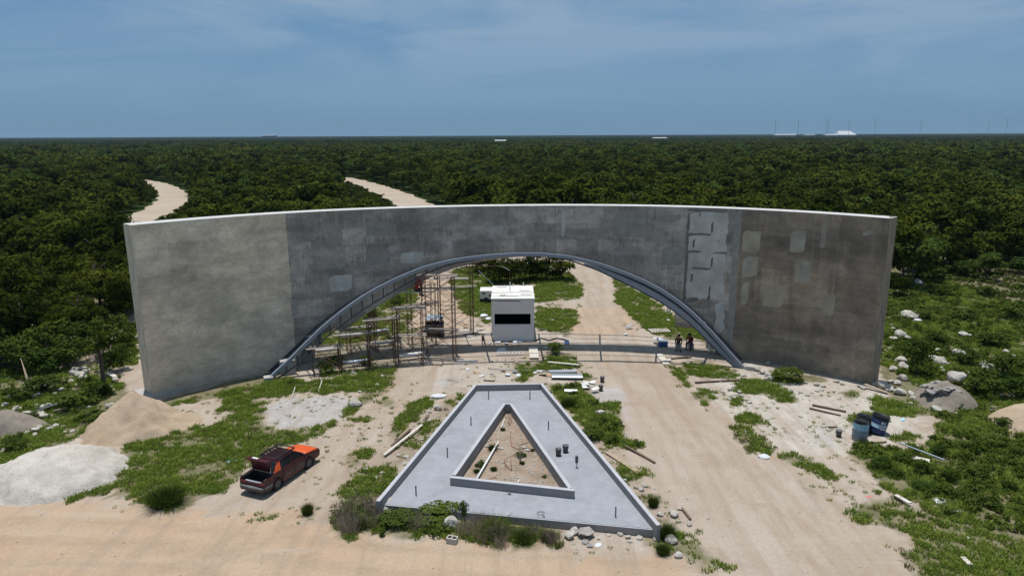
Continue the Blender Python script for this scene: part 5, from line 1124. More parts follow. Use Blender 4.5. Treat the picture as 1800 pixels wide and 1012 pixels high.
plank(1198, 892, 1214, 912, 0.10, 0.06, MT['wood_dark'], "short dark stick on the track right of the planter's corner"); plank(963, 636, 1018, 641, 0.22, 0.06, MT['wood_pale'], "long pale board in the grass behind the planter", 0.2, 0.2); plank(992, 639, 1019, 644, 0.2, 0.06, MT['wood_dark'], "dark board end below the long pale board", 0.1, 0.1)
plank(937, 610, 939, 629, 0.7, 0.08, MT['wood_pale'], "broad pale board lying in front of the booth's right corner", 0.12, 0.12); plank(1158, 622, 1172, 640, 0.5, 0.06, MT['wood_pale'], "pale board pointing at the viewer by the haul road"); plank(1168, 634, 1179, 632, 0.3, 0.05, MT['wood_pale'], "short board crossing the pale one by the haul road", 0.1, 0.1)
plank(1180, 630, 1215, 627, 0.2, 0.1, MT['wood_dark'], "dark timber at the edge of the grass by the right arch foot"); plank(1182, 640, 1210, 637, 0.16, 0.08, MT['wood'], "brown timber in front of the dark one by the right arch foot")
plank(965, 653, 1014, 652, 0.4, 0.12, MT['zinc'], "grey metal channel in the scrap behind the planter", 0.1, 0.1, "metal_channel", None, "scrap metal"); plank(860, 648, 1014, 654, 0.05, 0.05, MT['zinc'], "very long thin rod behind the planter", 0.05, 0.05, "rod", None, "rod")
plank(797, 639, 841, 637, 0.10, 0.07, MT['zinc'], "front steel profile lying under the scaffold's right end", 0.05, 0.05, "steel_profile", None, "steel profile"); plank(799, 635, 840, 634, 0.10, 0.07, MT['steel'], "rear steel profile lying under the scaffold's right end", 0.05, 0.05, "steel_profile", None, "steel profile")
plank(850, 668, 870, 669, 0.08, 0.06, MT['wood_dark'], "little dark stick in the litter behind the planter"); plank(30 + 27, 724, 100, 709, 0.08, 0.06, MT['zinc'], "thin grey pole in the rubble at the far left", 0.3, 0.9, "pole", None, "pole")
plank(94, 722, 118, 716, 0.10, 0.08, MT['wood'], "crooked brown branch in the rubble at the far left", 0.2, 0.3, "branch", None, "branch"); plank(190, 655, 203, 662, 0.3, 0.08, MT['wood_pale'], "pale plank sticking out of the rubble by the sapling", 0.3, 0.2); plank(145, 663, 157, 648, 0.18, 0.08, MT['wood_pale'], "pale post leaning on the rubble heap left of the wall", 0.4, 1.0)
plank(1100, 575, 1112, 571, 0.3, 0.06, MT['zinc'], "grey panel on the grass edge behind the arch", 0.2, 0.3); plank(560, 688, 566, 668, 0.06, 0.06, MT['wood_pale'], "thin stake leaning in the grass before the left arch foot", 0.05, 0.3, "stake", None, "stake"); plank(512, 700, 519, 680, 0.05, 0.05, MT['wood_pale'], "thin stake standing in the grass below the left arch foot", 0.05, 0.5, "stake", None, "stake")
# pale tubes lying under the scaffold
for i, (u0, v0, u1, v1) in enumerate(((548, 617, 596, 612), (603, 638, 648, 633), (600, 590, 634, 588), (652, 604, 696, 598), (702, 626, 746, 620), (650, 584, 682, 580))):
    a = gp(u0, v0, 0.35); b = gp(u1, v1, 0.35); mb = MB(); c = (a + b) / 2
    mb.tube([a - c, b - c], 0.16, 8); o_ = mb.build("roll", MT['zinc'] if i % 2 else MT['plastic_white'], None, True, loc=tuple(c)); tag(o_, ("pale pipe lying by the left arch foot", "front pale pipe under the scaffold", "rear pale pipe under the scaffold", "grey pipe under the middle of the scaffold", "grey pipe before the cart under the scaffold", "grey pipe at the back of the scaffold")[i], "pipe")
# scaffold frame lying flat in front of the booth
a = gp(872, 625); e = empty("ladder_frame", (a[0], a[1], 0.06)); tag(e, "white ladder frame lying flat in front of the booth", "ladder"); b = gp(921, 619); L = b[0] - a[0]; mb = MB()
mb.tube([(0, 0, 0), (L, 0.1, 0)], 0.03, 5); mb.tube([(0, 0.75, 0), (L, 0.85, 0)], 0.03, 5); mb.build("rail", MT['plastic_white'], e)
for i in range(8): MB().tube([(L * (i + .5) / 8, 0, 0), (L * (i + .5) / 8 + 0.1, 0.8, 0)], 0.025, 4).build("rung", MT['plastic_white'], e)
# pallet on the grass
def pallet(u, v, label):
    p, k = pxm(u, v); e = empty("pallet", (p[0], p[1], 0), 0.15); tag(e, label, "pallet")
    for i in range(7): MB().box((-0.75 + 0.25 * i, 0, 0.14), (0.14, 1.1, 0.03)).build("slat", MT['wood_pale'], e)
    for y in (-0.45, 0, 0.45): MB().box((0, y, 0.07), (1.7, 0.09, 0.11)).build("bearer", MT['wood'], e)
pallet(1159, 583, "pale slatted pallet on the grass behind the arch's right side")
# corrugated sheet
def corrugated(u, v, L, W, rz, label, mat):
    p, k = pxm(u, v); mb = MB(); vs = []; n = 28
    for i in range(n + 1):
        x = -L / 2 + L * i / n; z = 0.05 * math.sin(i * math.pi / 1.0 + 0.5) if False else 0.05 * (1 if i % 2 else -1)
        for y in (-W / 2, W / 2): vs.append((x, y, z + 0.12)); 
    mb.add(vs, [(2 * i, 2 * i + 2, 2 * i + 3, 2 * i + 1) for i in range(n)]); o = mb.build("corrugated_sheet", mat, None, True, loc=(p[0], p[1], 0.05)); o.rotation_euler = (0, 0, rz); tag(o, label, "metal sheet")
    s_ = o.modifiers.new("thick", 'SOLIDIFY'); s_.thickness = 0.012
corrugated(997, 664, 2.2, 0.9, -0.05, "pale corrugated sheet in the scrap behind the planter", MT['zinc'])
# concrete block at the road edge
def cinder(u, v, rz, label):
    p, k = pxm(u, v); mb = MB(); w, d, h = 0.42, 0.19, 0.22; t = 0.035
    for x in (-w / 2 + t / 2, 0, w / 2 - t / 2): mb.box((x, 0, h / 2), (t, d - 2 * t - 0.002, h))
    for y in (-d / 2 + t / 2, d / 2 - t / 2): mb.box((0, y, h / 2), (w, t, h - 0.002))
    o = mb.build("concrete_block", MT['block'], None, loc=(p[0], p[1], 0.0)); o.rotation_euler = (0.0, 0, rz); o.scale = (1.05, 1.5, 1.15); tag(o, label, "concrete block")
cinder(795, 953, -0.3, "grey two-holed concrete block standing on the road edge")
# buckets
def bucket(u, v, label, z=0.0, s=1.0, mat='bucket', handle=True):
    p = gp(u, v, z); e = empty("bucket", (p[0], p[1], z), rnd.uniform(0, 3)); e.scale = (s, s, s); tag(e, label, "bucket")
    mb = MB(); mb.lathe([(0.001, 0.01), (0.125, 0.01), (0.128, 0), (0.155, 0.36), (0.168, 0.36), (0.168, 0.385), (0.148, 0.385), (0.12, 0.05), (0.001, 0.05)], 18); mb.build("body", MT[mat], e, True)
    mb = MB(); mb.lathe([(0.151, 0.29), (0.164, 0.29), (0.164, 0.305), (0.151, 0.305)], 18); mb.build("rib", MT[mat], e, True)
    if handle: MB().tube([(0.165 * math.cos(a), 0.05, 0.36 + 0.17 * math.sin(a)) for a in np.linspace(0, math.pi, 9)], 0.008, 5).build("handle", MT['plastic_white'], e)
bucket(981.5, 800, "left grey bucket standing on the planter's deck", ZF); bucket(994, 794, "right grey bucket standing on the planter's deck", ZF)
bucket(1474, 767, "small grey bucket on the white sand left of the drums", 0, 1.0, handle=False); bucket(1058.5, 671, "upper grey bucket by the cement patch", 0, 1.0, handle=False); bucket(1056, 686, "lower grey bucket by the cement patch", 0, 1.0, handle=False); bucket(849, 606 - 8, "small dark bucket left of the booth", 0, 0.8, handle=False)
# drums
def drum_body(mb, R, H, mi_bands):
    prof = [(0.001, 0.02), (R, 0.02), (R, 0.0)]; mb.lathe(prof, 26, mi=mi_bands[0][1])
    z = 0
    for (z1, mi) in mi_bands:
        seg = [(R, z)]
        if z1 > H * 0.34 > z: seg += [(R, H * .33), (R * 1.03, H * .345), (R, H * .36)]
        if z1 > H * 0.66 > z: seg += [(R, H * .65), (R * 1.03, H * .665), (R, H * .68)]
        seg.append((R, z1)); mb.lathe(seg, 26, mi=mi); z = z1
    mb.lathe([(R, H), (R * 1.03, H + 0.005), (R * 1.03, H + 0.03), (R * 0.95, H + 0.03), (R * 0.94, H - 0.25), (R * 0.93, 0.04), (0.001, 0.04)], 26, mi=3)
def drum(u, v, R, H, bands, mats, label, tilt=(0, 0, 0)):
    p = gp(u, v); e = empty("drum", (p[0], p[1], 0)); e.rotation_euler = tilt; tag(e, label, "drum"); mb = MB(); drum_body(mb, R, H, bands); mb.build("body", mats, e, True); return e
DM = [MT['drum_grey'], MT['pale_blue'], MT['drum_blue'], MT['drum_black'], MT['plastic_white']]
drum(1510.5, 772, 0.40, 1.02, [(0.66, 0), (1.02, 1)], DM, "tall dusty grey blue open drum, front of the three")
drum(1516, 760, 0.38, 1.0, [(1.0, 3)], [MT['drum_black']] * 4, "blackened drum half hidden behind the grey blue one")
dd = drum(1540, 760, 0.45, 0.96, [(0.30, 2), (0.55, 1), (0.78, 2), (0.96, 3)], DM, "leaning navy drum with a pale band and lettered stickers", (0.0, 0.20, 0))
dd.location.z = 0.09
def decal(parent, R, a0, a1, z0, z1, mat, name="sticker"):
    mb = MB(); vs = []; n = 8
    for i in range(n + 1):
        a = a0 + (a1 - a0) * i / n
        for z in (z0, z1): vs.append((R * math.cos(a), R * math.sin(a), z))
    return mb.add(vs, [(2 * i, 2 * i + 2, 2 * i + 3, 2 * i + 1) for i in range(n)]).build(name, mat, parent)
def letters(txt, R, a0, z, size, parent, mat, turn=0.0):
    """flat lettering wrapped round a drum"""
    cu = bpy.data.curves.new("lettering", 'FONT'); cu.body = txt; cu.size = size; cu.align_x = 'CENTER'; cu.align_y = 'CENTER'
    to = bpy.data.objects.new("lettering_tmp", cu); COL.objects.link(to); dg = bpy.context.evaluated_depsgraph_get(); me = bpy.data.meshes.new_from_object(to.evaluated_get(dg)); bpy.data.objects.remove(to)
    c, s_ = math.cos(turn), math.sin(turn)
    for v in me.vertices:
        x, y = v.co.x * c - v.co.y * s_, v.co.x * s_ + v.co.y * c; a = a0 + x / R; v.co = (R * math.cos(a), R * math.sin(a), z + y)
    me.materials.clear(); me.materials.append(mat); return place("lettering", me, parent)
A0 = -math.pi / 2
st1 = decal(dd, 0.468, A0 - 0.35, A0 + 0.25, 0.60, 0.74, MT['bag']); st2 = decal(dd, 0.468, A0 - 0.25, A0 + 0.75, 0.26, 0.46, MT['bag'])
letters("07Z", 0.472, A0 + 0.18, 0.36, 0.19, st2, MT['black'], 0.0); letters("BO", 0.472, A0 + 0.1, 0.67, 0.12, st1, MT['drum_blue'], 0.0)
# sacks, scraps, litter
def crumple(name, u, v, wpx, hpx, mat, label, cat, z=0.0, seed=0, flat=0.35):
    p, k = pxm(u, v, z); o = place(name, rock_mesh(name + "_shape", 90 + seed, mat, 2, 0.6), None, (p[0], p[1], z + hpx * k * 0.15), (0, 0, rnd.uniform(0, 3)), (wpx * k, wpx * k * 0.7, hpx * k * 1.2)); tag(o, label, cat); return o
crumple("sack", 1342, 803, 24, 10, MT['bag'], "crumpled white sack on the haul road's right edge", "sack", seed=1)
crumple("plastic_sheet", 409, 810, 18, 4, MT['lightblue'], "light blue plastic scrap in the left lawn", "plastic scrap", seed=2)
crumple("plastic_dish", 1527, 873, 12, 3, MT['pink'], "faded red plastic lid at the sand's edge, lower right", "lid", seed=3)
crumple("bag", 1748, 887, 16, 9, MT['bag'], "pale bluish plastic bag in the right thicket", "bag", seed=4)
crumple("sack", 770, 698, 28, 12, MT['bag'], "grey white sack on the bank left of the planter's top", "sack", seed=5)
crumple("bag", 1587, 738, 12, 6, MT['lightblue'], "small bluish bag on the sand right of the drums", "bag", seed=6)
crumple("tarp", 996, 603, 16, 6, MT['blue_tarp'], "dark blue tarp scrap right of the booth in the wall's shade", "tarp", seed=7)
crumple("plastic_sheet", 1158, 597, 24, 7, MT['bag'], "white sheet draped over a box near the seated men", "sheet", z=0.35, seed=8)
crumple("plastic_sheet", 850, 555, 20, 6, MT['bag'], "white plastic sheets on the grass left of the booth", "sheet", z=0.1, seed=9); crumple("plastic_sheet", 858, 560, 16, 5, MT['bag'], "second white plastic sheet against the booth's left side", "sheet", z=0.1, seed=10)
crumple("sack", 1612, 562, 36, 8, MT['bag'], "white tarpaulin scrap in the field right of the wall", "sheet", seed=11); crumple("plastic_sheet", 65, 698, 20, 16, MT['bag'], "pale crumpled sheet in the rubble far left", "sheet", seed=12)
crumple("paper", 1053, 957, 18, 4, MT['bag'], "white paper scrap on the road before the planter", "paper", seed=13); crumple("paper", 912, 660, 14, 6, MT['bag'], "white paper litter behind the planter", "paper", seed=14)
crumple("plastic_sheet", 882, 615, 22, 5, MT['bag'], "white scrap on the earth in front of the booth", "sheet", seed=15); crumple("plastic_sheet", 1700, 945, 12, 6, MT['bag'], "white scrap in the lower right weeds", "plastic scrap", seed=16); crumple("sack", 1650, 880, 26, 8, MT['bag'], "torn pale sack in the right thicket", "sack", seed=17)
crumple("sack", 1682, 900, 18, 7, MT['bag'], "pale scrap below the torn sack in the thicket", "plastic scrap", seed=18)
for i, (u, v, w) in enumerate(((1034, 675, 20), (1040, 682, 18), (1046, 689, 14), (1030, 683, 14), (1000, 691, 16), (1010, 692, 10), (1028, 678, 12), (1042, 676, 10))):
    p, k = pxm(u, v); mb = MB(); mb.box((0, 0, 0), (w * k, 0.35, 0.03)); o_ = mb.build("foam_scrap", MT['white'], None, loc=(p[0], p[1], 0.15 + 0.05 * (i % 3))); o_.rotation_euler = (rnd.uniform(-.3, .3), rnd.uniform(-.3, .3), rnd.uniform(-.6, .6)); tag(o_, "thin white board scrap in the heap beside the cement patch", "board scrap", "white board scraps")
for i, (u, v, w, mt) in enumerate(((838, 656, 12, 'cardboard'), (846, 662, 10, 'bag'), (885, 652, 10, 'cardboard'), (893, 659, 14, 'bag'), (948, 653, 12, 'bag'), (955, 659, 16, 'cardboard'), (970, 661, 18, 'cardboard'), (940, 656, 10, 'bag'), (905, 655, 8, 'blue_tarp'), (865, 658, 8, 'bag'), (822, 650, 8, 'bag'), (875, 602, 10, 'bag'), (890, 604, 10, 'bag'), (905, 603, 12, 'bag'), (915, 601, 8, 'lightblue'), (860, 605, 8, 'bag'), (826, 592, 10, 'bag'), (835, 585, 12, 'wood_pale'), (846, 580, 14, 'wood_pale'), (855, 588, 12, 'bag'), (841, 573, 8, 'cardboard'), (819, 576, 10, 'cardboard'), (955, 580, 14, 'bag'), (985, 578, 10, 'cardboard'), (992, 572, 6, 'wood_pale'), (950, 570, 12, 'bag'), (970, 563, 8, 'bag'), (1100, 588, 10, 'bag'), (1180, 565, 16, 'bag'), (930, 600, 8, 'bag'), (960, 612, 8, 'bag'), (975, 605, 10, 'wood'))):
    p, k = pxm(u, v); mb = MB(); mb.box((0, 0, 0), (w * k, w * k * 0.6, 0.03)); o_ = mb.build("litter_scrap", MT[mt], None, loc=(p[0], p[1], 0.06)); o_.rotation_euler = (rnd.uniform(-.25, .25), rnd.uniform(-.25, .25), rnd.uniform(0, 3)); tag(o_, "flat scrap of litter on the ground around the booth", "litter", "litter around the booth")
# things lying inside the letter
def rod_px(name, pts, r, mat, label, cat, z=0.2):
    P = [gp(u, v, zz if len(q) else z) for (u, v, *q) in pts for zz in ([q[0]] if q else [z])]; c = P[0]; mb = MB(); mb.tube([p - c for p in P], r, 6); o = mb.build(name, mat, None, True, loc=tuple(c)); tag(o, label, cat); return o
rod_px("white_pipe", [(838, 841), (876, 776)], 0.055, MT['plastic_white'], "long white pipe lying inside the letter's triangle", "pipe", 0.3); rod_px("white_pipe", [(852, 783), (885, 788)], 0.035, MT['plastic_white'], "short white pipe under the long one in the triangle", "pipe", 0.22); rod_px("white_pipe", [(881, 751), (887, 736)], 0.035, MT['plastic_white'], "short white pipe near the tip of the triangle", "pipe", 0.22)
rod_px("white_pipe", [(918, 785), (925, 786)], 0.035, MT['plastic_white'], "tiny white pipe left of the green plant in the triangle", "pipe", 0.22); rod_px("white_pipe", [(924, 790), (931, 791)], 0.04, MT['plastic_white'], "stubby white pipe beside the green plant in the triangle", "pipe", 0.22); rod_px("white_pipe", [(910, 848), (913, 843)], 0.035, MT['plastic_white'], "tiny white stick near the triangle's front rim", "pipe", 0.22)
rod_px("conduit", [(897, 757, 0.7), (898, 770, 0.3), (899, 783, 0.2), (912, 790, 0.2)], 0.016, MT['conduit'], "upper orange conduit rising from the triangle's earth", "conduit"); rod_px("conduit", [(898, 806, 0.7), (899, 826, 0.2), (890, 818, 0.25), (886, 808, 0.3), (893, 803, 0.3), (906, 798, 0.2)], 0.016, MT['conduit'], "looped orange conduit in the middle of the triangle", "conduit"); rod_px("conduit", [(842, 841, 0.2), (855, 842, 0.22), (870, 838, 0.22), (874, 834, 0.22)], 0.016, MT['conduit'], "orange conduit lying along the triangle's front rim", "conduit"); rod_px("conduit", [(895, 744, 0.3), (900, 737, 0.3), (897, 733, 0.3), (892, 741, 0.25), (896, 746, 0.2)], 0.016, MT['conduit'], "orange conduit coil near the tip of the triangle", "conduit")
rod_px("stake", [(914, 816, 0.16), (914, 786, 0.75)], 0.03, MT['wood_dark'], "dark post standing in the middle of the triangle", "post"); plank(914, 781, 931, 776, 0.06, 0.06, MT['wood'], "wooden bar lying from the post to the triangle's right rim", 0.4, 0.55, "bar")
rod_px("wire_loop", [(948, 903, 0.5), (944, 902, 0.52), (945, 899, 0.52), (956, 899, 0.52), (957, 902, 0.5), (952, 903, 0.48), (958, 908, 0.4)], 0.016, MT['black_metal'], "thin black wire loop above the deck's front edge", "wire")
# shade structure frame behind the booth
e = None; a = gp(842, 508); b = gp(896, 512); c1 = zs(a[0], a[1], 467); c2 = zs(b[0], b[1], 475); e = empty("pipe_gantry", (a[0], a[1], 0)); tag(e, "thin open pipe frame standing in the grass behind the booth", "pipe frame"); dx, dy = b[0] - a[0], b[1] - a[1]
mb = MB(); mb.tube([(0, 0, 0), (-0.1, 0, c1)], 0.025, 5); mb.build("post", MT['rust'], e); MB().tube([(dx, dy, 0), (dx, dy, c2)], 0.03, 5).build("post", MT['rust'], e)
MB().tube([(-0.1, 0, c1), (dx - 0.8, dy, c1 + 0.15)], 0.03, 5).build("top_bar", MT['rust'], e); MB().tube([(dx - 0.8, dy, c1 + 0.15), (dx, dy, c2)], 0.035, 5).build("end_bar", MT['zinc'], e); MB().tube([(-0.05, 0, c1 * 0.8), (1.6, 0.6, 0.3)], 0.03, 4).build("brace", MT['zinc'], e)
# white generator box on a trailer left behind the booth
a = gp(843.5, 534); e = empty("site_generator", (a[0] + 1.0, a[1], 0)); tag(e, "white boxy generator on a dark trailer behind the booth", "generator")
k = float((a - CAM) @ CF / FOC); w = 30 * k; zb, zt = zs(a[0], a[1], 526), zs(a[0], a[1], 511); bx = MB(); bx.box((w / 2 - 1.0, 0.9, (zb + zt) / 2), (w, 1.7, zt - zb)); bx.build("housing", MT['white'], e, bevel=0.05)
MB().box((-0.6, 0.045, (zb + zt) / 2 + 0.15), (0.28, 0.02, 0.16)).build("vent", MT['dark_in'], e); MB().box((0.15, 0.045, (zb + zt) / 2 - 0.08), (0.5, 0.02, 0.18)).build("vent", MT['dark_in'], e)
MB().box((w / 2 - 1.0, 0.9, zb - 0.12), (w * 1.02, 1.5, 0.16)).build("chassis", MT['black_metal'], e)
for x in (-0.35, 0.5):
    for y in (0.1, 1.7):
        wb = MB(); wb.lathe([(0.08, -0.1), (0.30, -0.1), (0.33, -0.06), (0.33, 0.06), (0.30, 0.1), (0.08, 0.1)], 14, (x, y, 0.33), Matrix.Rotation(math.pi / 2, 3, 'X')); wb.build("wheel", MT['black'], e, True)
# steel table / barrier left of the booth
a = gp(850, 607); mbx = empty("work_trestle", (a[0], a[1], 0)); tag(mbx, "low steel trestle standing left of the booth", "trestle"); MB().tube([(-1.6, 0, 0.95), (0.75, 0, 1.0)], 0.045, 5).build("rail", MT['rust'], mbx)
for x in (-0.1, 0.6): MB().tube([(x + (0.3 if x > 0 else 0), -0.1, 0), (x, 0, 0.98)], 0.035, 5).build("leg", MT['rust'], mbx)
MB().tube([(-1.5, 0, 0.95), (-1.2, 0.2, 0)], 0.035, 5).build("leg", MT['rust'], mbx)
# black hoses right of the booth
o_ = rod_px("hose", [(941, 598, .1), (952, 594, .1), (965, 598, .1), (978, 594, .1), (990, 596, .1), (1000, 599, .1)], 0.05, MT['black'], "black hose snaking right of the booth", "hose")

# ================================================================= SCAFFOLDING
FRW, FRH = 1.25, 1.95
def frame_mesh():
    mb = MB()
    for y in (0, FRW): mb.tube([(0, y, 0), (0, y, FRH)], 0.032, 5)
    for i in range(5): mb.tube([(0, 0, 0.25 + 0.38 * i), (0, 0.32, 0.25 + 0.38 * i)], 0.02, 4); mb.tube([(0, FRW - 0.32, 0.25 + 0.38 * i), (0, FRW, 0.25 + 0.38 * i)], 0.02, 4)
    for y in (0.32, FRW - 0.32): mb.tube([(0, y, 0.1), (0, y, FRH - 0.1)], 0.022, 4)
    mb.tube([(0, 0, FRH - 0.08), (0, FRW, FRH - 0.08)], 0.028, 5); return mb.mesh("scaffold_frame_shape", MT['rust'])
FRM = frame_mesh()
def brace_mesh(w, name="brace_shape"):
    mb = MB(); mb.tube([(0, 0, 0.3), (w, 0, FRH - 0.2)], 0.018, 4); mb.tube([(0, 0.02, FRH - 0.2), (w, 0.02, 0.3)], 0.018, 4); return mb.mesh(name, MT['rust'])
def tower(u0, v0, u1, v1, vtop, label, board=True, rz=None):
    a = gp(u0, v0); b = gp(u1, v1); w = float(np.hypot(*(b - a)[:2])); ang = math.atan2(b[1] - a[1], b[0] - a[0]); h = zs(a[0], a[1], vtop)
    n = max(1, int(round(h / FRH))); sz = h / (n * FRH); e = empty("scaffold_tower", (a[0], a[1], 0.0), ang); tag(e, label, "scaffold")
    bm_ = brace_mesh(w)
    for i in range(n):
        for x in (0, w): place("frame", FRM, e, (x, 0, i * FRH * sz), sc=(1, 1, sz))
        for y in (0, FRW): place("cross_brace", bm_, e, (0, y, i * FRH * sz), sc=(1, 1, sz))
        MB().tube([(0, 0, (i + 1) * FRH * sz - 0.05), (w, 0, (i + 1) * FRH * sz - 0.05)], 0.028, 5).build("ledger", MT['rust'], e)
        MB().tube([(0, FRW, (i + 1) * FRH * sz - 0.05), (w, FRW, (i + 1) * FRH * sz - 0.05)], 0.028, 5).build("ledger", MT['rust'], e)
    for x in (0, w):
        for y in (0, FRW): MB().box((x, y, 0.02), (0.16, 0.16, 0.05)).build("base_plate", MT['rust'], e)
    return e, w, n, FRH * sz
def board_on(t, lift, y, label, x0=-0.4, x1=None, mat='board', group=None):
    e, w, n, H = t; x1 = x1 if x1 is not None else w + 0.4; z = H * lift + 0.03
    mb = MB(); mb.box((0, 0, 0), (x1 - x0, 0.20, 0.045)); o = mb.build("scaffold_plank", MT[mat], None); Rz = Matrix.Rotation(e.rotation_euler.z, 3, 'Z'); q = Rz @ Vector(((x0 + x1) / 2, y, z)); o.location = Vector(e.location) + q; o.rotation_euler = e.rotation_euler; tag(o, label, "plank", group); return o
T1 = tower(744, 629, 796, 631, 486, "tallest rusty scaffold tower, right of the dark cart")
T2 = tower(776, 592, 833, 587, 467, "rusty scaffold tower behind the wall, nearest the booth")
T3 = tower(726, 612, 768, 606, 503, "rusty scaffold tower under the men, behind the cart")
T4 = tower(700, 642, 742, 640, 545, "rusty scaffold tower left of the tallest one, front row"); T5 = tower(652, 650, 697, 645, 566, "low front scaffold tower in the middle of the row")
T6 = tower(664, 618, 704, 610, 512, "rear scaffold tower in the middle, reaching the arch"); T7 = tower(600, 655, 648, 651, 592, "short front scaffold tower near the left arch foot"); T8 = tower(618, 622, 660, 615, 540, "rear scaffold tower left of the middle one"); T9 = tower(552, 661, 598, 656, 616, "lowest scaffold bay beside the left arch foot")
GP_ = "scaffold boards"
for t, L_ in ((T1, (1, 3)), (T2, (2, 3)), (T3, (2,)), (T4, (1, 2)), (T5, (1, 2)), (T6, (1, 2, 3)), (T7, (1,)), (T8, (1, 2)), (T9, (1,))):
    for l in L_:
        if l <= t[2]: lv = "top" if l == t[2] else "lower" if l == 1 else "upper"; nm = t[0]["label"].replace("rusty ", "").split(",")[0]; board_on(t, l, 0.3, f"front plank, {lv} deck of the {nm}", group=GP_); board_on(t, l, 0.75, f"rear plank, {lv} deck of the {nm}", x0=-0.2, group=GP_)

# ================================================================= PEOPLE
def skin_chain(name, joints, edges, mat, parent, sub=2, root=0, smooth=True):
    me = bpy.data.meshes.new(name); me.from_pydata([j[0] for j in joints], edges, []); me.materials.append(mat); me.update()
    o = place(name, me, parent); md = o.modifiers.new("skin", 'SKIN'); md.use_smooth_shade = True
    lay = me.skin_vertices[0] if me.skin_vertices else None
    if lay is None:
        bm = bmesh.new(); bm.from_mesh(me); bm.verts.layers.skin.verify(); bm.to_mesh(me); bm.free(); lay = me.skin_vertices[0]
    for i, j in enumerate(joints):
        r = j[1]; lay.data[i].radius = (r, r) if not hasattr(r, '__len__') else r; lay.data[i].use_root = (i == root)
    sb = o.modifiers.new("sub", 'SUBSURF'); sb.levels = 1; sb.render_levels = sub; return o
def person(loc, rz, pose, shirt, trousers, hat, label, scale=1.0, shoes='dark_cloth'):
    """pose: dict of joint places (x forward, y left, z up), seat or feet at z = 0"""
    e = empty("person", loc, rz); e.scale = (scale,) * 3; tag(e, label, "person"); J = {k: Vector(v) for k, v in pose.items()}
    pel, che, nec, hed = J['pelvis'], J['chest'], J['neck'], J['head']
    fw = (J['look'] - hed).normalized()
    V, E = [], []
    def add(p, r): V.append((tuple(p), r)); return len(V) - 1
    def ln(a, b): E.append((a, b))
    ip = add(pel, (0.13, 0.10)); im = add((pel + che) / 2, (0.12, 0.095)); ic = add(che, (0.145, 0.105)); inn = add(nec, 0.055); ih0 = add(nec.lerp(hed, 0.45), 0.065); ih = add(hed, 0.098); it = add(hed + (hed - nec).normalized() * 0.085, 0.075)
    for a, b in ((ip, im), (im, ic), (ic, inn), (inn, ih0), (ih0, ih), (ih, it)): ln(a, b)
    ns = add(hed + fw * 0.115 - Vector((0, 0, 0.015)), 0.016); ln(ih, ns)
    for s in ('l', 'r'):
        a = add(J['sh' + s], 0.058); b_ = add(J['el' + s], 0.043); c = add(J['wr' + s], 0.030); ln(ic, a); ln(a, b_); ln(b_, c)
        d = (J['wr' + s] - J['el' + s]).normalized(); h = add(J['wr' + s] + d * 0.07, (0.038, 0.02)); ln(c, h)
        a = add(J['hi' + s], 0.088); b_ = add(J['kn' + s], 0.062); c = add(J['an' + s], 0.042); t = add(J['to' + s], (0.045, 0.03)); ln(ip, a); ln(a, b_); ln(b_, c); ln(c, t)
    skin_chain("body", V, E, MT['skin'], e, 1)
    # fingers
    for s in ('l', 'r'):
        d = (J['wr' + s] - J['el' + s]).normalized(); side = d.cross(Vector((0, 0, 1))); side = side.normalized() if side.length > 0.1 else Vector((0, 1, 0)); nrm = side.cross(d); base = J['wr' + s] + d * 0.085; mb = MB()
        for q, L_ in ((-1.5, 0.068), (-0.5, 0.08), (0.5, 0.076), (1.5, 0.06)):
            p0 = base + side * q * 0.018; p1 = p0 + d * L_ * 0.55; p2 = p1 + (d * 0.6 - nrm * 0.8).normalized() * L_ * 0.5; mb.tube([p0 - d * 0.02, p0, p1, p2], [0.009, 0.009, 0.008, 0.006], 5)
        p0 = J['wr' + s] + d * 0.03 + side * 0.03; mb.tube([p0, p0 + (d + side) * 0.03, p0 + (d * 1.3 + side * 0.6 - nrm * 0.6) * 0.045], [0.011, 0.010, 0.007], 5); mb.build("fingers", MT['skin'], e, True)
    # shirt
    V, E = [], []; ip = add(pel.lerp(che, 0.08), (0.15, 0.12)); im = add((pel + che) / 2, (0.145, 0.115)); ic = add(che, (0.165, 0.125)); ik = add(che.lerp(nec, 0.7), 0.085); ln(ip, im); ln(im, ic); ln(ic, ik)
    for s in ('l', 'r'): a = add(J['sh' + s], 0.075); b_ = add(J['sh' + s].lerp(J['el' + s], 0.85), 0.064); ln(ic, a); ln(a, b_)
    skin_chain("shirt", V, E, MT[shirt], e, 1)
    V, E = [], []; ip = add(pel, (0.155, 0.12)); iw = add(pel.lerp(che, 0.15), (0.14, 0.11)); ln(ip, iw)
    for s in ('l', 'r'): a = add(J['hi' + s], 0.105); b_ = add(J['kn' + s], 0.082); c = add(J['kn' + s].lerp(J['an' + s], 0.92), 0.062); ln(ip, a); ln(a, b_); ln(b_, c)
    skin_chain("trousers", V, E, MT[trousers], e, 1)
    mb = MB()
    for s in ('l', 'r'):
        mb.tube([J['an' + s] + Vector((0, 0, -0.0)), J['an' + s] + Vector((0, 0, -0.045)), J['to' + s].lerp(J['an' + s], 0.4) + Vector((0, 0, -0.02)), J['to' + s] + (J['to' + s] - J['an' + s]).normalized() * 0.05], [0.052, 0.058, 0.056, 0.035], 8)
    mb.build("shoes", MT[shoes], e, True)
    R = Vector((0, 0, 1)).rotation_difference((hed - nec).normalized()).to_matrix(); mb = MB()
    mb.lathe([(0.104, -0.02), (0.112, 0.03), (0.10, 0.09), (0.06, 0.125), (0.001, 0.135)], 14, tuple(hed + Vector((0, 0, 0.015)) - fw * 0.012), R)
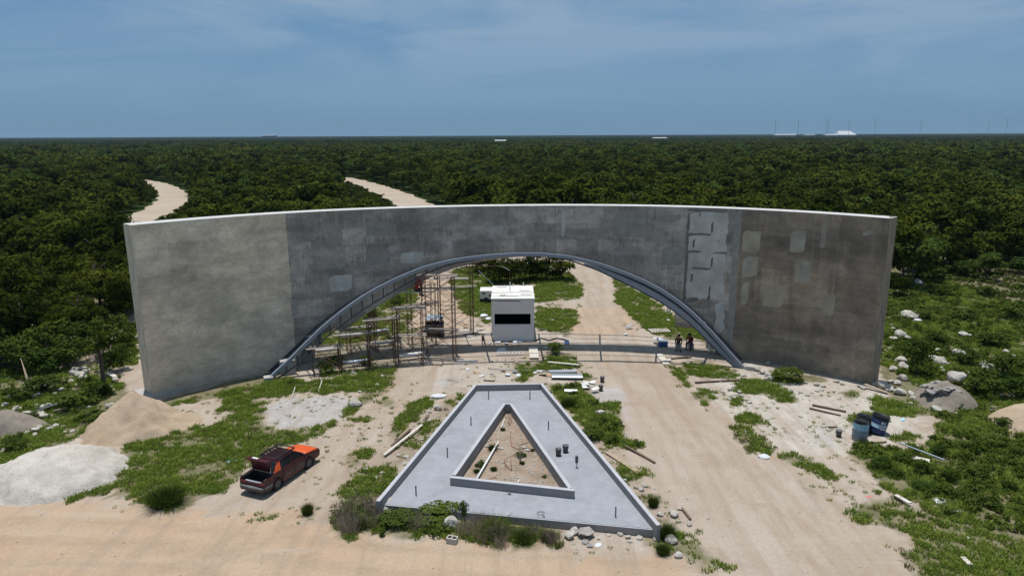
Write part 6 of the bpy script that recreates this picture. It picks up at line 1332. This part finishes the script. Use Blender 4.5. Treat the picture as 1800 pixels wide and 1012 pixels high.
    if hat: mb.lathe([(0.10, 0.055), (0.15, 0.05), (0.155, 0.04), (0.10, 0.035)], 14, tuple(hed + fw * 0.03), R)
    mb.build("cap" if hat else "hair", MT[hat] if hat else MT['hair'], e, True); return e
def sit(lean=0.18, arm='knee', spread=0.17):
    P = dict(pelvis=(0, 0, 0.10), chest=(lean, 0, 0.46), neck=(lean * 1.25, 0, 0.60), head=(lean * 1.35 + 0.03, 0, 0.74), look=(1.4, 0, 0.55))
    for s, q in (('l', 1), ('r', -1)):
        P['sh' + s] = (lean, 0.185 * q, 0.53); P['hi' + s] = (0.02, 0.095 * q, 0.08); P['kn' + s] = (0.42, spread * q, 0.10); P['an' + s] = (0.42, spread * q, -0.33); P['to' + s] = (0.57, spread * q, -0.37)
        P['el' + s] = (lean + 0.10, 0.25 * q, 0.26); P['wr' + s] = (lean + 0.30, 0.14 * q, 0.20)
        if arm == 'up': P['el' + s] = (lean + 0.22, 0.22 * q, 0.42); P['wr' + s] = (lean + 0.42, 0.14 * q, 0.55)
    return P
def stand(arm='down', stride=0.08, bend=0.0):
    P = dict(pelvis=(0, 0, 0.90), chest=(bend, 0, 1.28), neck=(bend * 1.3, 0, 1.43), head=(bend * 1.5 + 0.03, 0, 1.58), look=(1.5, 0, 1.5 - bend))
    for s, q in (('l', 1), ('r', -1)):
        P['sh' + s] = (bend, 0.19 * q, 1.36); P['hi' + s] = (0, 0.09 * q, 0.86); P['kn' + s] = (0.03 + stride * q * 0.6, 0.10 * q, 0.47); P['an' + s] = (stride * q, 0.11 * q, 0.075); P['to' + s] = (stride * q + 0.15, 0.12 * q, 0.035)
        P['el' + s] = (bend - 0.02, 0.25 * q, 1.08); P['wr' + s] = (bend + 0.10, 0.24 * q, 0.84)
        if arm == 'reach': P['el' + s] = (bend + 0.22, 0.20 * q, 1.20); P['wr' + s] = (bend + 0.44, 0.14 * q, 1.30)
    return P
# two men seated in the shade by the arch's right foot, on upturned blocks
for (u, v, sh, tr, hat, lab, seatlab, ang) in ((1192, 614, 'brown_cloth', 'grey_cloth', None, "person in brown seated on a block, left of the two in the shade", "pale block used as a seat by the left seated person", -1.8), (1214, 612, 'maroon_cloth', 'navy_cloth', 'dark_cloth', "person in dark red seated on a block, right of the two in the shade", "pale block used as a seat by the right seated person", -2.2)):
    p = gp(u, v); person((p[0], p[1], 0.42), ang, sit(0.22), sh, tr, hat, lab, 1.05); mb = MB(); mb.box((0, 0, 0.2), (0.4, 0.4, 0.42)); o_ = mb.build("seat_block", MT['block'], None, loc=(p[0], p[1], 0.02), bevel=0.02); tag(o_, seatlab, "block")
# box under the white sheet next to them
p = gp(1165, 608); e = empty("tool_box", (p[0], p[1], 0)); tag(e, "blue grey cool box beside the seated men", "cool box"); MB().box((0, 0, 0.2), (0.7, 0.45, 0.36)).build("body", MT['blue_tarp'], e, bevel=0.03); MB().box((0, 0, 0.42), (0.74, 0.49, 0.08)).build("lid", MT['zinc'], e, bevel=0.02)
# men on the scaffold
def on_line(u, v, D): k = D / (ray(u, v)[1]); q = CAM + ray(u, v) * k; return q
q = on_line(731, 512, 50.9); person((q[0], q[1], q[2]), 0.7, sit(0.15, 'up'), 'red_cloth', 'dark_cloth', 'red_cloth', "person in a red shirt sitting high on the scaffold under the arch", 1.05)
zz = q[2]; mb = MB(); mb.box((0, 0, 0), (3.2, 0.3, 0.05)); o_ = mb.build("scaffold_plank", MT['wood_pale'], None, loc=(q[0] + 0.2, q[1], q[2] - 0.04)); tag(o_, "plank the red shirted person sits on", "plank")
q = on_line(740, 506, 52.0); person((q[0], q[1], q[2]), 1.0, stand('reach', 0.05, 0.12), 'grey_cloth', 'brown_cloth', 'dark_cloth', "person in a grey shirt and dark cap standing on the scaffold under the arch", 1.0)
mb = MB(); mb.box((0, 0, 0), (3.4, 0.5, 0.05)); o_ = mb.build("scaffold_plank", MT['wood_pale'], None, loc=(q[0] + 1.0, q[1], q[2] - 0.03)); tag(o_, "plank under the grey shirted person's feet", "plank")
q = on_line(766, 489, 53.3); person((q[0], q[1], q[2]), 1.6, stand('reach', 0.06), 'dark_cloth', 'tan_cloth', None, "person in tan trousers on the top scaffold boards, head hidden by the arch", 1.0)
mb = MB(); mb.box((0, 0, 0), (3.6, 0.6, 0.05)); o_ = mb.build("scaffold_plank", MT['wood_pale'], None, loc=(q[0] + 0.8, q[1], q[2] - 0.03)); tag(o_, "topmost plank under the person in tan trousers", "plank")
mb = MB(); mb.lathe([(0.001, 0), (0.1, 0), (0.12, 0.25), (0.1, 0.25), (0.09, 0.02), (0.001, 0.02)], 12); o_ = mb.build("paint_pot", MT['rust'], None, True, loc=(q[0] - 0.6, q[1], q[2])); tag(o_, "small pot standing on the topmost scaffold plank", "pot")

# ================================================================= CARGO TRICYCLE UNDER THE SCAFFOLD
p = gp(763, 592); e = empty("cargo_cart", (p[0], p[1], 0), 0.05); tag(e, "dark motor cart with a pale canvas roof under the scaffold", "cart")
mb = MB(); mb.box((0, 0.05, 0.62), (1.5, 0.05, 0.62)); mb.box((-0.73, 0.9, 0.62), (0.05, 1.65, 0.6)); mb.box((0.73, 0.9, 0.62), (0.05, 1.65, 0.6)); mb.box((0, 1.75, 0.62), (1.5, 0.05, 0.6)); mb.box((0, 0.9, 0.34), (1.4, 1.6, 0.06)); mb.build("cargo_box", MT['black_metal'], e)
mb = MB(); mb.box((0, 0.0, 0.97), (1.56, 0.06, 0.08)); mb.build("tail_rail", MT['steel'], e); mb = MB(); mb.box((0, 1.15, 1.42), (1.46, 2.2, 0.05), Matrix.Rotation(-0.06, 3, 'X')); mb.build("canopy", MT['zinc'], e, bevel=0.02)
for x in (-0.68, 0.68):
    for y in (0.12, 2.15): MB().tube([(x, y, 0.6), (x, y, 1.42)], 0.025, 5).build("post", MT['black_metal'], e)
    wb = MB(); wb.lathe([(0.05, -0.06), (0.27, -0.06), (0.3, 0), (0.27, 0.06), (0.05, 0.06)], 16, (x * 1.15, 0.7, 0.3), Matrix.Rotation(math.pi / 2, 3, 'Y')); wb.build("wheel", MT['black'], e, True)
wb = MB(); wb.lathe([(0.05, -0.05), (0.27, -0.05), (0.3, 0), (0.27, 0.05), (0.05, 0.05)], 16, (0, 2.6, 0.3), Matrix.Rotation(math.pi / 2, 3, 'Y')); wb.build("wheel", MT['black'], e, True); mb = MB(); mb.tube([(0, 2.6, 0.3), (0, 2.4, 0.95)], 0.03, 5); mb.tube([(-0.35, 2.35, 0.97), (0.35, 2.35, 0.97)], 0.02, 5); mb.tube([(0, 1.75, 0.4), (0, 2.45, 0.6)], 0.05, 5); mb.build("fork", MT['black_metal'], e)
q = gp(777, 592); person((q[0], q[1], 0), 2.6, stand('down', 0.06), 'navy_cloth', 'dark_cloth', 'dark_cloth', "person in dark clothes standing at the right of the cart", 1.0)

# ================================================================= CAR
A_, B_ = gp(490, 860), gp(545, 822); hd = (B_ - A_)[:2]; WB = float(np.linalg.norm(hd)); hd = hd / WB; ca = math.atan2(hd[1], hd[0]); K = 0.985
lf = np.array([-hd[1], hd[0]]); mid = (A_ + B_)[:2] / 2 + lf * 0.74 * K
car = empty("sedan", (mid[0], mid[1], 0.0), ca); car.scale = (K * 1.02, K * 0.93, K); tag(car, "worn maroon sedan with an orange bonnet and its boot lid open", "car")
def arc(cx, cz, r, a0, a1, n=8): return [(cx + r * math.cos(a0 + (a1 - a0) * i / n), cz + r * math.sin(a0 + (a1 - a0) * i / n)) for i in range(n + 1)]
WBH = 1.16
side = [(-2.02, 0.30)] + [(-1.56, 0.25)] + arc(-WBH, 0.29, 0.37, math.pi, 0.0) + [(-0.76, 0.21), (0.76, 0.21)] + arc(WBH, 0.29, 0.37, math.pi, 0.0) + [(1.60, 0.27), (1.98, 0.36), (2.02, 0.58), (1.97, 0.72), (1.0, 0.86), (0.9, 0.90), (-1.2, 0.915), (-1.95, 0.87), (-2.06, 0.80), (-2.08, 0.50)]
def side_panel(sg):
    bm = bmesh.new(); W0 = 0.80
    def yy(z, off): t = (z - 0.5) / 0.45; return sg * (W0 - 0.05 * t * t - off)
    vo = [bm.verts.new((x, yy(z, 0), z)) for x, z in side]; vi = [bm.verts.new((x, yy(z, 0.06), z)) for x, z in side]
    f = bm.faces.new(vo if sg < 0 else vo[::-1]); g = bm.faces.new(vi[::-1] if sg < 0 else vi); n = len(side)
    for i in range(n):
        q = (vo[i], vi[i], vi[(i + 1) % n], vo[(i + 1) % n]); bm.faces.new(q if sg > 0 else q[::-1])
    bmesh.ops.triangulate(bm, faces=[f, g]); bmesh.ops.recalc_face_normals(bm, faces=bm.faces); me = bpy.data.meshes.new("side_panel"); bm.to_mesh(me); bm.free(); me.materials.append(MT['maroon']); return place("side_panel", me, car)
side_panel(1); side_panel(-1)
mb = MB(); mb.box((2.0, 0, 0.54), (0.06, 1.46, 0.34)); mb.build("nose_panel", MT['black_metal'], car, bevel=0.02)
mb = MB(); mb.box((-2.03, 0, 0.50), (0.06, 1.48, 0.36)); mb.build("tail_panel", MT['maroon'], car, bevel=0.02)
mb = MB(); mb.box((0, 0, 0.28), (3.9, 1.42, 0.06)); mb.box((1.0, 0, 0.70), (0.06, 1.44, 0.3)); mb.box((-1.24, 0, 0.62), (0.05, 1.44, 0.55)); mb.build("floor_pan", MT['black'], car)
mb = MB(); n = 8; vs = []
for i, (x, z, w) in enumerate(((0.92, 0.90, 0.745), (1.2, 0.865, 0.745), (1.6, 0.80, 0.735), (1.9, 0.74, 0.71), (2.01, 0.69, 0.68))):
    for k in range(n + 1): t = -1 + 2 * k / n; vs.append((x, w * t, z + 0.045 * (1 - t * t)))
mb.add(vs, [(i * (n + 1) + k, (i + 1) * (n + 1) + k, (i + 1) * (n + 1) + k + 1, i * (n + 1) + k + 1) for i in range(4) for k in range(n)]); o_ = mb.build("bonnet", MT['orange'], car, True); o_.modifiers.new("thick", 'SOLIDIFY').thickness = 0.03
for sg in (1, -1): MB().box((2.03, 0.52 * sg, 0.60), (0.05, 0.32, 0.14)).build("headlight", MT['zinc'], car, bevel=0.02)
# cabin
roof = [(0.30, 1.30), (-0.62, 1.32)]
def quad(name, pts, mat, t=0.02): mb = MB(); mb.add(pts, [(0, 1, 2, 3)]); o = mb.build(name, mat, car); s_ = o.modifiers.new("thick", 'SOLIDIFY'); s_.thickness = t; s_.offset = 0; return o
RW, BW_ = 0.56, 0.72
mb = MB(); vs = []
for x, z in ((0.32, 1.285), (0.15, 1.33), (-0.25, 1.355), (-0.65, 1.34), (-0.88, 1.29)):
    for k in range(7): t = -1 + k / 3; vs.append((x, (RW + 0.02) * t, z - 0.03 * t * t))
mb.add(vs, [(i * 7 + k, i * 7 + k + 1, (i + 1) * 7 + k + 1, (i + 1) * 7 + k) for i in range(4) for k in range(6)]); o_ = mb.build("roof", MT['maroon'], car, True); o_.modifiers.new("thick", 'SOLIDIFY').thickness = 0.04
quad("windscreen", [(0.90, -0.68, 0.91), (0.90, 0.68, 0.91), (0.34, 0.54, 1.275), (0.34, -0.54, 1.275)], MT['glass']); quad("rear_window", [(-1.24, 0.66, 0.93), (-1.24, -0.66, 0.93), (-0.89, -0.53, 1.27), (-0.89, 0.53, 1.27)], MT['glass'])
for sg in (1, -1):
    def P_(x, t): return (x, sg * (BW_ + (RW - BW_) * t), 0.905 + (1.285 - 0.905) * t)
    quad("door_window", [P_(0.78, 0.03), P_(0.02, 0.03), P_(0.02, 0.93), P_(0.36, 0.93)], MT['glass'], 0.016); quad("door_window", [P_(-0.05, 0.03), P_(-0.86, 0.03), P_(-0.74, 0.93), P_(-0.05, 0.93)], MT['glass'], 0.016)
    mb = MB(); mb.bar(P_(0.90, 0), P_(0.33, 1.0), 0.06, 0.06); mb.bar(P_(-0.015, 0), P_(-0.015, 1), 0.07, 0.05); mb.build("pillar", MT['maroon'], car)
    o_ = quad("rear_pillar", [P_(-0.85, 0.0), P_(-1.28, 0.0), P_(-0.92, 1.0), P_(-0.74, 1.0)], MT['orange'] if sg < 0 else MT['maroon'], 0.05)
    # door outlines stand a few millimetres proud
    for x0, x1, nm in ((0.03, 0.80, "front_door"), (-0.80, -0.01, "rear_door")):
        yv = lambda z: sg * (0.80 - 0.05 * ((z - 0.5) / 0.45) ** 2 + 0.006); zs_ = [0.27, 0.4, 0.55, 0.7, 0.88]
        xa = [x0 + (0.10 if (nm == "rear_door" and z < 0.62) else 0) * 0 for z in zs_]; mb = MB(); vs = [(x, yv(z), z) for z in zs_ for x in (max(x0, -0.72) if nm == "rear_door" else x0, x1)]
        mb.add(vs, [(2 * i, 2 * i + 1, 2 * i + 3, 2 * i + 2) for i in range(4)]); d_ = mb.build(nm, MT['maroon'], car); d_.modifiers.new("thick", 'SOLIDIFY').thickness = 0.01
        MB().box(((x0 + 0.12), yv(0.8) + sg * 0.012, 0.79), (0.16, 0.025, 0.035)).build("door_handle", MT['black'], d_)
        MB().box(((max(x0, -0.72) + x1) / 2, yv(0.50) + sg * 0.008, 0.50), (x1 - max(x0, -0.72) - 0.02, 0.016, 0.045)).build("trim_strip", MT['grey_plastic'], d_)
    for gx in (0.815, 0.01): MB().bar((gx, yv(0.3) + sg * 0.004, 0.28), (gx, yv(0.86) + sg * 0.004, 0.87), 0.022, 0.012, up=(0, 1, 0)).build("door_gap", MT['black'], car)
    MB().box((0.74, sg * 0.83, 0.95), (0.10, 0.16, 0.10)).build("wing_mirror", MT['black'], car, bevel=0.02)
    MB().box((-2.055, sg * 0.56, 0.66), (0.05, 0.36, 0.17)).build("tail_light", MT['taillight'], car, bevel=0.015)
    for wx in (WBH, -WBH):
        R_ = Matrix.Rotation(-sg * math.pi / 2, 3, 'X'); w_ = MB(); w_.lathe([(0.17, -0.09), (0.27, -0.09), (0.295, -0.06), (0.295, 0.06), (0.27, 0.09), (0.18, 0.09), (0.17, 0.05)], 24, (wx, sg * 0.70, 0.295), R_); wo_ = w_.build("wheel", MT['black'], car, True)
        w_ = MB(); w_.lathe([(0.185, 0.085), (0.165, 0.06), (0.06, 0.055), (0.05, 0.085), (0.001, 0.09)], 20, (wx, sg * 0.70, 0.295), R_); w_.build("rim", MT['alloy'], wo_, True)
        w_ = MB(); w_.lathe([(0.372, 0.0), (0.372, 0.10)], 20, (wx, sg * 0.675, 0.295), R_); o_ = w_.build("wheel_arch", MT['black'], car)
# boot: cavity is open; lid stands up on its hinge
mb = MB(); mb.box((-1.62, 0, 0.36), (0.74, 1.30, 0.06)); mb.box((-1.62, 0.655, 0.6), (0.74, 0.04, 0.5)); mb.box((-1.62, -0.655, 0.6), (0.74, 0.04, 0.5)); mb.box((-1.62, 0.71, 0.86), (0.72, 0.10, 0.03)); mb.box((-1.62, -0.71, 0.86), (0.72, 0.10, 0.03)); mb.build("boot_lining", MT['dark_in'], car)
mb = MB(); mb.box((-1.30, 0, 0.93), (0.14, 1.30, 0.03)); mb.build("parcel_shelf", MT['tan_cloth'], car)
mb = MB(); mb.box((-1.97, 0, 0.70), (0.09, 1.0, 0.04)); mb.build("boot_sill", MT['zinc'], car)
mb = MB(); L_ = 0.68; al = math.radians(82); hx, hz = -1.32, 0.95; dx, dz = -math.cos(al), math.sin(al)
mb.bar((hx, 0, hz), (hx + dx * L_, 0, hz + dz * L_), 1.36, 0.04, up=(1, 0, 0)); lid = mb.build("boot_lid", MT['maroon'], car, bevel=0.012)
tx, tz = hx + dx * L_, hz + dz * L_; mb = MB(); mb.box((tx - 0.14, 0, tz - 0.0), (0.30, 1.40, 0.05), Matrix.Rotation(0.12, 3, 'Y')); mb.build("lid_lip", MT['maroon'], lid, bevel=0.012)
MB().box((tx - 0.10, 0.22, tz + 0.035), (0.10, 0.36, 0.02)).build("plate_lamp", MT['plastic_white'], lid); MB().bar((hx - 0.1, -0.6, hz - 0.05), (hx - 0.02, -0.62, hz + 0.45), 0.03, 0.03).build("gas_strut", MT['zinc'], lid)
mb = MB()
for sg in (1, -1): mb.tube([(-1.38, 0.6 * sg, 0.85), (-1.34, 0.6 * sg, 1.1)], 0.02, 5)
mb.build("hinge", MT['black_metal'], car)
mb = MB(); mb.prism([(-2.02, -0.84), (-2.19, -0.70), (-2.22, 0), (-2.19, 0.70), (-2.02, 0.84), (-1.55, 0.83), (-1.55, 0.80), (-2.0, 0.78), (-2.0, -0.78), (-1.55, -0.80), (-1.55, -0.83)], 0.40, 0.52); mb.build("rear_bumper", MT['grey_plastic'], car, bevel=0.02)
mb = MB(); mb.box((-2.06, 0, 0.33), (0.14, 1.5, 0.14)); mb.build("rear_valance", MT['maroon'], car, bevel=0.03)
# roof rack
rk = MB(); z = 1.47
for y in (-0.56, 0.56): rk.tube([(0.38, y, z), (-0.98, y, z)], 0.03, 5); rk.tube([(0.38, y, z - 0.06), (-0.98, y, z - 0.06)], 0.02, 5)
for x in (0.38, -0.98): rk.tube([(x, -0.56, z), (x, 0.56, z)], 0.03, 5)
rk.build("roof_rack", MT['black_metal'], car); rko = car.children[-1]
for x in (0.16, -0.06, -0.28, -0.50, -0.72): MB().box((x, 0, z - 0.05), (0.06, 1.1, 0.03)).build("rack_bar", MT['black_metal'], rko)
for x in (0.22, -0.8):
    for y in (-0.54, 0.54): MB().tube([(x, y, 1.27), (x, y, z)], 0.022, 5).build("rack_foot", MT['black_metal'], rko)

# ================================================================= HAZE
m = bpy.data.materials.new("haze_air"); m.use_nodes = True; m.node_tree.nodes.clear(); ho = m.node_tree.nodes.new("ShaderNodeOutputMaterial"); pv = m.node_tree.nodes.new("ShaderNodeVolumePrincipled")
pv.inputs['Color'].default_value = (0.42, 0.62, 0.82, 1); pv.inputs['Density'].default_value = 0.00006; pv.inputs['Anisotropy'].default_value = 0.0; m.node_tree.links.new(pv.outputs[0], ho.inputs['Volume'])
mb = MB(); mb.box((0, 4800, 30.0), (22000, 10600, 63.0)); tag(mb.build("haze", m), kind="stuff")
